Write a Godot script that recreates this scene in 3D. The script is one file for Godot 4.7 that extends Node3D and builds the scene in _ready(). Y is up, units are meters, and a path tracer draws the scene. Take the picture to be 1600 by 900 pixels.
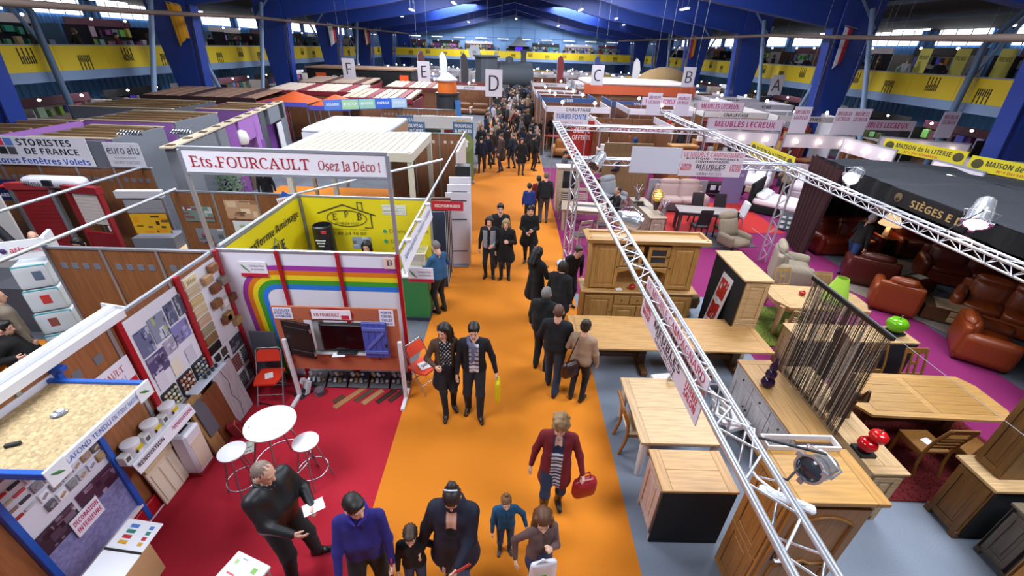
extends Node3D
# A trade fair in an exhibition hall, seen from the gallery at its end. y up, metres; the aisle runs along -z.

func _ready():
	make_fonts()
	var cam := Camera3D.new()
	cam.name = "camera"
	cam.fov = 68.0
	cam.near = 0.05
	cam.far = 400.0
	cam.transform = Transform3D(Basis(Vector3(0.99953, 0.0304, -0.00318), Vector3(-0.02805, 0.87068, -0.49104), Vector3(-0.01216, 0.4909, 0.87113)).orthonormalized(), Vector3(0, 5.3, 0))
	add_child(cam)
	var we := WorldEnvironment.new()
	we.name = "world"
	var env := Environment.new()
	env.background_mode = Environment.BG_SKY
	var sky := Sky.new()
	var ps := PhysicalSkyMaterial.new()
	sky.sky_material = ps
	env.sky = sky
	env.background_energy_multiplier = 1.0
	env.tonemap_mode = Environment.TONE_MAPPER_LINEAR
	env.tonemap_exposure = 1.0
	env.sdfgi_enabled = true
	env.ssao_enabled = true
	env.ssil_enabled = true
	we.environment = env
	add_child(we)
	# daylight through the translucent roof lights: one lamp just under each pair of panels
	for z in [-1.5, -10.5, -21.5, -32.5, -43.5, -60.0, -76.5]:
		for s in [-1.0, 1.0]:
			var a := AreaLight3D.new()
			a.name = "roof_light_daylight"
			a.area_size = Vector2(5.0, 4.0)
			a.light_color = Color(0.93, 0.96, 1.0)
			a.light_energy = SKY_E * (1.0 if z > -30 else 1.5)
			a.area_normalize_energy = true
			a.shadow_enabled = true
			a.set("area_range", 200.0)
			a.position = Vector3(s * 7.0, 9.55 , z)
			a.rotation = Vector3(-PI / 2, 0, 0)
			add_child(a, true)
	hall()
	floors()
	red_booth()
	behind_left()
	left_far()
	furniture()
	far_right()
	rows()
	galleries()
	crowd()

const SKY_E := 125.0

func S(called: String, mesh: Mesh, mat: Material, at := Vector3.ZERO) -> MeshInstance3D:
	var o := mi(self, called, mesh, mat, at)
	o.set_meta("kind", "structure")
	return o

func roof_y(x: float) -> float:
	return 11.2 - absf(x) * 0.142

func hall():
	var conc := mt("62656f", 0.75, 0.0, "stain", Vector3(0.12, 0.12, 0.12), true)
	S("floor", boxm(Vector3(58, 0.3, 92), 0.0), conc, Vector3(0, -0.15, -38))
	var blue_wall := mt("7fa6d6", 0.6)
	var far := S("wall_back", boxm(Vector3(58, 12.4, 0.3), 0.0), blue_wall, Vector3(0, 6.2, -84.15))
	var rib := mt("6f97c9", 0.6)
	for i in 24:   # cladding rails and posts on the far gable
		bx(far, "post", rib, -27 + i * 2.35, 1.6, 0.2, 0.09, 8.6, 0.1)
	for y in [0.5, 1.9, 3.3]:
		bx(far, "rail", rib, 0, y, 0.22, 56, 0.08, 0.08)
	S("wall_front", boxm(Vector3(58, 12.4, 0.3), 0.0), mt("8a97ab", 0.7), Vector3(0, 6.2, 8.15))
	var dark := mt("4b5566", 0.7)
	for s in [-1.0, 1.0]:
		# corrugated cladding of the side walls: trapezoid ribs
		var g := G.new()
		g.box(Vector3(s * 0.1, 0, 0), Vector3(0.16, 7.4, 92.4), 0.0)
		for k in 184:
			var z := -46.0 + k * 0.5
			g.quad(Vector3(0.02 * -s, -3.7, z), Vector3(-s * 0.02, 3.7, z), Vector3(-s * 0.08, 3.7, z + 0.08), Vector3(-s * 0.08, -3.7, z + 0.08))
			g.quad(Vector3(-s * 0.08, -3.7, z + 0.08), Vector3(-s * 0.08, 3.7, z + 0.08), Vector3(-s * 0.08, 3.7, z + 0.22), Vector3(-s * 0.08, -3.7, z + 0.22))
			g.quad(Vector3(-s * 0.08, -3.7, z + 0.22), Vector3(-s * 0.08, 3.7, z + 0.22), Vector3(-s * 0.02, 3.7, z + 0.3), Vector3(-s * 0.02, -3.7, z + 0.3))
		var w := S("wall_left" if s < 0 else "wall_right", g.mesh(), mt("5f95d0", 0.5), Vector3(s * 28.6, 3.7, -38))
		for k in 18:   # window bands high in the side walls
			var z := 40.0 - k * 5.5
			var win := bx(w, "window", glow("f4f8ff", 2.6), -s * 0.14, 3.05, z - 6.0, 0.05, 0.95, 3.6 if k % 2 else 4.4, Vector3.ZERO, 0.0)
			for q in 4:
				bx(win, "mullion", mt("3a4658"), -s * 0.03, 0, -1.6 + q * 1.07, 0.05, 0.95, 0.05)
	# the roof: two slopes of dark boarding with purlins
	for s in [-1.0, 1.0]:
		var g := G.new()
		var a := Vector3(0, 11.2, 8.3)
		var b := Vector3(s * 29, roof_y(29), 8.3)
		var d := Vector3(0, 0, -92.6)
		g.quad(a, b, b + d, a + d)
		var u := Vector3(0, 0.2, 0)
		g.quad(a + u, b + u, b + d + u, a + d + u)
		g.quad(a, b, b + u, a + u); g.quad(a + d, b + d, b + d + u, a + d + u); g.quad(b, b + d, b + d + u, b + u)
		var roof := S("ceiling_left" if s < 0 else "ceiling_right", g.mesh(), mt("4a4238", 0.8, 0.0, "wood", Vector3(0.5, 0.5, 0.5)))
		for x in [2.4, 4.9, 9.2, 11.6, 14.0, 16.4, 21.0, 24.5]:
			bx(roof, "purlin", mt("56606e", 0.5), s * x, roof_y(x) - 0.14, -38, 0.09, 0.22, 92, Vector3(0, 0, -s * 0.141))
	var rafter := mt("1a388c", 0.45)
	var pale := mt("7d93b4", 0.5)
	for k in 8:
		var z := 6.0 - k * 11.0 - 0.0
		if k == 7: z = -82.0
		else: z = -5.0 - (k - 0) * 11.0 if k < 7 else z
		for s in [-1.0, 1.0]:
			# tapered column and haunched rafter of one portal frame: web plate with flanges and stiffeners
			var f := T("portal_frame", "", "", Vector3(0, 0, z), 0, "", "structure")
			var col := [Vector2(s * 18.0, 0), Vector2(s * 18.65, 0), Vector2(s * 19.4, 6.6), Vector2(s * 19.4, 8.35), Vector2(s * 17.4, 8.4), Vector2(s * 17.35, 6.7)]
			pr(f, "column", rafter, col, 0.62)
			var rf := [Vector2(s * 17.36, 6.72), Vector2(s * 9, 7.95), Vector2(0, 9.95), Vector2(0, 11.1), Vector2(s * 17.4, 8.62)]
			pr(f, "rafter", rafter, rf, 0.3)
			for e in [[Vector2(17.36, 6.7), Vector2(9, 7.93)], [Vector2(9, 7.93), Vector2(0, 9.93)]]:
				var m: Vector2 = (e[0] + e[1]) / 2
				var dv: Vector2 = e[1] - e[0]
				bx(f, "flange", rafter, s * m.x, m.y, 0, dv.length(), 0.06, 0.62, Vector3(0, 0, -s * atan2(dv.y, -dv.x)))
			for y in [6.7, 8.3]:
				bx(f, "stiffener", rafter, s * 18.4, y, 0.0, 2.0, 0.08, 0.66)
			bx(f, "stiffener", rafter, s * 17.36, 3.4, 0, 0.06, 6.7, 0.64, Vector3(0, 0, -s * -0.095))
			bx(f, "stiffener", pale, s * 18.5, 7.5, 0.34, 0.12, 2.1, 0.05, Vector3(0, 0, s * 0.75))
			if k in [2, 3, 5]:   # slanting pale braces beside these columns
				tb(f, "brace", pale, [Vector3(s * 18.6, 7.6, 0.5), Vector3(s * 18.6, 1.2, 3.4)], 0.15, 4)
				tb(f, "brace", pale, [Vector3(s * 18.6, 7.6, -0.5), Vector3(s * 18.6, 1.2, -3.4)], 0.15, 4)
	# roof lights: translucent panels between the frames, two frames of glazing bars each
	for z in [-1.5, -10.5, -21.5, -32.5, -43.5, -54.5, -65.5, -76.5]:
		for s in [-1.0, 1.0]:
			for x in [7.0, 13.0]:
				var o := T("skylight", "", "", Vector3(s * x, roof_y(x) - 0.06, z), 0, "", "structure")
				o.rotation.z = -s * 0.141
				bx(o, "pane", glow("eef4ff", 2.4), 0, -0.03, 0, 1.7, 0.03, 3.4, Vector3.ZERO, 0.0)
				for e in [-0.87, 0.87]:
					bx(o, "frame", pale, e, -0.03, 0, 0.08, 0.08, 3.5)
				for e in [-1.74, 0.0, 1.74]:
					bx(o, "frame", pale, 0, -0.03, e, 1.8, 0.08, 0.06)
	# cable trays and pipes that run under the knees of the frames
	for s in [-1.0, 1.0]:
		tb(T("cable_duct", "long brown heating duct slung under the " + ("left" if s < 0 else "right") + " frame knees along the hall", "duct", Vector3.ZERO), "duct", mt("6b5a50", 0.6), [Vector3(s * 11.6, 5.8, -9), Vector3(s * 16.2, 6.15, -22), Vector3(s * 17.0, 6.5, -33), Vector3(s * 17.0, 6.7, -80)], 0.1, 8)
	# strip lights hung under the roof
	var lamp_spots := [[-7.5, -26], [7.8, -27], [-12.3, -34], [12.0, -36], [-4.5, -38], [5.2, -40], [-9.5, -47], [9.8, -49], [0.2, -55], [-13, -58], [13, -60], [-6, -66], [6, -68]]
	for p in lamp_spots:
		var t := T("strip_light", "white strip light hung under the dark roof, %s half, about %d metres away" % ["left" if p[0] < 0 else "right", -p[1]], "lamp", Vector3(p[0], 8.0, p[1]), 0, "strip lights under the roof")
		bx(t, "housing", mt("c8ccd2"), 0, 0.06, 0, 0.24, 0.07, 1.6)
		bx(t, "tube", glow("ffffff", 6.0), 0, 0, 0, 0.16, 0.05, 1.5)
		for e in [-0.6, 0.6]:
			tb(t, "hanger", mt("9098a0"), [Vector3(0, 0.09, e), Vector3(0, roof_y(p[0]) - 8.0, e)], 0.008, 4)
	for i in 14:   # lamps along the far gable
		var t := T("strip_light", "white strip light on the far blue gable, %s from the left" % ["first","second","third","fourth","fifth","sixth","seventh","eighth","ninth","tenth","eleventh","twelfth","thirteenth","last"][i], "lamp", Vector3(-24 + i * 3.7, 6.5, -83.3), PI / 2, "strip lights on the far gable")
		bx(t, "housing", mt("c8ccd2"), 0, 0.06, 0, 0.24, 0.07, 1.9)
		bx(t, "tube", glow("ffffff", 3.0), 0, 0, 0, 0.16, 0.05, 1.8)
		bx(t, "bracket", mt("9098a0"), 0.35, 0.06, 0, 0.5, 0.05, 0.06)

func floors():
	var W := Vector3(1, 1, 1) * 1.6
	var orange := mt("e8860a", 0.92, 0.0, "carpet", W, true)
	var red := mt("c00f2c", 0.92, 0.0, "carpet", W, true)
	var pink := mt("8e1262", 0.92, 0.0, "carpet", W, true)
	var grey := mt("8790a0", 0.85, 0.0, "carpet", W, true)
	var scarlet := mt("d42a26", 0.92, 0.0, "carpet", W, true)
	var yrow := [["trim_1", orange, -1.67, 1.66, 3.5, -62.0, 0.006], ["trim_2", red, -4.46, -1.67, 2.0, -5.95, 0.006], ["trim_3", grey, 1.66, 5.3, 2.0, -9.2, 0.006],
		["trim_4", pink, 1.66, 5.0, -9.2, -14.2, 0.006], ["trim_5", pink, 5.0, 9.7, -4.0, -30.0, 0.006], ["trim_6", pink, 9.7, 20, -13.6, -34.0, 0.006], ["trim_7", grey, 5.3, 9.5, 2.0, -3.98, 0.005],
		["trim_8", orange, -9.6, -7.2, 2.0, -6.8, 0.006], ["trim_9", orange, -9.5, -1.67, -15.9, -17.5, 0.005], ["trim_10", mt("39414f", 0.8, 0.0, "carpet", W, true), -1.95, -1.67, -7.8, -12.2, 0.008], ["trim_11", pink, 1.66, 5.0, -14.2, -22.0, 0.005], ["trim_12", mt("b9bcc6", 0.8), -4.5, 6.0, -62, -80, 0.005]]
	for r in yrow:
		S(r[0], boxm(Vector3(r[3] - r[2], r[6], r[4] - r[5]), 0.0), r[1], Vector3((r[2] + r[3]) / 2, r[6] / 2, (r[4] + r[5]) / 2))
	S("trim_13", boxm(Vector3(4.6, 0.008, 3.2), 0.0), scarlet, Vector3(7.2, 0.009, -15.3))

# a sign: thin board facing +z with lettering in front. lines: [text, y, width, height, material, font]
func board(called: String, label: String, cat: String, at: Vector3, yaw: float, w: float, h: float, mat: Material, lines: Array, group := "", d := 0.012, tilt := Vector3.ZERO) -> Node3D:
	var t := T(called, label, cat, at, yaw, group)
	t.rotation += tilt
	bx(t, "board", mat, 0, 0, -d / 2, w, h, d, Vector3.ZERO, 0.002)
	for l in lines:
		txt(t, l[0], l[4], Vector3(l[6] if l.size() > 6 else 0.0, l[1], 0.003), l[2], l[3], Vector3.ZERO, l[5] if l.size() > 5 else "sans")
	return t

# fair partition: aluminium posts with infill panels along +x from the origin, facing +z; tiles are the squares stuck near the top
func partition(label: String, at: Vector3, yaw: float, n: int, pw: float, h: float, panel: Material, post: Material, tiles := 0, tile_mat: Material = null, group := "") -> Node3D:
	var t := T("partition_wall", label, "partition", at, yaw, group)
	for i in n + 1:
		bx(t, "post", post, i * pw, h / 2, 0, 0.045, h, 0.055)
	for i in n:
		bx(t, "panel", panel, (i + 0.5) * pw, h / 2, 0, pw - 0.045, h - 0.06, 0.02)
		bx(t, "rail", post, (i + 0.5) * pw, h - 0.02, 0, pw - 0.045, 0.04, 0.05)
		bx(t, "rail", post, (i + 0.5) * pw, 0.04, 0, pw - 0.045, 0.06, 0.05)
		for k in tiles:
			bx(t, "tile", tile_mat, (i + 0.5) * pw + (k - (tiles - 1) / 2.0) * pw * 0.8 / tiles, h - 0.32, 0.012, 0.1, 0.1, 0.006, Vector3.ZERO, 0.001)
	return t

func folding_chair(label: String, at: Vector3, yaw: float, col: String) -> Node3D:
	var t := T("folding_chair", label, "chair", at, yaw, "red folding chairs")
	var cr := mt("c4c8ce", 0.25, 0.9)
	var rd := mt(col, 0.45)
	var g := G.new()
	for s in [-1.0, 1.0]:
		g = G.new()
		g.tube([Vector3(s * 0.2, 0, 0.22), Vector3(s * 0.2, 0.3, 0.06), Vector3(s * 0.2, 0.84, -0.19), Vector3(s * 0.16, 0.88, -0.2)], 0.011, 8)
		mi(t, "leg", g.mesh(), cr)
		tb(t, "leg", cr, [Vector3(s * 0.18, 0, -0.26), Vector3(s * 0.18, 0.44, 0.12)], 0.011)
	tb(t, "crossbar", cr, [Vector3(-0.2, 0.16, 0.135), Vector3(0.2, 0.16, 0.135)], 0.008)
	tb(t, "crossbar", cr, [Vector3(-0.18, 0.12, -0.16), Vector3(0.18, 0.12, -0.16)], 0.008)
	tb(t, "top_bar", cr, [Vector3(-0.16, 0.88, -0.2), Vector3(0.16, 0.88, -0.2)], 0.011)
	var seat := [Vector2(-0.19, -0.2), Vector2(0.19, -0.2), Vector2(0.2, 0.05), Vector2(0.16, 0.2), Vector2(-0.16, 0.2), Vector2(-0.2, 0.05)]
	pr(t, "seat", rd, seat, 0.035, Vector3(0, 0.45, 0.02), Vector3(PI / 2, 0, 0))
	var bk := [Vector2(-0.185, -0.1), Vector2(0.185, -0.1), Vector2(0.185, 0.05), Vector2(0.14, 0.1), Vector2(-0.14, 0.1), Vector2(-0.185, 0.05)]
	pr(t, "backrest", rd, bk, 0.03, Vector3(0, 0.76, -0.155), Vector3(-0.42, 0, 0))
	return t

func ring_stool(called: String, label: String, cat: String, at: Vector3, h: float, r: float, fr: float, group := "") -> Node3D:
	var t := T(called, label, cat, at, 0.3, group)
	var white := mt("eeeef2", 0.3)
	var cr := mt("a9adb6", 0.25, 0.85)
	lt(t, "seat" if cat == "stool" else "tabletop", white, [Vector2(0, h - 0.03), Vector2(r - 0.012, h - 0.03), Vector2(r, h - 0.02), Vector2(r, h - 0.006), Vector2(r - 0.008, h), Vector2(0, h)], Vector3.ZERO, 36)
	for i in 4:
		var a := TAU * i / 4.0
		var d := Vector3(cos(a), 0, sin(a))
		tb(t, "leg", cr, [d * fr, d * r * 0.55 + Vector3.UP * (h - 0.03)], 0.013)
	var rr := lerpf(fr, r * 0.55, 0.28)
	tb(t, "foot_ring", cr, circle(rr, h * 0.28, 28), 0.009, 8, true)
	return t

func leaflet(label: String, at: Vector3, yaw: float, w: float, d: float, mat: Material, group := "", thick := 0.004) -> Node3D:
	var t := T("leaflet", label, "leaflet", at, yaw, group)
	picture(t, "page", mat, Vector3(0, thick, 0), w, d, Vector3(-PI / 2, 0, 0), thick)
	return t

func red_booth():
	var alu := mt("b9bcc4", 0.35, 0.7)
	var redp := mt("a8121e", 0.4)
	var white := mt("e4e2ec", 0.5)
	var lam := mt("a5683f", 0.45, 0.0, "wood", Vector3(2.4, 0.2, 2.4))
	var dark := mt("17171c", 0.6)
	var slate := mt("6b6d78", 0.6)
	var blue := mt("1f55b0", 0.35)
	var ink := mt("23232c", 0.6)
	var rtext := mt("b0162a", 0.5)
	var btext := mt("2a60b4", 0.5)
	# back wall with the rainbow, facing the camera
	var w := partition("white booth partition with red posts behind the rainbow mural and television board", Vector3(-4.45, 0, -5.95), 0, 3, 0.92, 2.5, white, alu)
	for i in 4:
		bx(w, "red_post", redp, i * 0.92, 1.25, 0.035, 0.06, 2.5, 0.03)
	var bands := ["a0359a", "e07a10", "ecd21a", "3c9a2c", "2a78d8"]
	var mural := T("rainbow_mural", "painted rainbow mural that runs across the white booth partition and bends down to the floor", "mural", Vector3(-4.45, 0, -5.937))
	for k in 5:
		var poly := []
		for e in 2:
			var o := 0.084 * (k + e)
			var x0 := 0.2 + o * 0.92
			var y1 := 2.24 - o
			var R := 0.62 - o
			var path := [Vector2(2.76, y1)]
			for q in 9:
				var a := PI / 2 + PI / 2 * q / 8.0
				path.append(Vector2(x0 + R + R * cos(a), y1 - R + R * sin(a)))
			path.append(Vector2(x0 + 0.05, 0.4)); path.append(Vector2(x0 + 0.12, 0.05))
			if e == 1: path.reverse()
			poly.append_array(path)
		pr(mural, "band", mt(bands[k], 0.55), poly, 0.004)
	for d in [["framed notice with a green sprig at the left of the rainbow partition", Vector3(-3.95, 2.17, -5.92)], ["small framed notice with a green sprig hung on the corner rail by the green counter", Vector3(-1.42, 2.0, -6.2)]]:
		var nb := board("notice", d[0], "notice", d[1], 0, 0.42, 0.26, mt("e8e2ea", 0.5), [["Création et Pose", 0.06, 0.22, 0.035, ink, "ital", 0.06], ["de Fermetures", 0.0, 0.2, 0.03, ink, "ital", 0.07]], "sprig notices")
		bx(nb, "red_strip", mt("c01838"), 0, -0.1, 0.003, 0.42, 0.06, 0.004)
		tb(nb, "sprig", mt("3f7d3a"), [Vector3(-0.17, 0.08, 0.004), Vector3(-0.13, 0.03, 0.006), Vector3(-0.06, -0.05, 0.004)], [0.006, 0.014, 0.003], 6)
	board("notice", "small pink square notice with a dark squiggle at the top right of the rainbow partition", "notice", Vector3(-1.82, 2.34, -5.91), 0, 0.17, 0.19, mt("e8c4b8"), [["B", 0.01, 0.09, 0.1, ink, "ital"]])
	# the big name sign on tall posts
	var fs := T("name_sign", "long white sign reading Ets.FOURCAULT Osez la Déco on tall aluminium posts", "sign", Vector3(-3.08, 0, -5.93))
	for s in [-1.0, 1.0]:
		bx(fs, "post", alu, s * 1.4, 3.23, 0.0, 0.05, 1.48, 0.05)
	bx(fs, "board", mt("ece9f0", 0.5), 0, 3.82, 0, 2.76, 0.29, 0.03)
	for y in [3.99, 3.655]:
		bx(fs, "rail", alu, 0, y, 0, 2.8, 0.045, 0.05)
	txt(fs, "Ets.FOURCAULT", rtext, Vector3(-0.48, 3.815, 0.02), 1.62, 0.15, Vector3.ZERO, "serif")
	txt(fs, "Osez la Déco !", rtext, Vector3(0.87, 3.81, 0.02), 0.84, 0.15, Vector3.ZERO, "ital")
	var tube := mt("c9ccd4", 0.3, 0.7)
	tb(T("sign_rail", "pale aluminium rail from the name sign back over the yellow booth to the aisle rail", "rail", Vector3.ZERO), "rail", tube, [Vector3(-4.45, 2.52, -8.6), Vector3(-1.35, 3.3, -8.7)], 0.025)
	tb(T("sign_rail", "long pale rail along the aisle side from the name sign towards the sample doors", "rail", Vector3.ZERO), "rail", tube, [Vector3(-1.7, 2.5, -6.0), Vector3(-1.66, 2.6, -16.2)], 0.025)
	# left wall: panels seen at an angle, facing +x
	var lw := partition("brown laminate partition with red posts along the left side of the red stand", Vector3(-4.47, 0, -0.92), PI / 2, 5, 1.0, 2.5, lam, alu, 3, slate)
	for i in [3, 4]:
		bx(lw, "red_post", redp, i * 1.0 + 0.1, 1.25, 0.045, 0.07, 2.5, 0.05)
	bx(lw, "red_post", redp, 4.95, 1.25, 0.045, 0.06, 2.5, 0.05)
	for k in 3:   # the white shutter boxes along its top
		bx(lw, "top_board", mt("e6e6ec", 0.45), 1.62, 2.53 + (0.05 if k == 1 else 0.0), -0.08 + k * 0.085, 3.1, 0.1, 0.08)
	var X := -4.43
	var r90 := PI / 2
	# sample panel next to the corner: planks in a column and blocks in two rows
	var sp := T("timber_display", "tall white panel of pale timber planks and small brown brick blocks beside the rainbow corner", "sample panel", Vector3(X, 0, -5.5), r90)
	bx(sp, "board", mt("dedce6", 0.5), 0, 1.75, -0.02, 0.86, 1.3, 0.02)
	bx(sp, "name_card", mt("e8d2a8"), -0.27, 2.32, 0.005, 0.26, 0.14, 0.02)
	txt(sp, "Mézo", ink, Vector3(-0.27, 2.32, 0.018), 0.17, 0.07, Vector3.ZERO, "ital")
	var pl := ["dcc7a4", "e2c48e", "e0c9a0", "cfae90", "a89878", "957348", "1d1a1c"]
	for k in 7:
		bx(sp, "plank", wood(pl[k]), -0.28, 2.16 - k * 0.165, 0.004, 0.26, 0.14, 0.022)
	var bl := [[0.18, 2.3, "96633e"], [-0.0, 2.2, "c9a074"], [0.1, 2.0, "8a4f2e"], [0.3, 2.03, "a89c8c"], [0.02, 1.78, "96643c"], [0.36, 1.68, "7d4a2c"], [0.1, 1.44, "8e5533"], [0.16, 1.47, "c39a62"], [0.32, 1.28, "c3a368"]]
	for b in bl:
		bx(sp, "block", wood(b[2]), b[0], b[1], 0.04, 0.16, 0.12, 0.08)
	var fr := bx(sp, "block_frame", mt("c8bdae"), 0.2, 1.68, 0.02, 0.17, 0.17, 0.04)
	bx(fr, "opening", mt("eae8f0"), 0, 0, 0.015, 0.11, 0.11, 0.03)
	var pp := T("slat_display", "lower white panel with red and dark slatted shutter samples beside the grey leaning board", "sample panel", Vector3(X, 0, -5.5), r90)
	bx(pp, "board", mt("dedce6", 0.5), 0.02, 0.56, -0.02, 0.86, 1.06, 0.02)
	picture(pp, "photo", print_tex(11, ["3c3c48", "6a6a74", "1a1a20", "9a98a4"]), Vector3(0.18, 0.92, 0.0), 0.3, 0.26)
	for k in 4:
		bx(pp, "sample", mt(["2c2420", "4a4238", "b8b4b4", "1e1c1e"][k]), -0.3 + (k % 2) * 0.17, 0.98 - (k / 2) * 0.17, 0.0, 0.12, 0.13, 0.02)
	for k in 6:
		var px := -0.24 + (k % 3) * 0.27
		var py := 0.62 - (k / 3) * 0.36
		bx(pp, "frame", mt("c9c4c8"), px, py, -0.005, 0.24, 0.31, 0.01)
		for q in 6:
			bx(pp, "slat", mt(["7d3a34", "74322e", "3c3a42", "6e4a40", "4c4248", "39363c"][k]), px, py - 0.12 + q * 0.048, 0.006, 0.22, 0.03, 0.02)
	# photo panel with swatch trays
	var ph := T("photo_display", "white panel with six photographs of houses above three trays of round colour pots", "display panel", Vector3(X, 0, -4.52), r90)
	bx(ph, "board", mt("e2e0ea", 0.5), 0, 1.6, -0.02, 0.9, 1.56, 0.02)
	var pics := [[-0.28, 2.0, 0.22, 0.36, 1], [-0.02, 2.04, 0.26, 0.36, 2], [0.22, 2.1, 0.16, 0.3, 3], [0.4, 2.12, 0.14, 0.3, 4], [0.26, 1.78, 0.3, 0.28, 5], [-0.24, 1.64, 0.3, 0.3, 6], [0.02, 1.72, 0.2, 0.2, 7]]
	var pal := [["6a6e92", "c8ccdc", "2c2c44", "8a90b0"], ["8a90a8", "4a4c66", "d8dae6", "b4c06a"], ["5a5e7c", "9aa0b8", "2c2e44"], ["4a4c5e", "a0a4b6", "d8d8e2"], ["8a86c0", "5a4c52", "6a6470", "b8bcd8"], ["584e78", "9a92b4", "3a3450", "c0bcd0"], ["a8a2ba", "7c769a", "d2cede"]]
	for k in pics.size():
		var p: Array = pics[k]
		picture(ph, "photo", print_tex(20 + k, pal[k], 64, 64, 16), Vector3(p[0], p[1], 0.0), p[2], p[3])
	for k in 3:
		bx(ph, "paper", mt(["d8d4e2", "e8e0cc", "cdc8d8"][k]), -0.3 + k * 0.28, 1.4, 0.0, 0.16, 0.24, 0.006)
	var pots := [["c9b98c", "d8cfae", "9aa08a", "e2dcc4"], ["b86a48", "d8b8a0", "a0584a", "e0cdbc"], ["8a8c92", "b8b49c", "6c7896", "d0cfc0"]]
	var gp := G.new()
	gp.lathe([Vector2(0.024, 0), Vector2(0.026, 0.006), Vector2(0.02, 0.016), Vector2(0, 0.02)], 8, Vector3.ZERO, Basis.from_euler(Vector3(PI / 2, 0, 0)))
	var pm := gp.mesh()
	for k in 3:
		var tray := bx(ph, "tray", mt("1c1c22", 0.5), -0.29 + k * 0.3, 1.09, 0.005, 0.26, 0.3, 0.03)
		for q in 16:
			mi(tray, "pot", pm, mt(pots[k][(q * 7 + q / 4) % 4], 0.5), Vector3(-0.09 + (q % 4) * 0.06, 0.105 - (q / 4) * 0.07, 0.016))
	# brown panel area: company sign, buckets shelf
	var cs := board("company_sign", "white and red company sign half hidden behind the chipboard canopy on the left wall", "sign", Vector3(X, 1.82, -3.6), r90, 0.72, 0.42, mt("eae4f0"), [["FOURCAULT", 0.1, 0.5, 0.1, rtext, "ital"], ["Osez la Déco !", -0.02, 0.46, 0.09, btext, "ital"]])
	bx(cs, "red_corner", mt("c8142c"), 0.2, -0.14, 0.002, 0.3, 0.12, 0.004)
	var sh := T("bucket_shelf", "white shelf with a facade renovation strip along its front on the brown left wall", "shelf", Vector3(X, 0, -3.74), r90)
	bx(sh, "shelf_board", white, 0, 0.98, 0.1, 0.98, 0.02, 0.22)
	bx(sh, "front_strip", mt("ece8f2"), 0, 0.92, 0.215, 0.98, 0.17, 0.012, Vector3(-0.25, 0, 0))
	txt(sh, "RENOVATION", ink, Vector3(-0.26, 0.955, 0.238), 0.4, 0.05, Vector3(-0.25, 0, 0), "bold")
	txt(sh, "de FACADE", ink, Vector3(-0.26, 0.885, 0.228), 0.36, 0.05, Vector3(-0.25, 0, 0), "bold")
	txt(sh, "RENOVATION", mt("b02860"), Vector3(0.28, 0.945, 0.238), 0.34, 0.045, Vector3(-0.25, 0, 0), "bold")
	txt(sh, "FACADES", mt("b02860"), Vector3(0.28, 0.885, 0.228), 0.3, 0.045, Vector3(-0.25, 0, 0), "bold")
	var bucket_pos := ["nearest the blue post", "second from the blue post", "second from the red post", "nearest the red post"]
	for k in 3:
		var bk := T("paint_bucket", "large white paint bucket with a yellow label on the wall shelf, %s" % ["nearest the blue post", "in the middle", "nearest the red post"][k], "bucket", Vector3(X + 0.1, 0.99, -3.42 - k * 0.3), r90, "paint buckets on the wall shelf")
		lt(bk, "pail", mt("e8e6ec", 0.4), [Vector2(0, 0), Vector2(0.075, 0), Vector2(0.09, 0.15), Vector2(0.095, 0.15), Vector2(0.095, 0.18), Vector2(0.085, 0.185), Vector2(0, 0.185)], Vector3.ZERO, 18)
		bx(bk, "label", mt("d8c020", 0.5), 0.01, 0.1, 0.083, 0.09, 0.06, 0.012)
		bx(bk, "emblem", ink, -0.035, 0.08, 0.086, 0.025, 0.04, 0.012)
		var sm := T("small_tin", "small pale tin with a grey label on the wall shelf, %s" % ["by the blue post", "in the middle", "at the far end"][k], "tin", Vector3(X + 0.1, 0.99, -3.29 - k * 0.3), r90, "small tins on the wall shelf")
		bx(sm, "tin", mt("d8d6d2", 0.4), 0, 0.06, 0, 0.09, 0.12, 0.1)
		bx(sm, "label", mt("55565e"), 0, 0.065, 0.05, 0.055, 0.06, 0.006)
	# interior decoration panel below the chipboard canopy
	var dp := T("decoration_display", "display panel of interior mouldings and photographs with a lilac lower half under the chipboard canopy", "display panel", Vector3(X, 0, -2.78), r90)
	bx(dp, "board", mt("d4d2de", 0.5), 0, 1.32, -0.02, 0.94, 2.1, 0.02)
	bx(dp, "lilac_sheet", mt("8f8fc4", 0.6, 0.0, "stain", Vector3(2, 2, 2)), 0, 0.58, -0.008, 0.94, 0.6, 0.01)
	picture(dp, "photo", print_tex(31, ["3a2838", "5a4458", "8a7488", "c8b8c4", "241820"], 96, 64, 24), Vector3(-0.25, 0.94, 0.004), 0.42, 0.27)
	picture(dp, "photo", print_tex(32, ["4a2c44", "7a5870", "2c1828", "b09aa8"], 96, 64, 24), Vector3(0.22, 0.96, 0.004), 0.44, 0.25)
	var pc := ["bcbac2", "8a8890", "e2e0e8", "5c5a62", "a88a68", "d0cee0"]
	for k in 24:
		var s := bx(dp, "sample", mt(pc[(k * 5 + k / 6) % 6], 0.4), -0.18 + (k % 6) * 0.115, 1.66 - (k / 6) * 0.14, 0.006, 0.09, 0.1, 0.024)
		bx(s, "profile", mt(pc[(k * 3 + 1) % 6], 0.4), 0, 0.0, 0.016, 0.06, 0.03, 0.012, Vector3(0, 0, 0.4))
	for k in 8:
		bx(dp, "cord_sample", mt(["c01c1c", "2c2430", "b8a88a", "c8484c", "8a6a5a", "3a343c", "a01818", "b4b0b8"][k]), -0.42 + (k % 2) * 0.12, 1.7 - (k / 2) * 0.1, 0.006, 0.1, 0.03, 0.02)
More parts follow.
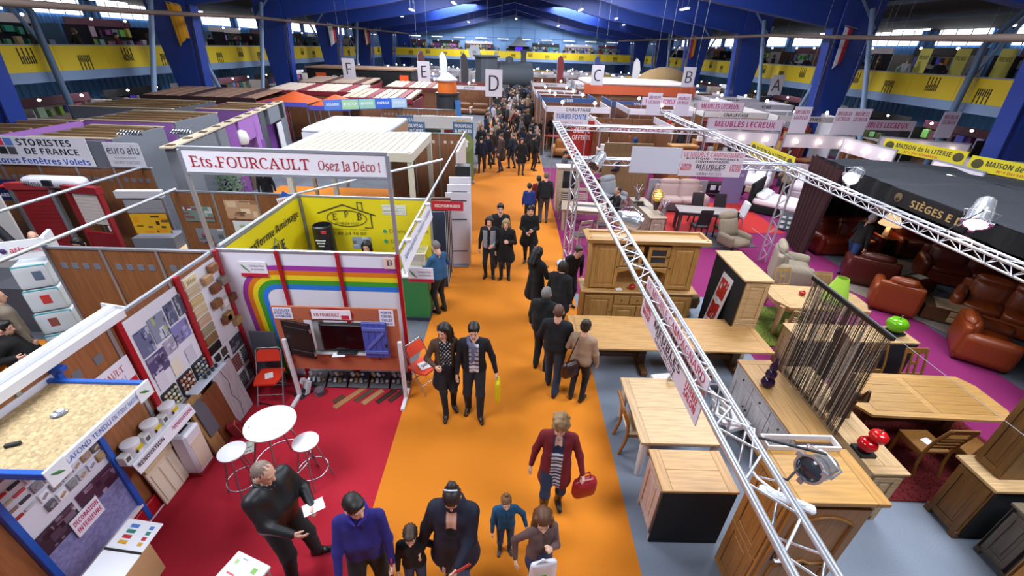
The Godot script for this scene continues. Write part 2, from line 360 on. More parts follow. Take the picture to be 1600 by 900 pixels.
	for k in 3:
		bx(dp, "colour_card", mt(["d8641c", "c0888c", "5c5a64"][k]), -0.38 + k * 0.01, 2.12 - k * 0.13, 0.004, 0.14, 0.1, 0.012)
	var dl := board("placard", "white placard lettered DECORATION INTERIEURE in pink on the interior decoration panel", "sign", Vector3(X + 0.03, 0.8, -2.76), r90, 0.32, 0.24, mt("efeaf4"), [["DECORATION", 0.06, 0.28, 0.06, mt("c0206a"), "bold"], ["INTERIEURE", -0.04, 0.28, 0.06, mt("c0206a"), "bold"]])
	bx(dp, "ledge", mt("e0d0d4"), 0, 0.27, 0.02, 0.94, 0.04, 0.05)
	# chipboard canopy in a blue frame
	var cn := T("chipboard_canopy", "chipboard ceiling sample with round spotlight holes in a blue frame above the left wall", "canopy", Vector3(-3.97, 2.3, -2.66))
	var osb := mt("d8b988", 0.8, 0.0, "osb", Vector3(2.2, 2.2, 2.2))
	var cb := bx(cn, "chipboard", osb, 0, 0, 0, 0.9, 0.04, 0.98)
	for z in [-0.51, 0.51]:
		bx(cn, "frame", blue, 0, 0.015, z, 0.98, 0.07, 0.045)
	bx(cn, "front_board", mt("dfe3f0"), 0.47, 0.0, 0, 0.03, 0.12, 1.06)
	txt(cn, "PLAFOND TENDU", btext, Vector3(0.49, 0.0, 0.18), 0.46, 0.05, Vector3(0, PI / 2, 0))
	txt(cn, "EN TOILE NATURELLE", btext, Vector3(0.49, 0.0, -0.26), 0.38, 0.045, Vector3(0, PI / 2, 0))
	for k in 2:
		var ca := bx(cn, "corner_card", mt("e8ecf2"), 0.49, -0.01, -0.44 + k * 0.9, 0.01, 0.17, 0.17)
		tb(ca, "sprig", mt("3f7d3a"), [Vector3(0.007, 0.03, 0.05), Vector3(0.009, 0.0, 0.0), Vector3(0.007, -0.03, -0.04)], [0.004, 0.014, 0.003], 6)
	lt(cn, "spotlight", mt("c8ccd4", 0.2, 0.8), [Vector2(0.045, 0), Vector2(0.06, 0.01), Vector2(0.05, 0.02), Vector2(0.03, 0.008), Vector2(0, 0.006)], Vector3(0.0, 0.02, -0.1), 16)
	bx(cn, "transformer", dark, -0.05, 0.035, 0.25, 0.1, 0.03, 0.035, Vector3(0, 0.4, 0))
	for z in [-3.25, -2.3]:
		var po := T("blue_post", "square blue post on the left wall %s the interior decoration panel" % ["beside the buckets, right of" if z < -3 else "at the near edge of"], "post", Vector3(-4.42, 0, z))
		bx(po, "post", blue, 0, 1.2, 0, 0.06, 2.4, 0.06)
		bx(po, "bracket", blue, 0, 2.42, 0, 0.2, 0.05, 0.07)
	# things standing along the left wall
	var cbx := T("radiator_box", "white boxy air unit with a dark top vent by the left wall", "air unit", Vector3(-4.24, 0, -4.0), r90)
	bx(cbx, "body", mt("dcdae2", 0.4), 0, 0.4, 0, 0.3, 0.72, 0.22, Vector3.ZERO, 0.03)
	bx(cbx, "front_panel", mt("dcc8b4", 0.5), 0, 0.36, 0.112, 0.22, 0.5, 0.01)
	bx(cbx, "vent", dark, 0, 0.762, 0.0, 0.16, 0.012, 0.04)
	bx(cbx, "base", mt("a8121e"), 0, 0.02, 0, 0.3, 0.04, 0.22)
	var cp := T("door_sample", "cream fluted cabinet door sample leaning on the brown left wall under the bucket shelf", "door sample", Vector3(-4.36, 0, -3.65), r90)
	bx(cp, "leaf", mt("d8c4ae", 0.5), 0, 0.34, 0.0, 0.46, 0.66, 0.03, Vector3(-0.12, 0, 0))
	for k in 3:
		bx(cp, "flute", mt("e0cfba", 0.5), -0.14 + k * 0.14, 0.28, 0.03, 0.11, 0.48, 0.012, Vector3(-0.12, 0, 0))
	bx(cp, "top_rail", mt("c9b08c", 0.5), 0, 0.62, -0.01, 0.46, 0.06, 0.05, Vector3(-0.12, 0, 0))
	var bs := T("skirting_strip", "low red skirting with a strip of clear film along the foot of the left wall", "skirting", Vector3(-4.42, 0, -3.9), r90)
	bx(bs, "skirting", redp, 0, 0.1, 0, 2.6, 0.2, 0.04)
	tb(bs, "film", mt("d8b8c0", 0.15), [Vector3(-1.3, 0.012, 0.05), Vector3(0, 0.014, 0.07), Vector3(1.3, 0.012, 0.05)], 0.012, 6)
	var lp := T("window_sample", "wood framed window sample leaning below the colour pot trays with a brown door sheet", "door sample", Vector3(-4.28, 0, -4.46), r90)
	bx(lp, "window_frame", wood("b88a58", "y"), -0.12, 0.5, 0.06, 0.3, 0.98, 0.05, Vector3(-0.14, 0, 0))
	bx(lp, "pane", mt("5a6068", 0.1), -0.12, 0.62, 0.09, 0.2, 0.6, 0.02, Vector3(-0.14, 0, 0))
	bx(lp, "brown_leaf", wood("7c4426", "y"), 0.12, 0.46, 0.1, 0.36, 0.9, 0.03, Vector3(-0.12, 0, 0))
	var gd := T("grey_door", "pale grey wood grain door sample with a wavy groove leaning by the red left wall", "door sample", Vector3(-4.22, 0, -4.98), r90)
	bx(gd, "leaf", wood("c2bac0", "y"), 0, 0.5, 0, 0.46, 0.98, 0.04, Vector3(-0.1, 0, 0))
	tb(gd, "groove", mt("6a6268"), [Vector3(-0.05, 0.95, -0.02), Vector3(0.0, 0.7, 0.005), Vector3(-0.06, 0.5, 0.024), Vector3(0.02, 0.28, 0.046), Vector3(-0.03, 0.05, 0.068)], 0.005, 5)
	var cupm := T("sample_cups", "row of small dark sample pots on a leaflet on the sloping ledge below the trays", "sample pots", Vector3(-4.32, 1.0, -4.75), r90)
	bx(cupm, "ledge", mt("c8ccdc"), 0, -0.02, 0, 0.7, 0.02, 0.16)
	for k in 4:
		lt(cupm, "pot", mt("3a3c44", 0.3), [Vector2(0.022, 0), Vector2(0.028, 0.045), Vector2(0.022, 0.045), Vector2(0.018, 0.012), Vector2(0, 0.012)], Vector3(-0.02 + k * 0.085, -0.01, 0.0), 10)
	var rb := T("red_box", "dark red wedge-shaped box on the red carpet against the left wall", "box", Vector3(-4.0, 0, -4.55), 0.5)
	bx(rb, "box", mt("7c1620", 0.5), 0, 0.15, 0, 0.16, 0.3, 0.1, Vector3(0, 0, 0.25))
	bx(rb, "edge", mt("c88a70"), 0.035, 0.155, 0, 0.012, 0.31, 0.104, Vector3(0, 0, 0.25))
	leaflet("pale grey printed sheet lying on the red carpet near the white stools", Vector3(-3.82, 0.008, -4.32), 0.5, 0.3, 0.24, print_tex(40, ["c4c8bc", "b0b4a8", "d8dcd2"], 64, 64, 8, 6))
	# cable on the carpet
	tb(T("power_cable", "black power cable curling over the red carpet beside the folding chair", "cable", Vector3.ZERO), "cable", dark, [Vector3(-4.15, 0.02, -4.75), Vector3(-4.0, 0.015, -4.85), Vector3(-3.7, 0.015, -4.8), Vector3(-3.62, 0.015, -5.0), Vector3(-3.85, 0.015, -5.2), Vector3(-4.1, 0.015, -5.25)], 0.012, 6)
	# grey leaning board behind the chair
	var gb := T("grey_board", "dark grey board leaning in the corner behind the left red folding chair", "board", Vector3(-4.02, 0, -5.72))
	bx(gb, "board", mt("50545e", 0.7), 0, 0.55, 0, 0.42, 1.1, 0.03, Vector3(-0.08, 0, 0))
	var c1 := folding_chair("red folding chair with a white paper on its seat in the corner", Vector3(-3.88, 0, -5.42), 0.1, "d8341c")
	leaflet("white paper lying on the seat of the corner folding chair", Vector3(-3.87, 0.475, -5.4), 0.5, 0.12, 0.15, mt("dcd8d8"))
	var c2 := folding_chair("red folding chair turned to the aisle at the right end of the television board", Vector3(-1.42, 0, -5.78), 1.0, "e04a30")
	var nl := leaflet("square white notice on the seat of the folding chair by the aisle", Vector3(-1.38, 0.475, -5.76), 0.6, 0.2, 0.2, mt("f0e8e8"))
	txt(nl, "SVP", ink, Vector3(0, 0.006, 0), 0.12, 0.07, Vector3(-PI / 2, 0, 0.3), "bold")
	# board on a stand with the two shutters
	var bd := T("shutter_board", "terracotta display board on white legs with a brown and a blue shutter", "display board", Vector3(-2.62, 0, -5.5))
	var terra := mt("b06040", 0.6)
	bx(bd, "panel", terra, 0, 1.66, 0, 1.92, 0.24, 0.03)
	bx(bd, "panel", terra, 0, 0.72, 0, 1.92, 0.3, 0.03)
	bx(bd, "panel", terra, -0.74, 1.2, 0, 0.44, 0.7, 0.03)
	bx(bd, "panel", terra, 0.85, 1.2, 0, 0.22, 0.7, 0.03)
	for x in [-0.86, 0.95]:
		bx(bd, "leg", mt("d8d2d8"), x, 0.6, 0.06, 0.06, 1.2, 0.05)
		bx(bd, "foot", mt("d8d2d8"), x, 0.025, 0.1, 0.06, 0.05, 0.5)
	bx(bd, "reveal", mt("9aa09e"), -0.35, 1.25, -0.1, 0.1, 0.62, 0.18)
	bx(bd, "sill", mt("b8b4b4"), 0.02, 0.9, -0.06, 0.96, 0.03, 0.2)
	var b1 := bx(bd, "brown_shutter", wood("2c1712", "y"), -0.62, 1.2, 0.06, 0.5, 0.66, 0.04, Vector3(0, -0.25, 0))
	for y in [-0.22, 0.22]:
		bx(b1, "hinge_bar", mt("1c1112"), 0.02, y, 0.03, 0.4, 0.05, 0.02)
		lt(b1, "hinge", mt("c8ccd0", 0.2, 0.9), [Vector2(0, -0.03), Vector2(0.018, -0.03), Vector2(0.018, 0.03), Vector2(0, 0.03)], Vector3(0.26, y, 0.02), 10)
	var b2 := bx(bd, "blue_shutter", wood("4a56a8", "y"), 0.58, 1.22, 0.05, 0.38, 0.66, 0.035)
	for k in 4:
		bx(b2, "slat", mt("4452a4", 0.5), -0.14 + k * 0.094, 0, 0.01, 0.09, 0.655, 0.03)
	for y in [-0.22, 0.22]:
		bx(b2, "ledge", mt("5a66b4", 0.5), 0, y, 0.032, 0.36, 0.06, 0.02)
	bx(b2, "ledge", mt("5a66b4", 0.5), 0, 0, 0.032, 0.42, 0.05, 0.018, Vector3(0, 0, 0.85))
	bx(b2, "latch", dark, 0.17, -0.08, 0.04, 0.03, 0.07, 0.03)
	bx(b2, "stop", dark, 0.04, -0.34, 0.04, 0.03, 0.05, 0.03)
	for a in [[-0.79, [["CLOTURE", 0.055, 0.24, 0.045], ["PORTAIL", 0.0, 0.24, 0.045], ["AUTOMATISME", -0.055, 0.25, 0.04]], 0.29, 0.2], [0.79, [["PORTE", 0.1, 0.16, 0.045], ["FENETRE", 0.03, 0.16, 0.04], ["VOLET", -0.04, 0.16, 0.045], ["ALU BOIS PVC", -0.105, 0.17, 0.03]], 0.22, 0.29]]:
		var cd := bx(bd, "card", mt("e8e4ee"), a[0], 1.66 if a[0] < 0 else 1.62, 0.02, a[2], a[3], 0.008)
		for l in a[1]:
			txt(cd, l[0], mt("4a5aa0"), Vector3(0, l[1], 0.006), l[2], l[3], Vector3.ZERO, "bold")
	lt(bd, "red_oval", mt("a01a20"), [Vector2(0, 0), Vector2(0.34, 0), Vector2(0.34, 0.01), Vector2(0, 0.012)], Vector3(-0.05, 1.66, 0.012), 24, Vector3(PI / 2, 0, 0)).scale = Vector3(1, 1, 0.33)
	var nm := bx(bd, "name_card", mt("ece6ee"), -0.05, 1.66, 0.03, 0.6, 0.17, 0.01)
	txt(nm, "ETS FOURCAULT", rtext, Vector3(-0.07, 0, 0.007), 0.38, 0.055, Vector3.ZERO, "bold")
	bx(nm, "red_block", mt("c8203a"), 0.21, -0.04, 0.006, 0.12, 0.07, 0.004)
	var tv := T("television", "black television screen set in the opening between the brown and blue shutters", "television", Vector3(-2.54, 0.92, -5.52))
	bx(tv, "case", dark, 0, 0.29, 0, 0.74, 0.52, 0.05)
	bx(tv, "screen", mt("050507", 0.12), 0, 0.3, 0.026, 0.69, 0.46, 0.006)
	bx(tv, "foot", dark, 0, 0.015, 0.02, 0.3, 0.03, 0.14)
	leaflet("white leaflet on the sill in front of the television screen", Vector3(-2.66, 0.916, -5.43), 0.1, 0.2, 0.1, mt("e8e8ec"))
	# trays of fittings on the floor under the board, parquet samples in front
	for k in 5:
		var tr := T("fittings_tray", "black tray of metal %s on the carpet under the shutter board, %s" % [["handles and locks", "hinges", "rails", "gate fittings", "catches"][k], ["leftmost", "second from left", "the middle one", "second from right", "rightmost"][k]], "tray", Vector3(-3.3 + k * 0.37, 0, -5.78), 0.0, "fittings trays under the board")
		bx(tr, "tray", mt("1a1c22", 0.4), 0, 0.09, 0, 0.34, 0.03, 0.3, Vector3(0.5, 0, 0))
		for q in 7:
			bx(tr, "fitting", mt(["b8bac4", "8a8c98", "d0ccd0", "a08a5c"][(q + k) % 4], 0.3, 0.6), -0.13 + (q % 4) * 0.085, 0.11 + (q / 4) * 0.05, 0.04 - (q / 4) * 0.1, 0.05, 0.02, 0.09 if q % 3 else 0.05, Vector3(0.5, 0.2 * q, 0))
	var wb := T("sample_case", "small grey case with red and black compartments standing left of the fittings trays", "sample case", Vector3(-3.42, 0.0, -5.55), -0.5)
	bx(wb, "case", mt("c8c4c8"), 0, 0.12, 0, 0.2, 0.24, 0.08, Vector3(-0.4, 0, 0))
	bx(wb, "red_cell", mt("b02830"), -0.045, 0.14, 0.045, 0.07, 0.08, 0.02, Vector3(-0.4, 0, 0))
	bx(wb, "black_cell", dark, 0.045, 0.09, 0.065, 0.07, 0.08, 0.02, Vector3(-0.4, 0, 0))
	bx(wb, "base", dark, 0, 0.01, 0.06, 0.22, 0.02, 0.24)
	var sp2 := T("chrome_spool", "round chrome spool of fittings on the carpet beside the sample case", "spool", Vector3(-3.16, 0, -5.5))
	lt(sp2, "spool", mt("8a8088", 0.2, 0.8), [Vector2(0, 0), Vector2(0.08, 0), Vector2(0.09, 0.02), Vector2(0.06, 0.03), Vector2(0.06, 0.08), Vector2(0.09, 0.09), Vector2(0.08, 0.11), Vector2(0, 0.11)], Vector3.ZERO, 18)
	var pq := [[-2.8, -5.5, 0.2, "5a3a26"], [-2.62, -5.55, 0.62, "b07c50"], [-2.4, -5.6, 0.36, "5c4434"], [-2.24, -5.57, 0.42, "b08456"], [-2.02, -5.6, 0.4, "3c241a"], [-1.84, -5.62, 0.34, "4a2c1e"], [-2.95, -5.42, 0.1, "4a3a34"]]
	pq.resize(6)
	for k in 6:
		var q: Array = pq[k]
		var o := bx(self, "parquet_sample", wood(q[3], "z"), q[0], 0.012, q[1] + 0.12, 0.1, 0.014, q[2], Vector3(0, -0.62, 0), 0.002)
		tag(o, "%s parquet plank sample lying on the red carpet, %s" % [["short dark brown", "long light oak", "greyish brown", "slim light oak", "very dark walnut", "narrow dark walnut"][k], ["leftmost of the row", "second from left and longest", "between two light planks", "fourth from left", "fifth from left", "rightmost by the aisle"][k]], "parquet sample", "parquet samples on the carpet")
	# white standing table, two stools
	ring_stool("bar_table", "tall round white standing table with a chrome foot ring on the red carpet", "table", Vector3(-3.0, 0, -3.93), 1.0, 0.31, 0.42)
	leaflet("white and navy brochure lying on the round white standing table", Vector3(-3.08, 1.0, -3.86), 0.35, 0.3, 0.21, print_tex(44, ["f0f0f4", "f0f0f4", "1c2c64", "8a92b4", "e8e8ee"], 64, 48, 7))
	ring_stool("bar_stool", "round white bar stool left of the standing table, behind the man in black leather", "stool", Vector3(-3.42, 0, -3.68), 0.75, 0.165, 0.23, "white bar stools")
	ring_stool("bar_stool", "round white bar stool right of the standing table, towards the orange aisle", "stool", Vector3(-2.57, 0, -3.86), 0.75, 0.165, 0.23, "white bar stools")
	# brochure rack and low table in the foreground
	var ft := T("brochure_stand", "open ring binder with colour swatches on a slanted white stand by the lower left wall", "binder", Vector3(-3.76, 0, -2.42), r90)
	bx(ft, "stand", mt("c9a878", 0.5), 0, 0.4, -0.06, 0.5, 0.78, 0.04)
	var pg := bx(ft, "page", mt("ecebf2"), 0.14, 0.82, 0.02, 0.3, 0.012, 0.34, Vector3(0.25, 0, 0))
	bx(ft, "page", mt("ecebf2"), -0.2, 0.82, 0.02, 0.34, 0.012, 0.34, Vector3(0.25, 0, 0))
	bx(ft, "spine", dark, -0.02, 0.826, 0.02, 0.02, 0.02, 0.34, Vector3(0.25, 0, 0))
	for k in 8:
		bx(pg, "swatch", mt(["d8a020", "c01c30", "1c8070", "4a78c8"][k % 4]), -0.08 + (k % 4) * 0.055, 0.008, -0.06 + (k / 4) * 0.16, 0.035, 0.005, 0.08 if k < 4 else 0.04)
	var lt2 := T("leaflet_table", "low white leaflet table at the bottom edge of the red carpet", "table", Vector3(-2.52, 0, -2.24), -0.35)
	bx(lt2, "tabletop", white, 0, 0.73, 0, 0.42, 0.03, 0.34)
	for x in [-0.18, 0.18]:
		for z in [-0.14, 0.14]:
			bx(lt2, "leg", alu, x, 0.36, z, 0.03, 0.72, 0.03)
	leaflet("white brochure with green and red print on the low foreground table", Vector3(-2.5, 0.745, -2.3), -0.35, 0.3, 0.2, print_tex(46, ["eef0f2", "eef0f2", "eef0f2", "7aa84a", "c02838", "5a6a8a"], 64, 48, 9))

# a frame-and-panel face in the plane z = 0 of its parent, w by h centred at (x, y): stiles, rails and a recessed field; returns the door
func panel_door(par: Node, called: String, m: Material, x: float, y: float, z: float, w: float, h: float, knob: Material = null, side := 1.0, glazed: Material = null, rot := Vector3.ZERO) -> MeshInstance3D:
	var g := G.new()
	var s := minf(0.075, w * 0.22)
	for e in [-1.0, 1.0]:
		g.box(Vector3(e * (w - s) / 2, 0, 0), Vector3(s, h, 0.026))
		g.box(Vector3(0, e * (h - s) / 2, 0), Vector3(w - 2 * s, s, 0.024))
	if glazed == null:
		g.box(Vector3(0, 0, -0.007), Vector3(w - 2 * s - 0.008, h - 2 * s - 0.008, 0.014))
		g.box(Vector3(0, 0, 0.0), Vector3(w - 2 * s - 0.08, h - 2 * s - 0.08, 0.018), 0.008)
	var o := mi(par, called, g.mesh(), m, Vector3(x, y, z), rot)
	if glazed:
		bx(o, "pane", glazed, 0, 0, -0.006, w - 2 * s, h - 2 * s, 0.006)
		bx(o, "glazing_bar", m, 0, 0, 0.002, w - 2 * s, 0.03, 0.02)
	if knob:
		lt(o, "knob", knob, [Vector2(0, 0), Vector2(0.008, 0), Vector2(0.008, 0.012), Vector2(0.016, 0.02), Vector2(0.012, 0.03), Vector2(0, 0.032)], Vector3(side * (w / 2 - s / 2), 0, 0.012), 10, Vector3(PI / 2, 0, 0))
	return o

# a framed plank top: two end boards across and planks between
func plank_top(par: Node, m: Material, m2: Material, x: float, y: float, z: float, w: float, d: float, planks := 2, t := 0.03):
	var e := 0.12 if w > 0.6 else 0.08
	for s in [-1.0, 1.0]:
		bx(par, "end_board", m2, x + s * (w - e) / 2, y, z, e, t, d, Vector3.ZERO, 0.003)
	for k in planks:
		bx(par, "plank", m, x, y, z - d / 2 + (k + 0.5) * d / planks, w - 2 * e - 0.003, t - 0.0015 * (k % 2), d / planks - 0.003, Vector3.ZERO, 0.003)

func sideboard(label: String, at: Vector3, yaw: float, w: float, h: float, d: float, body: Material, top: Material, top2: Material, doors: int, drawers: bool, back: Material, called := "sideboard", knob_hex := "3a2a1c", sides: Material = null) -> Node3D:
	var t := T(called, label, called.replace("_", " "), at, yaw)
	var sm := sides if sides else body
	bx(t, "carcass", body, 0, h / 2 + 0.03, 0, w - 0.05, h - 0.13, d - 0.05)
	plank_top(t, top, top2, 0, h - 0.017, 0, w, d, 2, 0.034)
	for s in [-1.0, 1.0]:
		for e in [-1.0, 1.0]:
			bx(t, "foot", sm, s * (w / 2 - 0.06), (h - 0.04) / 2, e * (d / 2 - 0.05), 0.07, h - 0.04, 0.06)
		bx(t, "skirt", sm, s * (w / 2 - 0.045), 0.1, 0, 0.03, 0.06, d - 0.12)
		panel_door(t, "side_panel", sm, s * (w / 2 - 0.022), h / 2 + 0.02, 0, d - 0.12, h - 0.22, null, 1, null, Vector3(0, s * PI / 2, 0))
	bx(t, "back_panel", back, 0, (h - 0.05) / 2 + 0.01, -d / 2 + 0.012, w - 0.03, h - 0.05, 0.02)
	var k := mt(knob_hex, 0.4, 0.5)
	var dw := (w - 0.16) / doors
	var y1 := h - 0.07
	if drawers:
		for i in doors:
			var dr := bx(t, "drawer", body, -w / 2 + 0.08 + (i + 0.5) * dw, y1 - 0.08, d / 2 - 0.015, dw - 0.012, 0.14, 0.022)
			lt(dr, "knob", k, [Vector2(0, 0), Vector2(0.008, 0), Vector2(0.016, 0.02), Vector2(0, 0.03)], Vector3(0, 0, 0.01), 8, Vector3(PI / 2, 0, 0))
		y1 -= 0.16
	for i in doors:
		panel_door(t, "door", body, -w / 2 + 0.08 + (i + 0.5) * dw, (y1 + 0.1) / 2, d / 2 - 0.012, dw - 0.012, y1 - 0.1, k, 1.0 if i % 2 == 0 else -1.0)
	return t

func dining_table(label: String, at: Vector3, yaw: float, w: float, d: float, top: Material, top2: Material, legm: Material, style := "square", planks := 2, group := "", clip := 0.0) -> Node3D:
	var t := T("dining_table", label, "table", at, yaw, group)
	if clip > 0.0:
		var c := [Vector2(-w / 2, -d / 2 + clip), Vector2(-w / 2 + clip * 0.6, -d / 2), Vector2(w / 2 - clip * 0.6, -d / 2), Vector2(w / 2, -d / 2 + clip), Vector2(w / 2, d / 2 - clip), Vector2(w / 2 - clip * 0.6, d / 2), Vector2(-w / 2 + clip * 0.6, d / 2), Vector2(-w / 2, d / 2 - clip)]
		pr(t, "tabletop", top2, c, 0.04, Vector3(0, 0.74, 0), Vector3(PI / 2, 0, 0))
		for k in 2:
			for q in planks:
				bx(t, "inlay_panel", top, (k - 0.5) * (w * 0.42), 0.762, -d * 0.4 + (q + 0.5) * d * 0.8 / planks, w * 0.37, 0.006, d * 0.8 / planks - 0.012, Vector3.ZERO, 0.002)
	else:
		plank_top(t, top, top2, 0, 0.742, 0, w, d, planks, 0.036)
	if style == "square":
		for s in [-1.0, 1.0]:
			for e in [-1.0, 1.0]:
				var g := G.new()
				g.tube([Vector3(s * (w / 2 - 0.1), 0, e * (d / 2 - 0.1)), Vector3(s * (w / 2 - 0.1), 0.62, e * (d / 2 - 0.1)), Vector3(s * (w / 2 - 0.1), 0.725, e * (d / 2 - 0.1))], [0.05, 0.07, 0.07], 4)
				mi(t, "leg", g.mesh(), legm)
			bx(t, "apron", legm, 0, 0.66, s * (d / 2 - 0.1), w - 0.3, 0.11, 0.03)
			bx(t, "apron", legm, s * (w / 2 - 0.1), 0.66, 0, 0.03, 0.11, d - 0.3)
	else:
		for s in [-1.0, 1.0]:
			bx(t, "pedestal", legm, s * w * 0.3, 0.38, 0, 0.14, 0.6, 0.16)
			bx(t, "foot", legm, s * w * 0.3, 0.05, 0, 0.12, 0.1, d * 0.7)
			bx(t, "bearer", legm, s * w * 0.3, 0.69, 0, 0.12, 0.07, d * 0.75)
		bx(t, "stretcher", legm, 0, 0.25, 0, w * 0.6, 0.1, 0.06)
	return t

# dining chair facing +z
func dining_chair(label: String, at: Vector3, yaw: float, m: Material, seatm: Material, style := "slat", group := "dining chairs", h := 1.0) -> Node3D:
	var t := T("dining_chair", label, "chair", at, yaw, group)
	t.set_meta("base", "dining_chair")
	bx(t, "seat", seatm, 0, 0.455, 0.01, 0.43, 0.035, 0.42, Vector3.ZERO, 0.01)
	for s in [-1.0, 1.0]:
		bx(t, "leg", m, s * 0.19, 0.22, 0.19, 0.04, 0.44, 0.04)
		var g := G.new()
		g.tube([Vector3(s * 0.19, 0, -0.27), Vector3(s * 0.19, 0.25, -0.21), Vector3(s * 0.19, 0.46, -0.2), Vector3(s * 0.19, 0.7, -0.23), Vector3(s * 0.18, h, -0.32)], 0.026, 4)
		mi(t, "back_leg", g.mesh(), m)
		bx(t, "side_rail", m, s * 0.19, 0.4, 0, 0.025, 0.06, 0.36)
	bx(t, "front_rail", m, 0, 0.4, 0.19, 0.36, 0.06, 0.025)
	bx(t, "top_rail", m, 0, h - 0.03, -0.312, 0.37, 0.1, 0.025, Vector3(-0.25, 0, 0))
	if style == "slat":
		for k in 4:
			bx(t, "slat", m, 0, 0.6 + k * (h - 0.72) / 4, -0.225 - k * 0.018, 0.34, 0.045, 0.018, Vector3(-0.2, 0, 0))
	elif style == "split":
		bx(t, "bottom_rail", m, 0, 0.56, -0.215, 0.36, 0.05, 0.025)
		for x in [-0.055, 0.055]:
			bx(t, "splat", m, x, (0.56 + h) / 2 - 0.02, -0.26, 0.04, h - 0.6, 0.02, Vector3(-0.24, 0, 0))
		bx(t, "splat_bar", m, 0, 0.76, -0.26, 0.1, 0.05, 0.018, Vector3(-0.24, 0, 0))
	else:
		bx(t, "back_panel", m, 0, (h + 0.5) / 2, -0.265, 0.36, h - 0.56, 0.03, Vector3(-0.2, 0, 0))
	return t

func sofa(label: String, at: Vector3, yaw: float, w: float, m: Material, n := 2, called := "sofa", back_h := 0.92, frame: Material = null, group := "") -> Node3D:
	var t := T(called, label, "sofa" if called == "sofa" else "armchair", at, yaw, group)
	var d := 0.9
	cu(t, "base", frame if frame else m, 0, 0.2, 0, w - 0.1, 0.32, d - 0.06, 0.05, 0.0)
	for s in [-1.0, 1.0]:
		cu(t, "arm", m, s * (w / 2 - 0.11), 0.36, 0.03, 0.22, 0.6, d - 0.06, 0.09, 0.015)
	var cw := (w - 0.42) / n
	for i in n:
		var x := -w / 2 + 0.21 + (i + 0.5) * cw
		cu(t, "seat_cushion", m, x, 0.42, 0.1, cw - 0.01, 0.2, d - 0.28, 0.07, 0.03)
		cu(t, "back_cushion", m, x, 0.64, -0.27, cw - 0.01, back_h - 0.36, 0.22, 0.09, 0.04, Vector3(-0.2, 0, 0))
		cu(t, "head_roll", m, x, back_h - 0.02, -0.34, cw - 0.02, 0.24, 0.18, 0.085, 0.02, Vector3(-0.2, 0, 0))
	cu(t, "back", m, 0, 0.45, -d / 2 + 0.07, w - 0.1, back_h - 0.12, 0.14, 0.06, 0.0)
	for s in [-1.0, 1.0]:
		for e in [-1.0, 1.0]:
			bx(t, "foot", mt("2a1c14"), s * (w / 2 - 0.12), 0.03, e * 0.36, 0.06, 0.06, 0.06)
	return t

func recliner(label: String, at: Vector3, yaw: float, m: Material, wide := 0.72) -> Node3D:
	var t := T("recliner", label, "armchair", at, yaw)
	lt(t, "swivel_base", mt("3a3230", 0.4), [Vector2(0, 0), Vector2(0.3, 0), Vector2(0.3, 0.03), Vector2(0.05, 0.05), Vector2(0.05, 0.22), Vector2(0, 0.22)], Vector3.ZERO, 20)
	cu(t, "seat_cushion", m, 0, 0.38, 0.06, wide - 0.2, 0.22, 0.62, 0.09, 0.03, Vector3(-0.1, 0, 0))
	cu(t, "back_cushion", m, 0, 0.72, -0.36, wide - 0.16, 0.62, 0.2, 0.09, 0.04, Vector3(-0.35, 0, 0))
	cu(t, "headrest", m, 0, 1.02, -0.47, wide - 0.18, 0.26, 0.2, 0.09, 0.03, Vector3(-0.25, 0, 0))
	for s in [-1.0, 1.0]:
		cu(t, "arm", m, s * (wide / 2 - 0.06), 0.46, -0.02, 0.13, 0.34, 0.6, 0.06, 0.01)
	return t

# stage truss of chords with zigzag lacing along -z from the origin; three chords, apex down
func truss(label: String, a: Vector3, b: Vector3, wd := 0.24, group := "", flat := false) -> Node3D:
	var t := T("lighting_truss", label, "truss", a, 0, group)
	var al := mt("d2d5dc", 0.28, 0.75)
	var L := (b - a).length()
	var dir := (b - a).normalized()
	var side := dir.cross(Vector3.UP).normalized() if absf(dir.y) < 0.9 else Vector3.RIGHT
	var dn := side.cross(dir).normalized()
	if absf(dir.y) < 0.9 and dn.y > 0: dn = -dn
	var c := [side * -wd / 2, side * wd / 2, dn * wd * 0.85]
	for k in 3:
		tb(t, "chord", al, [c[k], c[k] + dir * L], 0.025 if k < 2 else 0.02, 10)
	var g := G.new()
	var n := int(L / (wd * 0.95))
	for pair in [[0, 1], [0, 2], [1, 2]]:
		for i in n:
			var p: Vector3 = c[pair[0 if i % 2 == 0 else 1]] + dir * (L * i / n)
			var q: Vector3 = c[pair[1 if i % 2 == 0 else 0]] + dir * (L * (i + 1) / n)
			g.tube([p, q], 0.009, 5)
	var la := mi(t, "lacing", g.mesh(), al)
	la.set_meta("kind", "stuff")
	return t

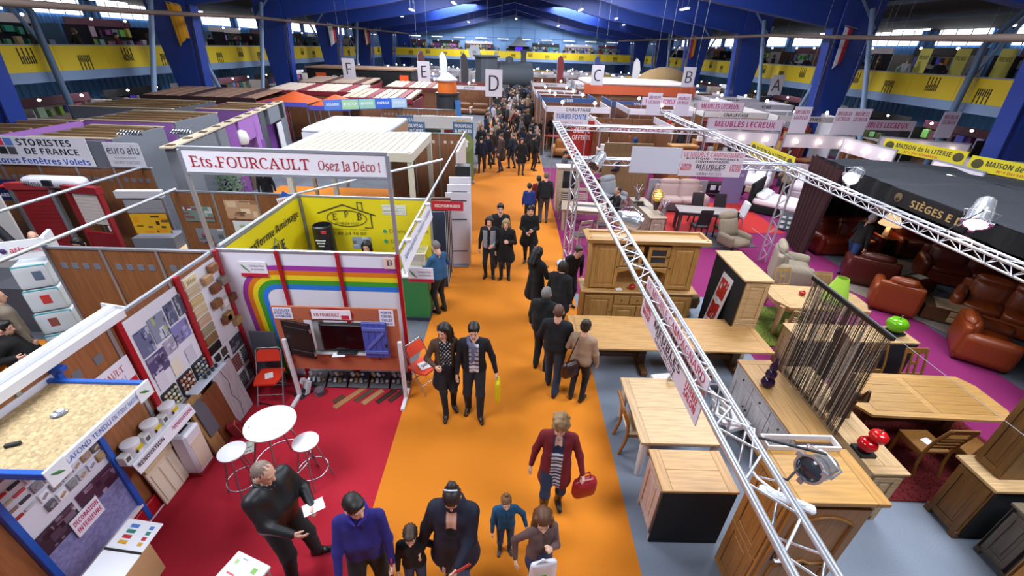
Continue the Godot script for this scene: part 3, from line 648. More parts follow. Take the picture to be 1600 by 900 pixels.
func par_can(label: String, at: Vector3, rot: Vector3, lit: bool, yoke_to: Vector3, group := "par can spotlights", s := 1.0) -> Node3D:
	var t := T("spotlight", label, "spotlight", at, 0, group)
	t.rotation = rot
	var ch := mt("e6e8ee", 0.22, 0.8)
	lt(t, "housing", ch, [Vector2(0, 0.3 * s), Vector2(0.05 * s, 0.3 * s), Vector2(0.085 * s, 0.26 * s), Vector2(0.095 * s, 0.16 * s), Vector2(0.1 * s, 0.15 * s), Vector2(0.1 * s, 0.13 * s), Vector2(0.11 * s, 0.12 * s), Vector2(0.115 * s, -0.02 * s), Vector2(0.125 * s, -0.03 * s), Vector2(0.125 * s, -0.05 * s), Vector2(0.105 * s, -0.05 * s), Vector2(0.1 * s, 0.0), Vector2(0.0, 0.06 * s)], Vector3.ZERO, 24, Vector3(PI / 2, 0, 0))
	lt(t, "lens", glow("fff8ea", 14.0) if lit else mt("3a3e46", 0.08), [Vector2(0, 0.0), Vector2(0.098 * s, 0.0), Vector2(0.07 * s, -0.02 * s), Vector2(0, -0.028 * s)], Vector3(0, 0, -0.02 * s), 20, Vector3(PI / 2, 0, 0))
	tb(t, "yoke", ch, [Vector3(-0.125 * s, 0, 0.06), Vector3(-0.15 * s, 0.12 * s, 0.06), Vector3(0, 0.17 * s, 0.06), Vector3(0.15 * s, 0.12 * s, 0.06), Vector3(0.125 * s, 0, 0.06)], 0.008, 6)
	for k in 3:
		bx(t, "clip", ch, 0.13 * s * cos(k * 2.1 + 0.5), 0.13 * s * sin(k * 2.1 + 0.5), -0.06 * s, 0.05 * s, 0.05 * s, 0.02 * s)
	var ar := tb(t, "clamp_arm", mt("2a2a2e"), [Vector3(0, 0.16 * s, 0.06), t.basis.inverse() * (yoke_to - at)], 0.01, 6)
	if lit:
		var l := SpotLight3D.new()
		l.name = "spot_beam"
		l.light_energy = 2.2
		l.light_color = Color(1.0, 0.96, 0.88)
		l.spot_range = 60
		l.spot_angle = 38
		l.spot_attenuation = 2.0
		l.light_size = 0.08
		l.shadow_enabled = true
		l.position = Vector3(0, 0, -0.1 * s)
		t.add_child(l)
	return t

func apple(called: String, label: String, cat: String, at: Vector3, r: float, m: Material, group := "") -> Node3D:
	var t := T(called, label, cat, at, 0.4, group)
	lt(t, "body", m, [Vector2(0, 0.1 * r), Vector2(0.35 * r, 0.0), Vector2(0.75 * r, 0.28 * r), Vector2(r, 0.8 * r), Vector2(0.95 * r, 1.2 * r), Vector2(0.65 * r, 1.55 * r), Vector2(0.25 * r, 1.6 * r), Vector2(0, 1.45 * r)], Vector3.ZERO, 22)
	tb(t, "stem", mt("5a4a30"), [Vector3(0, 1.45 * r, 0), Vector3(0.05 * r, 1.8 * r, 0), Vector3(0.2 * r, 2.0 * r, 0)], 0.06 * r, 6)
	return t

func shag(label: String, hex: String, x: float, z: float, w: float, d: float, seed_n: int):
	var t := T("shag_rug", label, "rug", Vector3(x, 0.01, z))
	bx(t, "backing", mt(hex, 0.95, 0.0, "leaf", Vector3(2.5, 2.5, 2.5)), 0, 0.01, 0, w, 0.016, d)
	var g := G.new()
	g.use_c = false
	var r := RandomNumberGenerator.new()
	r.seed = seed_n
	for i in int(w * d * 1500):
		var p := Vector3(r.randf_range(-w, w) / 2, 0.015, r.randf_range(-d, d) / 2)
		var q := Vector3(r.randf_range(-1, 1), 0, r.randf_range(-1, 1)) * 0.035
		var s := Vector3(q.z, 0, -q.x).normalized() * 0.007
		var up := (Vector3.UP + q * 9).normalized()
		g.tri(p - s, p + s, p + q + Vector3.UP * 0.03, up, up, up)
	var pile := mi(t, "pile", g.mesh(), mt(hex, 0.95, 0.0, "leaf", Vector3(2.5, 2.5, 2.5)))
	pile.set_meta("kind", "stuff")

func furniture():
	var oak := wood("c6965a")
	var oakz := wood("c08e52", "z")
	var oaky := wood("bb8848", "y")
	var pale := wood("cfa978")
	var palez := wood("c9a272", "z")
	var brown := wood("9c6630", "y")
	var honey := wood("b87a32", "y")
	var white := mt("d6cfd0", 0.5, 0.0, "wood", Vector3(2.5, 0.25, 2.5))
	var pinkw := mt("c6a699", 0.5, 0.0, "wood", Vector3(2.5, 0.25, 2.5))
	var black := mt("14151c", 0.85, 0.0, "fab", Vector3(1.5, 1.5, 1.5))
	var dkleg := wood("6a4522", "y")
	# sideboard at the aisle with its black back to us
	sideboard("oak topped sideboard with washed pink ends and a black back, at the aisle edge", Vector3(2.26, 0, -3.36), PI, 0.88, 1.0, 0.58, pinkw, oak, oakz, 2, true, black)
	dining_table("square oak dining table on white legs beside the black-backed sideboard", Vector3(2.44, 0, -4.6), 0, 1.18, 1.3, pale, palez, white, "square", 2)
	dining_chair("brown oak chair with a pale seat pushed under the square table from the aisle", Vector3(2.02, 0, -4.58), PI / 2, brown, mt("d8c8a8", 0.8), "slat", "", 0.92)
	dining_chair("white slat-backed chair between the long tables and the square oak table", Vector3(2.76, 0, -5.5), 0.15 + PI, white, white, "slat", "", 0.96)
	dining_chair("brown oak chair half hidden behind the hanging banner at the long tables", Vector3(3.22, 0, -5.62), PI - 0.2, brown, brown, "slat", "", 0.95)
	dining_chair("white chair whose curved back shows against the white drawer chest", Vector3(3.48, 0, -4.75), PI / 2 + 0.3, white, white, "slat", "", 0.9)
	for k in 2:
		dining_table(["long oak trestle table nearest the orange aisle, its end by the woman in beige", "long oak trestle table next to the white-fronted sideboard and green rug"][k], Vector3(2.08 + k * 1.79, 0, -6.52), 0, 1.76, 1.06, oak, oakz, dkleg, "trestle", 3, "long trestle tables")
	# big oak hutch
	var hu := T("hutch", "large oak hutch with cupboard doors and small glazed doors behind the long tables", "hutch", Vector3(2.76, 0, -7.98))
	bx(hu, "base_carcass", oaky, 0, 0.45, 0, 2.3, 0.86, 0.5)
	bx(hu, "base_top", oak, 0, 0.93, 0.01, 2.44, 0.045, 0.6, Vector3.ZERO, 0.012)
	for i in 2:
		panel_door(hu, "door", oaky, -0.82 + i * 1.64, 0.46, 0.26, 0.58, 0.74, mt("3a2a1c"), 1.0 - 2 * i)
		panel_door(hu, "door", oaky, -0.25 + i * 0.5, 0.34, 0.26, 0.48, 0.5, mt("3a2a1c"), 1.0 - 2 * i)
	for i in 3:
		var dr := bx(hu, "drawer", oaky, -0.34 + i * 0.34, 0.74, 0.262, 0.32, 0.2, 0.02)
		lt(dr, "knob", mt("3a2a1c"), [Vector2(0, 0), Vector2(0.016, 0.015), Vector2(0, 0.025)], Vector3(0, 0, 0.01), 8, Vector3(PI / 2, 0, 0))
	bx(hu, "upper_back", oaky, 0, 1.5, -0.16, 2.14, 1.1, 0.03)
	for s in [-1.0, 1.0]:
		bx(hu, "upper_side", oaky, s * 1.06, 1.5, 0.0, 0.05, 1.1, 0.36)
		bx(hu, "upper_cupboard", oaky, s * 0.77, 1.5, 0.0, 0.56, 1.08, 0.34)
		panel_door(hu, "door", oaky, s * 0.77, 1.48, 0.185, 0.54, 0.98, mt("3a2a1c"), -s)
		panel_door(hu, "glazed_door", oaky, s * 0.27, 1.72, 0.185, 0.44, 0.44, mt("3a2a1c"), s, mt("2c2c30", 0.08))
	bx(hu, "shelf", oak, 0, 1.45, 0.03, 1.0, 0.03, 0.32)
	pr(hu, "arched_rail", oaky, [Vector2(-0.5, 0), Vector2(-0.5, -0.12), Vector2(-0.3, -0.06), Vector2(0, -0.035), Vector2(0.3, -0.06), Vector2(0.5, -0.12), Vector2(0.5, 0)], 0.03, Vector3(0, 1.46, 0.17))
	bx(hu, "upper_carcass_top", oaky, 0, 2.02, 0.0, 2.18, 0.05, 0.4)
	for e in [[0, 0.24, 2.44, 0.1, 0], [0, -0.2, 2.3, 0.06, 0]]:
		bx(hu, "cornice", oak, 0, 2.07, e[1], e[2], 0.09, e[3], Vector3(0.35 if e[1] > 0 else 0.0, 0, 0))
	for s in [-1.0, 1.0]:
		bx(hu, "cornice", oak, s * 1.17, 2.07, 0.01, 0.1, 0.09, 0.5, Vector3(0, 0, -s * 0.35))
	bx(hu, "top_board", oak, 0, 2.06, 0.0, 2.24, 0.02, 0.44)
	apple("red_ornament", "shiny red ball ornament standing in the open niche of the large oak hutch", "ornament", Vector3(2.62, 0.955, -7.8), 0.07, mt("a01418", 0.12))
	apple("red_ornament", "second red ball ornament in the hutch niche, half behind the truss", "ornament", Vector3(2.95, 0.955, -7.84), 0.06, mt("a01418", 0.12))
	leaflet("white price card lying on the base top of the large oak hutch", Vector3(2.34, 0.958, -7.78), 0.2, 0.13, 0.1, mt("e4e0e0"))
	# tall oak cupboard with a black back and a red poster leaning on it
	var oc := T("cupboard", "oak cupboard with a plain oak end, its black cloth back turned to the hutch", "cupboard", Vector3(4.55, 0, -7.42))
	bx(oc, "carcass", oaky, 0.02, 0.88, 0, 0.46, 1.7, 1.22)
	bx(oc, "top_board", pale, 0, 1.76, 0, 0.54, 0.04, 1.32, Vector3.ZERO, 0.008)
	bx(oc, "back_cloth", black, -0.23, 0.88, 0, 0.02, 1.72, 1.24)
	panel_door(oc, "end_panel", pale, 0.02, 1.28, 0.615, 0.44, 0.86)
	panel_door(oc, "end_panel", pale, 0.02, 0.42, 0.615, 0.44, 0.82)
	var po := T("poster_stand", "tall white panel printed with red ornaments leaning on the black cupboard back", "poster", Vector3(4.22, 0, -7.36), -PI / 2)
	var rp := bx(po, "panel", mt("d8d2d4", 0.4), 0, 0.78, 0, 0.42, 1.56, 0.02, Vector3(-0.12, 0, 0))
	for k in 3:
		picture(rp, "print", print_tex(60 + k, ["b01818", "8a1010", "c83028", "d8d0d0", "5a1010"], 48, 64, 14), Vector3(0.0, 0.48 - k * 0.5, 0.017), 0.3, 0.4)
		tb(rp, "ring", mt("d8d8dc", 0.3), [Vector3(-0.12, 0.22 - k * 0.5, 0.018), Vector3(0, 0.28 - k * 0.5, 0.02), Vector3(0.12, 0.22 - k * 0.5, 0.018), Vector3(0, 0.16 - k * 0.5, 0.02)], 0.02, 6, true)
	recliner("brown fabric recliner squeezed between the hutch and the black-backed cupboard", Vector3(4.02, 0, -8.5), PI / 2, fabric("8a7358"))
	# white-fronted chest and the oak sideboard behind the string curtain
	sideboard("long oak topped chest with white drawers and doors beside the string curtain", Vector3(4.14, 0, -4.76), -PI / 2, 1.7, 0.9, 0.56, white, oak, oakz, 3, true, white, "sideboard", "1a1412")
	sideboard("oak sideboard carrying the red apple ornament beyond the string curtain", Vector3(4.72, 0, -4.4), PI / 2, 2.0, 0.95, 0.46, pale, pale, palez, 3, false, pale)
	var vs := T("vase", "dark purple gourd vase of three glossy lobes on the white-fronted chest", "vase", Vector3(4.02, 0.9, -4.98))
	lt(vs, "body", mt("2a1234", 0.12), [Vector2(0, 0), Vector2(0.06, 0.0), Vector2(0.1, 0.06), Vector2(0.085, 0.13), Vector2(0.05, 0.165), Vector2(0.08, 0.21), Vector2(0.075, 0.27), Vector2(0.04, 0.31), Vector2(0.06, 0.35), Vector2(0.05, 0.41), Vector2(0.02, 0.46), Vector2(0.014, 0.54), Vector2(0, 0.55)], Vector3.ZERO, 20)
	var sc := T("string_curtain", "curtain of brown and white strings hanging from a slanting black bar over the chest", "string curtain", Vector3(4.43, 0, -4.72))
	bx(sc, "bar", mt("0c0c0e", 0.4), 0, 2.53, 0, 0.05, 0.06, 1.5)
	var g := [G.new(), G.new()]
	var rn := RandomNumberGenerator.new()
	rn.seed = 9
	for i in 210:
		var z := -0.72 + i * 1.44 / 209.0
		g[0 if rn.randf() < 0.7 else 1].tube([Vector3(rn.randf_range(-0.01, 0.01), 2.5, z), Vector3(rn.randf_range(-0.02, 0.02), 0.93, z + rn.randf_range(-0.01, 0.01))], 0.0036, 3)
	for k in 2:
		mi(sc, "strings", g[k].mesh(), mt(["3a2a20", "b8a898"][k], 0.8)).set_meta("kind", "stuff")
	tb(sc, "hanging_wire", mt("9a9aa0"), [Vector3(0, 2.57, -2.6), Vector3(0, 2.56, 2.4)], 0.003, 4)
	var wd := T("driftwood_sculpture", "twisted brown driftwood sculpture standing behind the string curtain", "sculpture", Vector3(4.72, 0.95, -4.55))
	var gg := G.new()
	var wpts := []
	for i in 9:
		wpts.append(Vector3(0.06 * sin(i * 1.3), i * 0.13, -0.08 * cos(i * 0.9) - i * 0.07 + 0.2))
	gg.tube(wpts, [0.16, 0.13, 0.17, 0.12, 0.15, 0.1, 0.13, 0.1, 0.04], 10)
	gg.tube([wpts[2], wpts[2] + Vector3(0.12, 0.12, 0.18), wpts[2] + Vector3(0.05, 0.3, 0.24)], [0.08, 0.06, 0.02], 8)
	gg.tube([wpts[5], wpts[5] + Vector3(-0.1, 0.12, 0.14), wpts[5] + Vector3(-0.04, 0.24, 0.2)], [0.07, 0.05, 0.02], 8)
	mi(wd, "trunk", gg.mesh(), wood("5a3018", "y"))
	apple("apple_ornament", "large glossy red apple ornament in two stacked lobes on the oak sideboard end", "ornament", Vector3(4.58, 1.0, -3.72), 0.11, mt("a80c10", 0.12))
	var ap2 := apple("apple_ornament", "upper red apple leaning on the lower one at the oak sideboard end", "ornament", Vector3(4.66, 1.14, -3.72), 0.105, mt("b81414", 0.12))
	bx(T("ornament_base", "black square base under the stacked red apple ornaments", "base", Vector3(4.58, 0.95, -3.72)), "base", mt("0c0c10"), 0, 0.025, 0, 0.2, 0.05, 0.2)
	# carved armoire in front
	var ar := T("armoire", "honey oak armoire with a carved arched door at the bottom of the picture", "armoire", Vector3(2.98, 0, -2.64))
	bx(ar, "carcass", honey, 0, 0.93, 0, 0.8, 1.8, 0.5)
	plank_top(ar, wood("cf984a"), wood("c68e40", "z"), 0, 1.88, 0, 0.92, 0.6, 1, 0.05)
	for s in [-1.0, 1.0]:
		panel_door(ar, "side_panel", brown, s * 0.405, 1.32, 0, 0.44, 0.88, null, 1, null, Vector3(0, s * PI / 2, 0))
		panel_door(ar, "side_panel", brown, s * 0.405, 0.48, 0, 0.44, 0.74, null, 1, null, Vector3(0, s * PI / 2, 0))
		bx(ar, "foot", honey, s * 0.36, 0.03, 0.2, 0.1, 0.06, 0.1)
	var dd := bx(ar, "door", honey, 0, 0.95, 0.26, 0.72, 1.66, 0.03)
	var arch := []
	for i in 13:
		var x := -0.26 + i * 0.52 / 12.0
		arch.append(Vector3(x, 0.62 + 0.1 * sin(PI * i / 12.0) * (1.0 if i % 12 else 0.4), 0.02))
	arch.append_array([Vector3(0.26, 0.02, 0.02), Vector3(0.1, -0.03, 0.02), Vector3(0, 0.03, 0.02), Vector3(-0.1, -0.03, 0.02), Vector3(-0.26, 0.02, 0.02)])
	tb(dd, "moulding", wood("9a6426", "y"), arch, 0.018, 6, true)
	var arch2 := []
	for p in arch: arch2.append(Vector3(p.x, -p.y - 0.05, p.z))
	tb(dd, "moulding", wood("9a6426", "y"), arch2, 0.018, 6, true)
	bx(dd, "lock_plate", mt("2a2018", 0.4, 0.6), -0.3, 0.1, 0.02, 0.02, 0.16, 0.01)
	leaflet("white price card hanging on the arched armoire door", Vector3(2.74, 1.0, -2.35), 0.0, 0.1, 0.06, mt("e8e8ec"))
	var wf := T("box_shelf", "white lacquered open box frame lying on the back edge of the honey armoire", "frame", Vector3(2.98, 1.905, -2.98))
	for z in [-0.07, 0.07]:
		bx(wf, "rail", mt("e8e4e6", 0.4), 0, 0.03, z, 0.74, 0.06, 0.02)
	for s in [-1.0, 1.0]:
		bx(wf, "end_rail", mt("e8e4e6", 0.4), s * 0.36, 0.03, 0, 0.02, 0.06, 0.14)
	# hutches at the right edge
	var h2 := T("hutch", "tall brown oak hutch with panelled sides at the right edge, beside the red shag rug", "hutch", Vector3(6.55, 0, -3.42))
	bx(h2, "base_carcass", wood("8a6030", "y"), 0, 0.5, 0, 1.5, 0.9, 0.42)
	bx(h2, "base_top", pale, 0, 0.98, 0, 1.64, 0.04, 0.52)
	panel_door(h2, "side_panel", wood("7c5428", "y"), -0.765, 0.5, 0, 0.4, 0.8, null, 1, null, Vector3(0, -PI / 2, 0))
	for s in [-1.0, 1.0]:
		bx(h2, "foot", wood("7c5428", "y"), -0.74, 0.06, s * 0.18, 0.08, 0.12, 0.08)
	bx(h2, "upper_carcass", wood("80582a", "y"), 0.06, 1.55, -0.06, 1.4, 1.1, 0.32)
	panel_door(h2, "side_panel", wood("7c5428", "y"), -0.65, 1.55, -0.06, 0.3, 1.0, null, 1, null, Vector3(0, -PI / 2, 0))
	bx(h2, "back_cloth", black, 0, 0.5, 0.225, 1.46, 0.88, 0.02)
	sideboard("grey-brown sideboard between the two oak hutches at the right edge", Vector3(6.55, 0, -2.9), PI, 1.3, 0.9, 0.4, wood("5e5348", "y"), wood("8a7a64"), wood("80705c", "z"), 2, false, wood("5e5348", "y"))
	var h3 := sideboard("honey oak cabinet with arched door panels in the bottom right corner", Vector3(6.35, 0, -2.3), PI / 2 * 2 + 0.0, 1.5, 1.15, 0.6, honey, pale, palez, 2, false, honey, "cabinet")
	# low black-backed sideboard, green things, pale table
	sideboard("low oak sideboard with a black back carrying the green apple ornament", Vector3(6.35, 0, -6.48), PI, 2.2, 0.9, 0.55, pale, pale, palez, 4, false, black)
	bx(T("ornament_base", "black square base under the glossy green apple ornament", "base", Vector3(7.16, 0.9, -6.5), 0.3), "base", mt("0c0c10"), 0, 0.025, 0, 0.3, 0.05, 0.26)
	apple("apple_ornament", "large glossy green apple ornament on the low black-backed sideboard", "ornament", Vector3(7.16, 0.95, -6.5), 0.17, mt("5a9a12", 0.12))
	dining_table("pale boat-shaped dining table with the green lamp on it, on the green rug", Vector3(6.72, 0, -8.02), -0.05, 1.95, 1.0, pale, pale, pale, "square", 1, "", 0.3)
	apple("red_ornament", "small red apple on the pale boat-shaped table", "ornament", Vector3(6.45, 0.765, -8.08), 0.065, mt("a01418", 0.12))
	var gl := T("table_lamp", "table lamp with a tall lime green cone shade on the boat-shaped table", "lamp", Vector3(6.9, 0.765, -7.75))
	lt(gl, "shade", mt("9cc63c", 0.8), [Vector2(0.25, 0.12), Vector2(0.11, 0.62), Vector2(0.105, 0.62), Vector2(0.24, 0.12)], Vector3.ZERO, 24)
	lt(gl, "base", mt("b8b8a8", 0.4), [Vector2(0, 0), Vector2(0.1, 0), Vector2(0.09, 0.02), Vector2(0.015, 0.04), Vector2(0.015, 0.3), Vector2(0, 0.3)], Vector3.ZERO, 14)
	var oc2 := wood("b08d5c", "y")
	dining_chair("pale oak chair at the near left of the boat-shaped table, on the green rug", Vector3(6.0, 0, -7.3), PI - 0.5, oc2, oc2, "slat", "chairs round the boat-shaped table", 0.95)
	dining_chair("pale oak chair at the far left of the boat-shaped table, before the beige recliner", Vector3(6.55, 0, -8.72), 0.1, oc2, oc2, "split", "chairs round the boat-shaped table", 0.95)
	dining_chair("pale oak chair at the far side of the boat-shaped table, behind the green lamp", Vector3(7.35, 0, -8.55), -0.1, oc2, oc2, "panel", "chairs round the boat-shaped table", 0.95)
	shag("lime green shag rug beneath the pale boat-shaped table", "8a9a2c", 6.25, -8.0, 1.5, 1.6, 3)
	shag("deep red shag rug beneath the large oak table with clipped corners", "8c0c14", 6.3, -4.55, 2.9, 1.7, 4)
	var oak3 := wood("a87c40")
	dining_table("large oak table with clipped corners and inlaid panels on the red shag rug", Vector3(6.46, 0, -5.02), -0.03, 2.3, 0.98, oak3, wood("b98c50"), dkleg, "trestle", 4, "", 0.22)
	var och := wood("8a5c26", "y")
	var ch := ["curved oak chair with a white price card, near side of the clipped table", "curved oak chair at the near right of the large clipped table, by the tall hutch", "oak chair with an H-shaped splat behind the large clipped table, before the black back", "oak chair with an H-shaped splat at the far right of the large clipped table"]
	for k in 4:
		dining_chair(ch[k], [Vector3(6.18, 0, -4.36), Vector3(6.82, 0, -4.3), Vector3(6.42, 0, -5.62), Vector3(7.05, 0, -5.55)][k], PI if k < 2 else 0.0, och, och, "slat" if k < 2 else "split", "chairs round the large oak table", 1.02)
	leaflet("white price card on the back of a curved oak chair", Vector3(6.2, 0.47, -4.36), 0.3, 0.14, 0.1, mt("e4e2e4"))
	# near truss with its banner, leg, lamps and cables
	truss("long aluminium lighting truss running from the bottom edge over the furniture stand", Vector3(1.62, 3.0, -0.4), Vector3(1.62, 3.0, -16.5), 0.23, "aluminium trusses")
	truss("upright truss leg at the aisle edge behind the large oak hutch", Vector3(1.66, 0.05, -10.85), Vector3(1.66, 2.85, -10.85), 0.22, "aluminium trusses")
	lt(T("truss_base", "round steel base plate under the aisle truss leg", "base plate", Vector3(1.66, 0.006, -10.85)), "plate", mt("a8acb4", 0.3, 0.8), [Vector2(0, 0), Vector2(0.28, 0), Vector2(0.28, 0.03), Vector2(0, 0.035)], Vector3.ZERO, 20)
	truss("cross truss that joins the two long trusses behind the furniture sign", Vector3(1.7, 2.86, -11.3), Vector3(7.5, 2.86, -11.3), 0.2, "aluminium trusses")
	truss("second long aluminium truss along the leather sofa tent", Vector3(7.5, 2.75, -4.6), Vector3(7.5, 2.75, -22.5), 0.22, "aluminium trusses")
	truss("upright truss leg standing on the pink carpet beside the beige recliner", Vector3(7.5, 0.05, -11.4), Vector3(7.5, 2.6, -11.4), 0.22, "aluminium trusses")
	truss("far cross truss over the stands behind the furniture sign", Vector3(1.7, 2.9, -16.4), Vector3(7.5, 2.9, -16.4), 0.2, "aluminium trusses")
	var redt := mt("b8283a", 0.5)
	var dk := mt("3a3038", 0.5)
	var bmat := mt("cdbfc8", 0.5)
	var bn := board("banner", "grey banner lettered LE MEUBLE CAMPAGNARD in red hanging along the near truss", "banner", Vector3(1.6, 2.84, -3.42), -PI / 2, 1.75, 0.5, bmat, [["LE MEUBLE CAMPAGNARD", 0.185, 1.62, 0.085, redt], ["RUSTIQUE - TENDANCE", 0.09, 1.3, 0.05, dk, "bold"], ["CONTEMPORAIN", 0.025, 0.85, 0.05, dk, "bold"], ["MEUBLES", -0.07, 0.8, 0.085, dk, "bold"], ["DE TRADITION", -0.145, 0.6, 0.045, dk, "bold"], ["58300 DECIZE", -0.21, 0.6, 0.05, dk]])
	for k in 2:
		for q in 2:
			txt(bn, [["100%", "MASSIF"], ["LITERIE", "SALON"]][k][q], redt, Vector3(-0.68 + k * 1.36, -0.06 - q * 0.09, 0.003), 0.26, 0.075, Vector3.ZERO, "bold")
	var s2 := board("banner", "hanging white sign lettered LE MEUBLE CAMPAGNARD above the pink sofa", "banner", Vector3(5.18, 2.83, -11.165), 0, 1.62, 0.64, bmat, [["LE MEUBLE CAMPAGNARD", 0.235, 1.5, 0.11, redt], ["RUSTIQUE - TENDANCE", 0.13, 1.35, 0.055, dk, "bold"], ["CONTEMPORAIN", 0.06, 0.85, 0.055, dk, "bold"], ["MEUBLES", -0.06, 0.75, 0.11, dk, "bold"], ["DE TRADITION", -0.145, 0.55, 0.05, dk, "bold"], ["58300 DECIZE", -0.25, 0.65, 0.065, dk]])
	for k in 2:
		for q in 2:
			txt(s2, [["100%", "MASSIF"], ["LITERIE", "SALON"]][k][q], redt, Vector3(-0.64 + k * 1.28, -0.04 - q * 0.09, 0.003), 0.27, 0.08, Vector3.ZERO, "bold")
	board("banner", "blank pale grey sign panel hanging beside the furniture sign on the cross truss", "banner", Vector3(3.72, 2.88, -11.165), 0, 1.28, 0.66, mt("c4c4d0", 0.5), [])
	par_can("large chrome par can spotlight clamped to the near truss above the honey armoire", Vector3(2.27, 2.68, -2.08), Vector3(0.25, 1.95, 0.0), false, Vector3(1.76, 2.98, -2.1), "par can spotlights", 0.85)
	par_can("chrome par can spotlight on the near truss above the large oak hutch", Vector3(2.1, 2.75, -7.0), Vector3(-0.35, -0.9, 0), false, Vector3(1.75, 2.98, -7.0), "par can spotlights", 1.4)
	par_can("chrome par can spotlight on the near truss over the pale dining table by the aisle", Vector3(2.0, 2.95, -10.2), Vector3(-0.6, 2.4, 0), false, Vector3(1.75, 2.98, -10.1), "par can spotlights", 1.3)
	par_can("lit chrome spotlight on the second truss pointing at the sofa tent", Vector3(7.72, 2.98, -9.65), Vector3(-0.3, 2.24, 0), true, Vector3(7.52, 2.78, -9.6), "par can spotlights", 1.3)
	par_can("lit chrome par can hanging on the second truss, nearest the right edge", Vector3(7.95, 2.98, -6.9), Vector3(-0.8, 2.36, 0), true, Vector3(7.52, 2.78, -6.9), "par can spotlights", 1.5)
	var ps := T("power_strip", "white multi-socket power strip lying along the near truss chords", "power strip", Vector3(1.72, 2.98, -1.62), -0.5)
	bx(ps, "strip", mt("dcdce2", 0.4), 0, 0, 0, 0.3, 0.04, 0.06, Vector3.ZERO, 0.012)
	for k in 4:
		lt(ps, "socket", mt("b8b8c0"), [Vector2(0, 0), Vector2(0.02, 0), Vector2(0.018, 0.004), Vector2(0, 0.002)], Vector3(-0.1 + k * 0.06, 0.02, 0), 10)
	tb(T("lamp_cable", "white cable looped around the near truss below the large spotlight", "cable", Vector3.ZERO), "cable", mt("dcdce0"), [Vector3(1.6, 3.02, -2.7), Vector3(1.7, 2.9, -2.5), Vector3(1.58, 2.98, -2.3), Vector3(1.74, 3.05, -2.1), Vector3(1.66, 2.9, -1.9), Vector3(1.6, 3.0, -1.75), Vector3(1.7, 2.99, -1.62)], 0.008, 6)
	tb(T("lamp_cable", "black cable from the large chrome spotlight to the near truss", "cable", Vector3.ZERO), "cable", mt("18181c"), [Vector3(2.2, 2.7, -2.1), Vector3(2.0, 2.72, -1.95), Vector3(1.78, 2.95, -1.8)], 0.008, 6)

# cloth hanging in folds between two points, from y0 to y1
func drape(par: Node, called: String, m: Material, a: Vector3, b: Vector3, y0: float, y1: float, folds: int, amp := 0.05, gather := 1.0):
	var g := G.new()
	var n := folds * 6
	var d := (b - a).normalized()
	var o := d.cross(Vector3.UP)
	var mid := (a + b) / 2
	for i in n:
		var p := []
		for e in 2:
			var t := float(i + e) / n
			var w := o * amp * sin(t * folds * TAU)
			var q := a.lerp(b, t)
			p.append(q + w + Vector3.UP * y1)
			p.append(mid.lerp(q, gather) + w * 1.3 + Vector3.UP * y0)
		var nn: Vector3 = (p[2] - p[0]).cross(Vector3.UP).normalized()
		g.quad(p[1], p[3], p[2], p[0], nn)
		g.quad(p[1] - nn * 0.012, p[3] - nn * 0.012, p[2] - nn * 0.012, p[0] - nn * 0.012, -nn)
	mi(par, called, g.mesh(), m)

func bed(label: String, at: Vector3, yaw: float, frame: Material, mattress: Material, head: Material, group := "beds on the red carpet") -> Node3D:
	var t := T("bed", label, "bed", at, yaw, group)
	cu(t, "frame", frame, 0, 0.17, 0, 1.5, 0.3, 2.0, 0.04, 0.0)
	cu(t, "mattress", mattress, 0, 0.42, 0.0, 1.44, 0.24, 1.94, 0.08, 0.02)
	bx(t, "headboard", head, 0, 0.55, -1.06, 1.6, 1.1, 0.12, Vector3.ZERO, 0.03)
	for s in [-0.36, 0.36]:
		cu(t, "pillow", mt("ece8ee", 0.9), s, 0.6, -0.72, 0.6, 0.14, 0.4, 0.07, 0.03, Vector3(0.3, 0, 0))
	return t

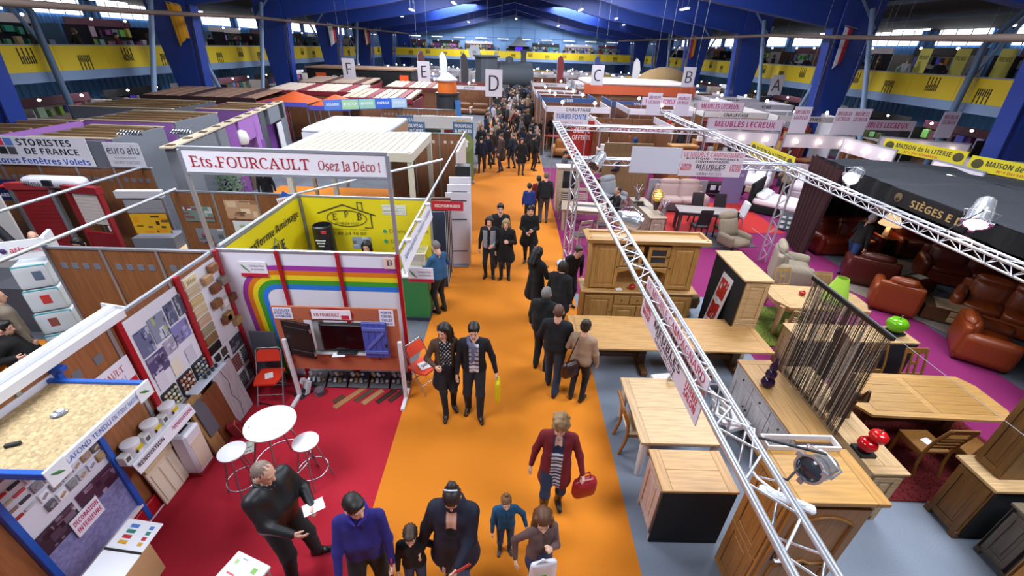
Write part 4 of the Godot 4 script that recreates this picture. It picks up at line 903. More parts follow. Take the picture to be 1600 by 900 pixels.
func far_right():
	var lea := leather("823414")
	var lead := leather("5c2218")
	var cloth := fabric("b9a48a")
	var black := mt("08090c", 0.9, 0.0, "fab", Vector3(1.5, 1.5, 1.5))
	var slate := mt("2c2f38", 0.85, 0.0, "fab", Vector3(1.2, 1.2, 1.2))
	# the tent: dark roof, black back and side, pelmet with the name, maroon drape at its corner
	var tt := T("sofa_tent", "large dark fabric tent over the leather sofas with a black pelmet", "tent", Vector3.ZERO)
	var g := G.new()
	var R := [[Vector3(9.0, 2.74, -3.0), Vector3(9.0, 2.74, -9.9), Vector3(9.3, 2.62, -13.3)], [Vector3(11.2, 2.86, -3.0), Vector3(11.4, 2.86, -9.9), Vector3(11.0, 2.66, -13.3)], [Vector3(15.5, 2.5, -3.0), Vector3(15.5, 2.5, -9.9), Vector3(15.0, 2.4, -13.3)]]
	for i in 2:
		for j in 2:
			for k in 6:
				for q in 4:
					var P := func(u: float, v: float) -> Vector3:
						var a: Vector3 = R[i][j].lerp(R[i][j + 1], v)
						var b: Vector3 = R[i + 1][j].lerp(R[i + 1][j + 1], v)
						var r := a.lerp(b, u)
						r.y -= 0.1 * sin(u * PI) * absf(sin(v * PI * 2.0)) + 0.02 * sin(v * 19.0 + u * 7.0)
						return r
					g.quad(P.call(q / 4.0, k / 6.0), P.call((q + 1) / 4.0, k / 6.0), P.call((q + 1) / 4.0, (k + 1) / 6.0), P.call(q / 4.0, (k + 1) / 6.0))
	mi(tt, "roof_cloth", g.mesh(), slate)
	drape(tt, "pelmet", black, Vector3(9.0, 0, -3.0), Vector3(9.0, 0, -9.9), 2.36, 2.74, 8, 0.03)
	drape(tt, "pelmet", black, Vector3(9.0, 0, -9.9), Vector3(9.3, 0, -13.3), 2.3, 2.74, 6, 0.03)
	drape(tt, "back_cloth", black, Vector3(9.3, 0, -13.3), Vector3(15.0, 0, -13.3), 0.0, 2.4, 16, 0.05)
	drape(tt, "side_cloth", black, Vector3(15.4, 0, -13.3), Vector3(15.4, 0, -3.0), 0.0, 2.45, 20, 0.05)
	drape(tt, "front_cloth", black, Vector3(9.05, 0, -3.0), Vector3(9.05, 0, -5.3), 0.0, 2.74, 7, 0.06)
	for p in [Vector3(9.3, 0, -13.3), Vector3(9.0, 0, -3.0)]:
		tb(tt, "pole", mt("3a3a40"), [p, p + Vector3.UP * 2.74], 0.03, 8)
	var dr := T("corner_drape", "maroon drape gathered at the tent corner beside the red carpet", "drape", Vector3.ZERO)
	drape(dr, "drape", mt("38161a", 0.85), Vector3(8.75, 0, -11.3), Vector3(9.15, 0, -13.2), 0.1, 2.74, 7, 0.07, 0.6)
	var sg := board("sign", "black tent sign with gold letters SIÈGES E D and a bearded head emblem", "sign", Vector3(8.93, 2.57, -8.85), -PI / 2, 1.95, 0.36, mt("0b0b0d", 0.6), [["SIÈGES E D", 0.0, 1.25, 0.2, mt("b09058"), "bold", 0.25]])
	var em := lt(sg, "emblem", mt("6a5836"), [Vector2(0, 0), Vector2(0.1, 0), Vector2(0.1, 0.01), Vector2(0, 0.014)], Vector3(-0.74, 0, 0.0), 16, Vector3(PI / 2, 0, 0))
	lt(em, "beard", mt("2a2418"), [Vector2(0, 0), Vector2(0.05, 0), Vector2(0.03, 0.01), Vector2(0, 0.012)], Vector3(0, 0.012, 0.03), 12)
	var pt := T("framed_portrait", "white framed portrait hanging on the black back of the sofa tent", "picture", Vector3(12.0, 0.85, -13.18))
	bx(pt, "frame", mt("e4e0e4"), 0, 0.6, 0, 0.66, 0.86, 0.04)
	picture(pt, "print", print_tex(71, ["b0a0a4", "8a6a6c", "d8ccd0", "5a3a3c"], 48, 64, 10), Vector3(0, 0.6, 0.024), 0.4, 0.56)
	# leather suites
	sofa("deep red leather sofa against the black back of the tent, behind the white-haired man", Vector3(10.4, 0, -12.35), 0.0, 2.0, leather("7e2614"), 2)
	sofa("dark brown leather sofa right of the lit table lamp in the tent", Vector3(13.0, 0, -12.2), -0.15, 2.2, lead, 2)
	sofa("glossy brown leather sofa in the middle of the tent, turned to the left", Vector3(12.4, 0, -10.3), -0.55, 2.1, leather("6e2a16"), 2)
	sofa("long chestnut leather sofa at the right edge of the tent, behind the drawer table", Vector3(11.5, 0, -8.0), -0.85, 2.4, leather("944018"), 3)
	sofa("dark red leather armchair at the tent mouth seen from behind, beside the man in jeans", Vector3(9.75, 0, -10.3), 2.6, 1.15, lead, 1, "armchair", 0.85)
	sofa("round-backed chestnut leather armchair on the pink carpet edge, seen from behind", Vector3(9.4, 0, -8.95), 2.5, 0.95, leather("964218"), 1, "armchair", 0.85)
	sofa("low chestnut leather armchair in front of the drawer table, seen from its side", Vector3(9.75, 0, -7.1), 0.9, 1.1, leather("944018"), 1, "armchair", 0.8)
	var ot := T("footstool", "dark leather footstool with a pale cloth on it among the tent sofas", "footstool", Vector3(10.6, 0, -9.75), 0.3)
	cu(ot, "cushion", lead, 0, 0.26, 0, 0.7, 0.36, 0.6, 0.1, 0.03)
	bx(ot, "cloth", mt("c8b8a0", 0.8), 0.03, 0.475, 0, 0.3, 0.012, 0.24)
	var ct := T("coffee_table", "wooden coffee table with a pale top and two drawers in front of the long sofa", "table", Vector3(10.3, 0, -8.45), -0.6)
	bx(ct, "body", wood("5e3c20"), 0, 0.22, 0, 0.95, 0.34, 0.55)
	bx(ct, "tabletop", wood("c8ab84"), 0.06, 0.405, 0, 0.7, 0.03, 0.57)
	for k in 2:
		var dw := bx(ct, "drawer", wood("c0a074"), 0.2, 0.16 + k * 0.14, 0.28, 0.44, 0.12, 0.02)
		bx(dw, "handle", mt("1c1a1a"), 0, 0, 0.02, 0.12, 0.025, 0.02)
	bx(T("woven_rug", "grey-brown woven rug under the coffee table in the sofa tent", "rug", Vector3(10.3, 0.008, -9.2), 0.45), "rug", mt("86786c", 0.95, 0.0, "wood", Vector3(4, 4, 0.6)), 0, 0.008, 0, 1.9, 0.014, 2.7)
	var tl := T("table_lamp", "lit table lamp with a pleated cream shade on a low dark table in the tent", "lamp", Vector3(11.6, 0.55, -12.3))
	lt(tl, "base", mt("d8d0c0", 0.4), [Vector2(0, 0), Vector2(0.09, 0), Vector2(0.11, 0.05), Vector2(0.08, 0.3), Vector2(0.03, 0.34), Vector2(0.02, 0.42), Vector2(0, 0.42)], Vector3.ZERO, 4)
	lt(tl, "shade", glow("ffd8a0", 0.9), [Vector2(0.3, 0.4), Vector2(0.14, 0.72), Vector2(0.135, 0.72), Vector2(0.29, 0.4)], Vector3.ZERO, 24)
	var ol := OmniLight3D.new()
	ol.name = "lamp_bulb_light"
	ol.light_energy = 0.25; ol.light_color = Color(1, 0.8, 0.55); ol.omni_range = 60; ol.omni_attenuation = 2.0; ol.light_size = 0.05; ol.shadow_enabled = true
	ol.position = Vector3(0, 0.55, 0)
	tl.add_child(ol)
	lt(tl, "bulb", glow("ffe4b8", 3.0), [Vector2(0, 0.48), Vector2(0.045, 0.52), Vector2(0.05, 0.56), Vector2(0.03, 0.61), Vector2(0, 0.62)], Vector3.ZERO, 12)
	var lt2 := T("side_table", "low dark side table that carries the cream table lamp", "table", Vector3(11.6, 0, -12.3))
	bx(lt2, "tabletop", mt("2a1410", 0.2), 0, 0.53, 0, 0.6, 0.04, 0.5)
	for x in [-0.25, 0.25]:
		for z in [-0.2, 0.2]:
			bx(lt2, "leg", mt("2a1410", 0.3), x, 0.25, z, 0.05, 0.5, 0.05)
	# beige recliners on the pink carpet
	recliner("tall beige swivel recliner on the pink carpet behind the oak cupboard", Vector3(6.85, 0, -12.0), 0.35, fabric("96836e"), 0.8)
	var rs := sofa("beige striped recliner sofa beside the truss leg, its back to the tent", Vector3(7.55, 0, -10.2), -2.0 + PI, 1.15, fabric("b0a08a"), 1, "armchair", 0.98)
	# pink sofa, dark chairs round a grey table
	var pk := fabric("c8a6a0")
	sofa("pale pink two-seat sofa below the hanging furniture sign", Vector3(6.55, 0, -16.0), 0.0, 1.95, pk, 2, "sofa", 1.0, mt("4a4244", 0.8))
	bx(T("low_screen", "low grey screen standing behind the pale pink sofa", "screen", Vector3(6.6, 0, -16.62)), "screen", mt("8a868c", 0.6), 0, 0.5, 0, 2.3, 1.0, 0.06)
	dining_table("long grey extending table with dark high-backed chairs before the pink sofa", Vector3(6.65, 0, -13.75), -0.12, 2.0, 0.72, mt("9a8e8a", 0.4), mt("94888a", 0.4), mt("4a4042", 0.5), "square", 1)
	var dkc := mt("2c2226", 0.5)
	for k in 4:
		dining_chair(["dark high-backed chair at the near left of the grey extending table", "dark high-backed chair at the near right of the grey extending table", "dark chair at the far left of the grey extending table, before the pink sofa", "dark chair at the far right of the grey extending table, by the white shell chair"][k], [Vector3(6.2, 0, -13.1), Vector3(6.95, 0, -13.0), Vector3(6.65, 0, -14.4), Vector3(7.4, 0, -14.3)][k], PI if k < 2 else 0.0, dkc, dkc, "panel", "dark chairs round the grey table", 1.05)
	var shl := T("shell_chair", "white moulded shell chair at the right end of the grey extending table", "chair", Vector3(7.95, 0, -14.25), -1.6)
	cu(shl, "shell", mt("dcd6dc", 0.3), 0, 0.62, -0.2, 0.44, 0.6, 0.08, 0.04, 0.02, Vector3(-0.2, 0, 0))
	cu(shl, "seat", mt("dcd6dc", 0.3), 0, 0.44, 0.02, 0.44, 0.07, 0.42, 0.035, 0.01)
	for s in [-1.0, 1.0]:
		for e in [-1.0, 1.0]:
			tb(shl, "leg", mt("b8bcc4", 0.3, 0.8), [Vector3(s * 0.15, 0.42, e * 0.14), Vector3(s * 0.2, 0, e * 0.2)], 0.012, 6)
	bx(T("cowhide_rug", "black and grey patterned rug under the dark chairs of the grey table", "rug", Vector3(6.75, 0.008, -12.95), 0.1), "rug", print_tex(80, ["2a262c", "8a8690", "1a181c", "b8b4bc", "4a464e"], 96, 64, 60), 0, 0.006, 0, 2.2, 0.012, 1.2)
	# pale table with chairs at the aisle, the seated man's corner, sideboards
	var pal := wood("b9a28c")
	dining_table("pale oak dining table with a dark runner beside the aisle truss leg", Vector3(2.5, 0, -13.75), -0.12, 1.5, 0.92, pal, pal, pal, "square", 1)
	bx(T("table_runner", "dark grey runner lying along the pale oak dining table by the aisle", "runner", Vector3(2.6, 0.764, -13.8), -0.12), "runner", mt("4a484e", 0.8), 0, 0, 0, 0.9, 0.006, 0.22)
	for k in 4:
		dining_chair(["pale slat-backed chair with a dark seat at the near right of the pale table", "pale slat-backed chair at the near left of the pale table, by the truss leg", "pale slat-backed chair at the far left of the pale table, before the dark-panelled cabinet", "pale slat-backed chair at the far middle of the pale table"][k], [Vector3(3.0, 0, -12.95), Vector3(2.15, 0, -12.0), Vector3(1.98, 0, -14.6), Vector3(2.6, 0, -14.75)][k], [PI, PI + 0.4, 0.0, 0.0][k], pal, mt("3a3438", 0.7), "slat", "pale chairs round the aisle table", 0.98)
	var cbn := T("display_cabinet", "tall pale cabinet with two dark door panels at the aisle behind the pale table", "cabinet", Vector3(2.1, 0, -15.6))
	bx(cbn, "carcass", pal, 0, 0.8, 0, 0.78, 1.6, 0.5)
	for k in 2:
		bx(cbn, "door_panel", mt("1c2024", 0.2), 0.06, 0.42 + k * 0.78, 0.252, 0.5, 0.62, 0.02)
	bx(cbn, "top_board", mt("c8c0b8"), 0, 1.62, 0, 0.86, 0.04, 0.56)
	sideboard("pale sideboard with a black glass inset carrying the gold lamp and silver ornaments", Vector3(4.55, 0, -13.6), -PI / 2 + 0.08, 2.1, 0.85, 0.55, pal, pal, pal, 3, false, mt("3e2e2e", 0.5))
	bx(T("glass_inset", "black glass plate on the pale sideboard beside the gold lamp", "plate", Vector3(4.4, 0.852, -13.9), 0.08), "plate", mt("101014", 0.05), 0, 0.004, 0, 0.4, 0.008, 0.5)
	var gpl := T("ball_lamp", "golden lattice ball lamp on a dark cone foot on the pale sideboard", "lamp", Vector3(4.75, 0.85, -13.35))
	lt(gpl, "foot", mt("3a3636", 0.4), [Vector2(0, 0), Vector2(0.06, 0), Vector2(0.12, 0.28), Vector2(0, 0.28)], Vector3.ZERO, 14)
	for k in 7:
		var a := -PI / 2 + PI * (k + 1) / 8.0
		tb(gpl, "ring", mt("d8b040", 0.2, 0.6), circle(0.19 * cos(a), 0.46 + 0.19 * sin(a), 18), 0.016, 6, true)
	lt(gpl, "bulb", glow("ffdc90", 1.6), [Vector2(0, 0.34), Vector2(0.1, 0.4), Vector2(0.12, 0.46), Vector2(0.08, 0.56), Vector2(0, 0.58)], Vector3.ZERO, 12)
	for k in 2:
		var so := T("silver_ornament", ["silver branch ornament at the far end of the pale sideboard", "silver coral-shaped vase at the near end of the pale sideboard"][k], "ornament", [Vector3(4.4, 0.85, -14.3), Vector3(4.85, 0.85, -12.85)][k])
		lt(so, "vase", mt("b0aab4", 0.15, 0.8), [Vector2(0, 0), Vector2(0.07, 0), Vector2(0.1, 0.1), Vector2(0.04, 0.22), Vector2(0.05, 0.26), Vector2(0, 0.26)], Vector3.ZERO, 14)
		for q in 6:
			tb(so, "branch", mt("c4c0c8", 0.2, 0.7), [Vector3(0, 0.24, 0), Vector3(0.1 * cos(q * 1.05), 0.38, 0.1 * sin(q * 1.05)), Vector3(0.17 * cos(q * 1.05 + 0.3), 0.46 + 0.03 * (q % 3), 0.17 * sin(q * 1.05 + 0.3))], 0.012, 5)
	recliner("pale grey striped recliner under the cross truss, behind the seated man", Vector3(4.0, 0, -15.9), 0.6, fabric("9a9aa0"), 0.9)
	bx(T("brown_screen", "plain brown stand wall with a small picture behind the grey recliner", "partition", Vector3(4.6, 0, -17.2)), "panel", wood("8c6e4a", "y"), 0, 1.1, 0, 1.9, 2.2, 0.06)
	# beds
	var whb := mt("e2d4da", 0.85)
	bed("bed with a tall black headboard whose back faces us on the red carpet", Vector3(10.55, 0, -15.9), -2.3 + PI, black, whb, black)
	bed("white bed beyond the first, its foot towards the red carpet", Vector3(13.0, 0, -18.6), -0.5, mt("d0c4c8"), whb, mt("c8b8be"))
	bed("pale bed with a beige base left of the purple headboard", Vector3(11.0, 0, -19.4), -0.6, mt("c8b09a"), whb, mt("b8a8b0"))
	bed("bed with a rounded lilac headboard near the white fascia", Vector3(15.2, 0, -19.8), -0.4, mt("b8a0b0"), whb, mt("8a78b0"))
	bed("bed with a white headboard and brown side near the tent roof", Vector3(14.0, 0, -15.9), -0.8, wood("8c6844"), whb, mt("d8d4d8"))
	sideboard("small white bedside chest on the red carpet near the tent corner", Vector3(12.0, 0, -16.2), -0.5, 0.9, 0.55, 0.45, whb, whb, whb, 1, true, whb, "chest")
	var pb := T("pool_rack", "black board of small white cards tilted on the red carpet before the maroon drape", "display board", Vector3(9.95, -0.06, -14.1), -0.5)
	bx(pb, "board", mt("18181c", 0.5), 0, 0.35, 0, 1.0, 0.7, 0.05, Vector3(-0.7, 0, 0))
	for k in 12:
		bx(pb, "card", mt("b8b8c0"), -0.38 + (k % 4) * 0.25, 0.46 - (k / 4) * 0.14, 0.06 + (k / 4) * 0.12 - 0.1, 0.16, 0.02, 0.1, Vector3(-0.7 + PI / 2, 0, 0))
	var bc := T("black_bench", "black bench with four white squares along its side behind the black-backed bed", "bench", Vector3(9.1, 0, -18.0), -0.1)
	bx(bc, "body", mt("141418", 0.4), 0, 0.35, 0, 1.6, 0.4, 0.5)
	for k in 4:
		bx(bc, "square", mt("e0dce0"), -0.5 + k * 0.34, 0.4, 0.26, 0.22, 0.2, 0.02)
	for s in [-0.7, 0.7]:
		bx(bc, "leg", mt("141418"), s, 0.08, 0, 0.06, 0.16, 0.4)

func behind_left():
	var alu := mt("a2a4aa", 0.35, 0.7)
	var lam := mt("8e5a34", 0.45, 0.0, "wood", Vector3(2.4, 0.2, 2.4))
	var slate := mt("6b6d78", 0.6)
	var ink := mt("1c1c26", 0.6)
	var yel := mt("e2cf10", 0.55)
	var white := mt("e0dee6", 0.5)
	var dark := mt("17181d", 0.5)
	partition("brown laminate partition with grey squares behind the left wall of the red stand", Vector3(-6.95, 0, -5.86), 0, 3, 0.83, 2.5, lam, alu, 4, slate)
	# yellow booth
	partition("yellow back partition of the roof-conversion booth", Vector3(-4.36, 0, -8.66), 0, 1, 2.7, 2.5, yel, alu)
	partition("yellow side partition lettered with roof conversion slogans", Vector3(-4.4, 0, -5.98), PI / 2, 1, 2.66, 2.5, yel, alu)
	var z := -8.635
	var lg := T("house_logo", "black house outline logo with the letters E.P.B on the yellow partition", "logo", Vector3(-3.45, 2.08, z))
	tb(lg, "roof_line", ink, [Vector3(-0.6, 0.04, 0), Vector3(-0.05, 0.24, 0), Vector3(0.62, 0.02, 0)], 0.012, 5)
	tb(lg, "wall_line", ink, [Vector3(0.52, 0.05, 0), Vector3(0.52, -0.26, 0), Vector3(0.36, -0.26, 0)], 0.011, 5)
	tb(lg, "chimney_line", ink, [Vector3(0.26, 0.16, 0), Vector3(0.26, 0.3, 0), Vector3(0.36, 0.3, 0), Vector3(0.36, 0.13, 0)], 0.009, 5)
	tb(lg, "oval", ink, circle(0.42, 0, 26).map(func(p): return Vector3(p.x, p.z * 0.42 - 0.06, 0)), 0.007, 5, true)
	for q in [["E", -0.25, -0.03, 0.2], ["P", 0.0, 0.03, 0.17], ["B", 0.27, -0.02, 0.2]]:
		txt(lg, q[0], ink, Vector3(q[1], q[2], 0.003), 0.0, q[3] * 0.8, Vector3.ZERO, "ital")
	txt(lg, "02 48 24 16 07", ink, Vector3(0, -0.17, 0.003), 0.5, 0.055)
	txt(lg, "02 48 24 16 07", ink, Vector3(-0.02, -0.4, 0.003), 0.78, 0.075)
	txt(lg, "Aménagement de combles - Isolation", ink, Vector3(0, -0.31, 0.003), 0.85, 0.03)
	var ds := T("slogan", "dotted slogans Devis gratuit and Démarches at the right of the yellow partition", "lettering", Vector3(-2.25, 1.75, z))
	for k in 2:
		lt(ds, "dot", mt("1a9a7a"), [Vector2(0, 0), Vector2(0.04, 0), Vector2(0.04, 0.004), Vector2(0, 0.004)], Vector3(-0.42, 0.0 - k * 0.23, 0), 14, Vector3(PI / 2, 0, 0))
	txt(ds, "Devis gratuit", mt("8a8424"), Vector3(0.1, 0.0, 0.003), 0.85, 0.11)
	txt(ds, "Démarches", mt("8a8424"), Vector3(0.02, -0.23, 0.003), 0.66, 0.09)
	txt(ds, "administratives", mt("8a8424"), Vector3(0.06, -0.38, 0.003), 0.7, 0.08)
	var pl := T("plan_sheet", "white floor plan sheet pinned at the top right of the yellow partition", "drawing", Vector3(-2.42, 2.24, z))
	bx(pl, "sheet", mt("dcdccc"), 0, 0, 0, 0.5, 0.22, 0.008)
	for q in [[-0.1, 0.02, 0.26, 0.1], [0.14, -0.02, 0.14, 0.12], [-0.02, -0.05, 0.4, 0.06]]:
		tb(pl, "outline", mt("8a8a80"), [Vector3(q[0] - q[2] / 2, q[1] - q[3] / 2, 0.006), Vector3(q[0] + q[2] / 2, q[1] - q[3] / 2, 0.006), Vector3(q[0] + q[2] / 2, q[1] + q[3] / 2, 0.006), Vector3(q[0] - q[2] / 2, q[1] + q[3] / 2, 0.006)], 0.004, 4, true)
	var pho := T("photo_print", "photograph of a tiled roof pinned low on the yellow partition", "photograph", Vector3(-3.2, 1.46, z))
	picture(pho, "print", print_tex(90, ["8a9ab0", "a88a68", "6a5038", "c8ccd4"], 64, 48, 14), Vector3.ZERO, 0.4, 0.28)
	var sl := T("slogan", "bold slogans about roof conversion along the yellow side partition", "lettering", Vector3(-4.365, 0, -7.3), PI / 2)
	txt(sl, "Transforme Aménage", ink, Vector3(0.05, 2.16, 0.003), 2.2, 0.2, Vector3.ZERO, "bold")
	txt(sl, "ENSEMBLE", mt("1c2450"), Vector3(-0.25, 1.82, 0.003), 1.3, 0.22, Vector3.ZERO, "bold")
	txt(sl, "traditionnel", ink, Vector3(0.1, 1.55, 0.003), 1.1, 0.13, Vector3.ZERO, "ital")
	tb(sl, "roof_outline", mt("3a5a8a"), [Vector3(-0.5, 1.2, 0.004), Vector3(0.1, 2.05, 0.004), Vector3(0.9, 1.2, 0.004)], 0.008, 4)
	var dm := T("drum", "tall black drum with a red foot and white lettering inside the yellow booth", "drum", Vector3(-3.85, 0, -8.3))
	bx(dm, "plinth", white, 0, 0.6, 0, 0.5, 1.2, 0.5)
	lt(dm, "barrel", mt("1a1a1e", 0.35), [Vector2(0, 1.34), Vector2(0.2, 1.34), Vector2(0.21, 1.36), Vector2(0.2, 1.98), Vector2(0.17, 2.0), Vector2(0.165, 1.9), Vector2(0, 1.9)], Vector3.ZERO, 22)
	lt(dm, "red_foot", mt("b01c20", 0.4), [Vector2(0, 1.2), Vector2(0.215, 1.2), Vector2(0.215, 1.36), Vector2(0, 1.36)], Vector3.ZERO, 22)
	for k in 3:
		bx(dm, "label_line", mt("d0d0d4"), 0.0, 1.72 - k * 0.06, 0.2, 0.2 - k * 0.04, 0.025, 0.02)
	bx(dm, "red_tag", mt("c02830"), 0.09, 1.9, 0.19, 0.1, 0.06, 0.02)
	# white information strip along the aisle side, case and green counter
	var st := T("info_strip", "long white strip with blue print hung on the aisle side of the yellow booth", "banner", Vector3(-1.64, 2.28, -7.3), PI / 2)
	bx(st, "strip", white, 0, 0, 0, 2.6, 0.34, 0.015, Vector3(-0.15, 0, 0))
	txt(st, "Aménagement - Isolation - Combles", mt("3a5a9a"), Vector3(0, 0.03, 0.012), 2.3, 0.13, Vector3(-0.15, 0, 0), "ital")
	for k in 3:
		lt(st, "clip_lamp", mt("d8d8dc", 0.3), [Vector2(0, 0), Vector2(0.05, 0.02), Vector2(0.06, 0.07), Vector2(0, 0.09)], Vector3(-0.9 + k * 0.9, 0.2, 0.02), 12)
	var gc := T("counter", "green counter with a blue front plinth at the aisle end of the yellow booth", "counter", Vector3(-1.96, 0, -8.35))
	bx(gc, "body", mt("2c7038", 0.6), 0, 0.56, 0, 0.56, 0.98, 1.0)
	bx(gc, "plinth", mt("2a3040"), 0, 0.04, 0, 0.6, 0.08, 1.04)
	bx(gc, "worktop", mt("c8c8c4", 0.4), 0, 1.07, 0, 0.6, 0.04, 1.06)
	bx(gc, "card", mt("c89a68"), 0.29, 0.8, 0.2, 0.012, 0.3, 0.2)
	var vc := T("display_case", "glass display case with a small timber house model on the green counter", "display case", Vector3(-1.98, 1.09, -8.5))
	for x in [-0.22, 0.22]:
		for zz in [-0.28, 0.28]:
			bx(vc, "upright", mt("d8d4b8"), x, 0.17, zz, 0.02, 0.34, 0.02)
		bx(vc, "rail", mt("d8d4b8"), x, 0.34, 0, 0.025, 0.02, 0.58)
	for zz in [-0.28, 0.28]:
		bx(vc, "rail", mt("d8d4b8"), 0, 0.34, zz, 0.46, 0.02, 0.025)
		bx(vc, "pane", glass(), 0, 0.17, zz, 0.43, 0.31, 0.004, Vector3.ZERO, 0.0)
	bx(vc, "top_pane", glass(), 0, 0.345, 0, 0.43, 0.004, 0.55, Vector3.ZERO, 0.0)
	var hm := bx(vc, "model_house", wood("c0a060"), 0, 0.06, 0, 0.26, 0.1, 0.34)
	pr(hm, "model_roof", wood("8a6a40"), [Vector2(-0.16, 0.05), Vector2(0.16, 0.05), Vector2(0, 0.17)], 0.36)
	# brown partition further back with posters
	partition("brown partition with four pinned posters left of the yellow booth", Vector3(-7.1, 0, -8.72), 0, 3, 0.9, 2.5, lam, alu)
	var ps := [[-6.62, 2.0, 0.62, 0.34, ["6a7a70", "a8b0b8", "8a2c38", "d8d8dc"], "poster of a conservatory pinned top left"], [-6.5, 1.5, 0.6, 0.34, ["7a7e86", "c8ccd2", "3a3c44", "a03040"], "poster of a grey car port pinned lower left"], [-5.66, 2.12, 0.7, 0.42, ["b89070", "8a6044", "e0c8a8", "5a3a28"], "poster of round timber logs pinned upper right"], [-5.6, 1.62, 0.68, 0.5, ["d0d0d0", "b8bcc0", "7a9a30", "e8e8e8"], "pale poster with a green stripe pinned lower right"]]
	for k in 4:
		var p: Array = ps[k]
		var o := T("poster", p[5] + " on the far brown partition", "poster", Vector3(p[0], p[1], -8.69))
		picture(o, "print", print_tex(100 + k, p[4], 64, 48, 18), Vector3.ZERO, p[2], p[3])
	var vs := board("sign", "red and white tilted sign on a blue diamond beside the yellow booth", "sign", Vector3(-4.62, 2.36, -8.6), 0, 0.4, 0.2, mt("e4e0e4"), [["VERRIS", 0, 0.34, 0.12, mt("c02030"), "bold"]], "", 0.012, Vector3(0, 0, 0.2))
	bx(vs, "diamond", mt("2a58b0"), 0, 0.02, -0.02, 0.3, 0.3, 0.01, Vector3(0, 0, 0.785))
	# blind-maker's stand with its name signs
	partition("brown back partition with grey squares under the shutter maker's sign", Vector3(-13.2, 0, -10.42), 0, 5, 0.9, 2.5, lam, alu, 4, slate)
	var sg := board("name_sign", "white shutter maker's sign lettered STORISTES DE FRANCE with a coloured window logo", "sign", Vector3(-11.15, 2.83, -10.3), 0, 2.5, 0.66, mt("d4d0d8", 0.5), [["STORISTES", 0.2, 1.25, 0.15, ink, "bold", 0.25], ["DE FRANCE", -0.0, 1.25, 0.14, ink, "bold", 0.35], ["Stores Fenêtres Volets", -0.22, 2.3, 0.15, mt("2048a8"), "bold", 0.0]])
	for k in 4:
		bx(sg, "logo_pane", mt(["c83848", "5878c0", "1c1c24", "4a4048"][k]), -0.78 + (k % 2) * 0.22, 0.2 - (k / 2) * 0.2, 0.004, 0.19, 0.17, 0.006)
	board("name_sign", "white sign lettered euro alu beside the shutter maker's sign", "sign", Vector3(-9.12, 2.8, -10.3), 0, 0.84, 0.56, mt("ccc8d0", 0.5), [["euro alu", 0.12, 0.74, 0.2, ink], ["équipement", -0.06, 0.5, 0.06, slate, "serif"], ["58300 DECIZE", -0.17, 0.64, 0.065, slate, "serif"]])
	var gw := T("fascia_sign", "plain grey fascia panel between the two shutter stand signs", "panel", Vector3(-9.75, 2.8, -10.36))
	bx(gw, "panel", mt("62646e"), 0, 0, 0, 0.5, 0.6, 0.03)
	var red := mt("8c1c22", 0.45)
	for k in 2:
		var sh := T("roller_shutter", ["dark red roller shutter sample in a metal frame, left of the red window", "red framed window with a cream blind on the shutter stand"][k], "shutter", [Vector3(-11.3, 0, -9.9), Vector3(-9.95, 0, -9.75)][k], [0.1, -0.15][k])
		for s in [-1.0, 1.0]:
			bx(sh, "jamb", red if k else alu, s * 0.42, 1.15, 0, 0.08, 2.1, 0.1)
		bx(sh, "head_box", red if k else mt("a02a30"), 0, 2.12, 0, 0.94, 0.16, 0.16)
		if k == 0:
			for q in 18:
				bx(sh, "slat", red, 0, 0.2 + q * 0.105, 0, 0.78, 0.098, 0.022)
		else:
			for q in 9:
				bx(sh, "slat", mt("d8c8c0"), 0, 1.3 + q * 0.085, 0.0, 0.66, 0.078, 0.014)
			bx(sh, "lower_panel", red, 0, 0.55, 0, 0.76, 1.0, 0.05)
			bx(sh, "handle", mt("d8d8dc"), 0.36, 1.2, 0.06, 0.03, 0.14, 0.03)
	var aw := T("awning_case", "white curved awning cassette above the red roller shutter", "awning", Vector3(-10.75, 2.2, -10.0))
	cu(aw, "cassette", mt("d0ccd4", 0.4), 0, 0, 0, 1.4, 0.26, 0.36, 0.12, 0.0)
	txt(aw, "Wéma", ink, Vector3(-0.4, 0, 0.185), 0.4, 0.12)
	bx(aw, "motor", dark, 0.0, 0.02, 0.2, 0.2, 0.14, 0.06)
	var wn := T("window_display", "grey window display unit with a slatted blind above a garden photograph", "display unit", Vector3(-8.25, 0, -9.3), 0.1)
	bx(wn, "cabinet", mt("6a6a72"), 0, 0.6, -0.1, 0.9, 1.2, 0.5)
	bx(wn, "head_box", mt("b8b4b8"), 0, 2.2, 0, 0.95, 0.16, 0.14)
	for q in 8:
		bx(wn, "slat", mt("8c8a90"), 0, 1.78 + q * 0.05, 0, 0.8, 0.045, 0.014)
	picture(wn, "photo", print_tex(110, ["d8a018", "d88a10", "1c1a18", "3a3028"], 64, 48, 14), Vector3(0, 1.5, 0.01), 0.78, 0.48)
	bx(wn, "light_end", mt("b89878"), 0.56, 0.45, 0.0, 0.3, 0.9, 0.5)
	var bd := board("sign", "dark blue shield-shaped sign with a red bird at the left of the shutter stand", "sign", Vector3(-11.9, 2.0, -9.9), 0.1, 0.6, 0.5, mt("141c4c"), [["AKENA", -0.12, 0.36, 0.08, mt("d0d0d8"), "bold"]])
	tb(bd, "bird", mt("d02838"), [Vector3(-0.2, 0.04, 0.006), Vector3(0, 0.1, 0.01), Vector3(0.2, 0.02, 0.006)], [0.02, 0.05, 0.01], 6)
	var wm := T("white_board", "large white panel with a dark curved stripe behind the seated man", "panel", Vector3(-12.1, 0, -9.2), 0.25)
	bx(wm, "panel", mt("c4bcb8"), 0, 1.1, 0, 1.3, 2.2, 0.05)
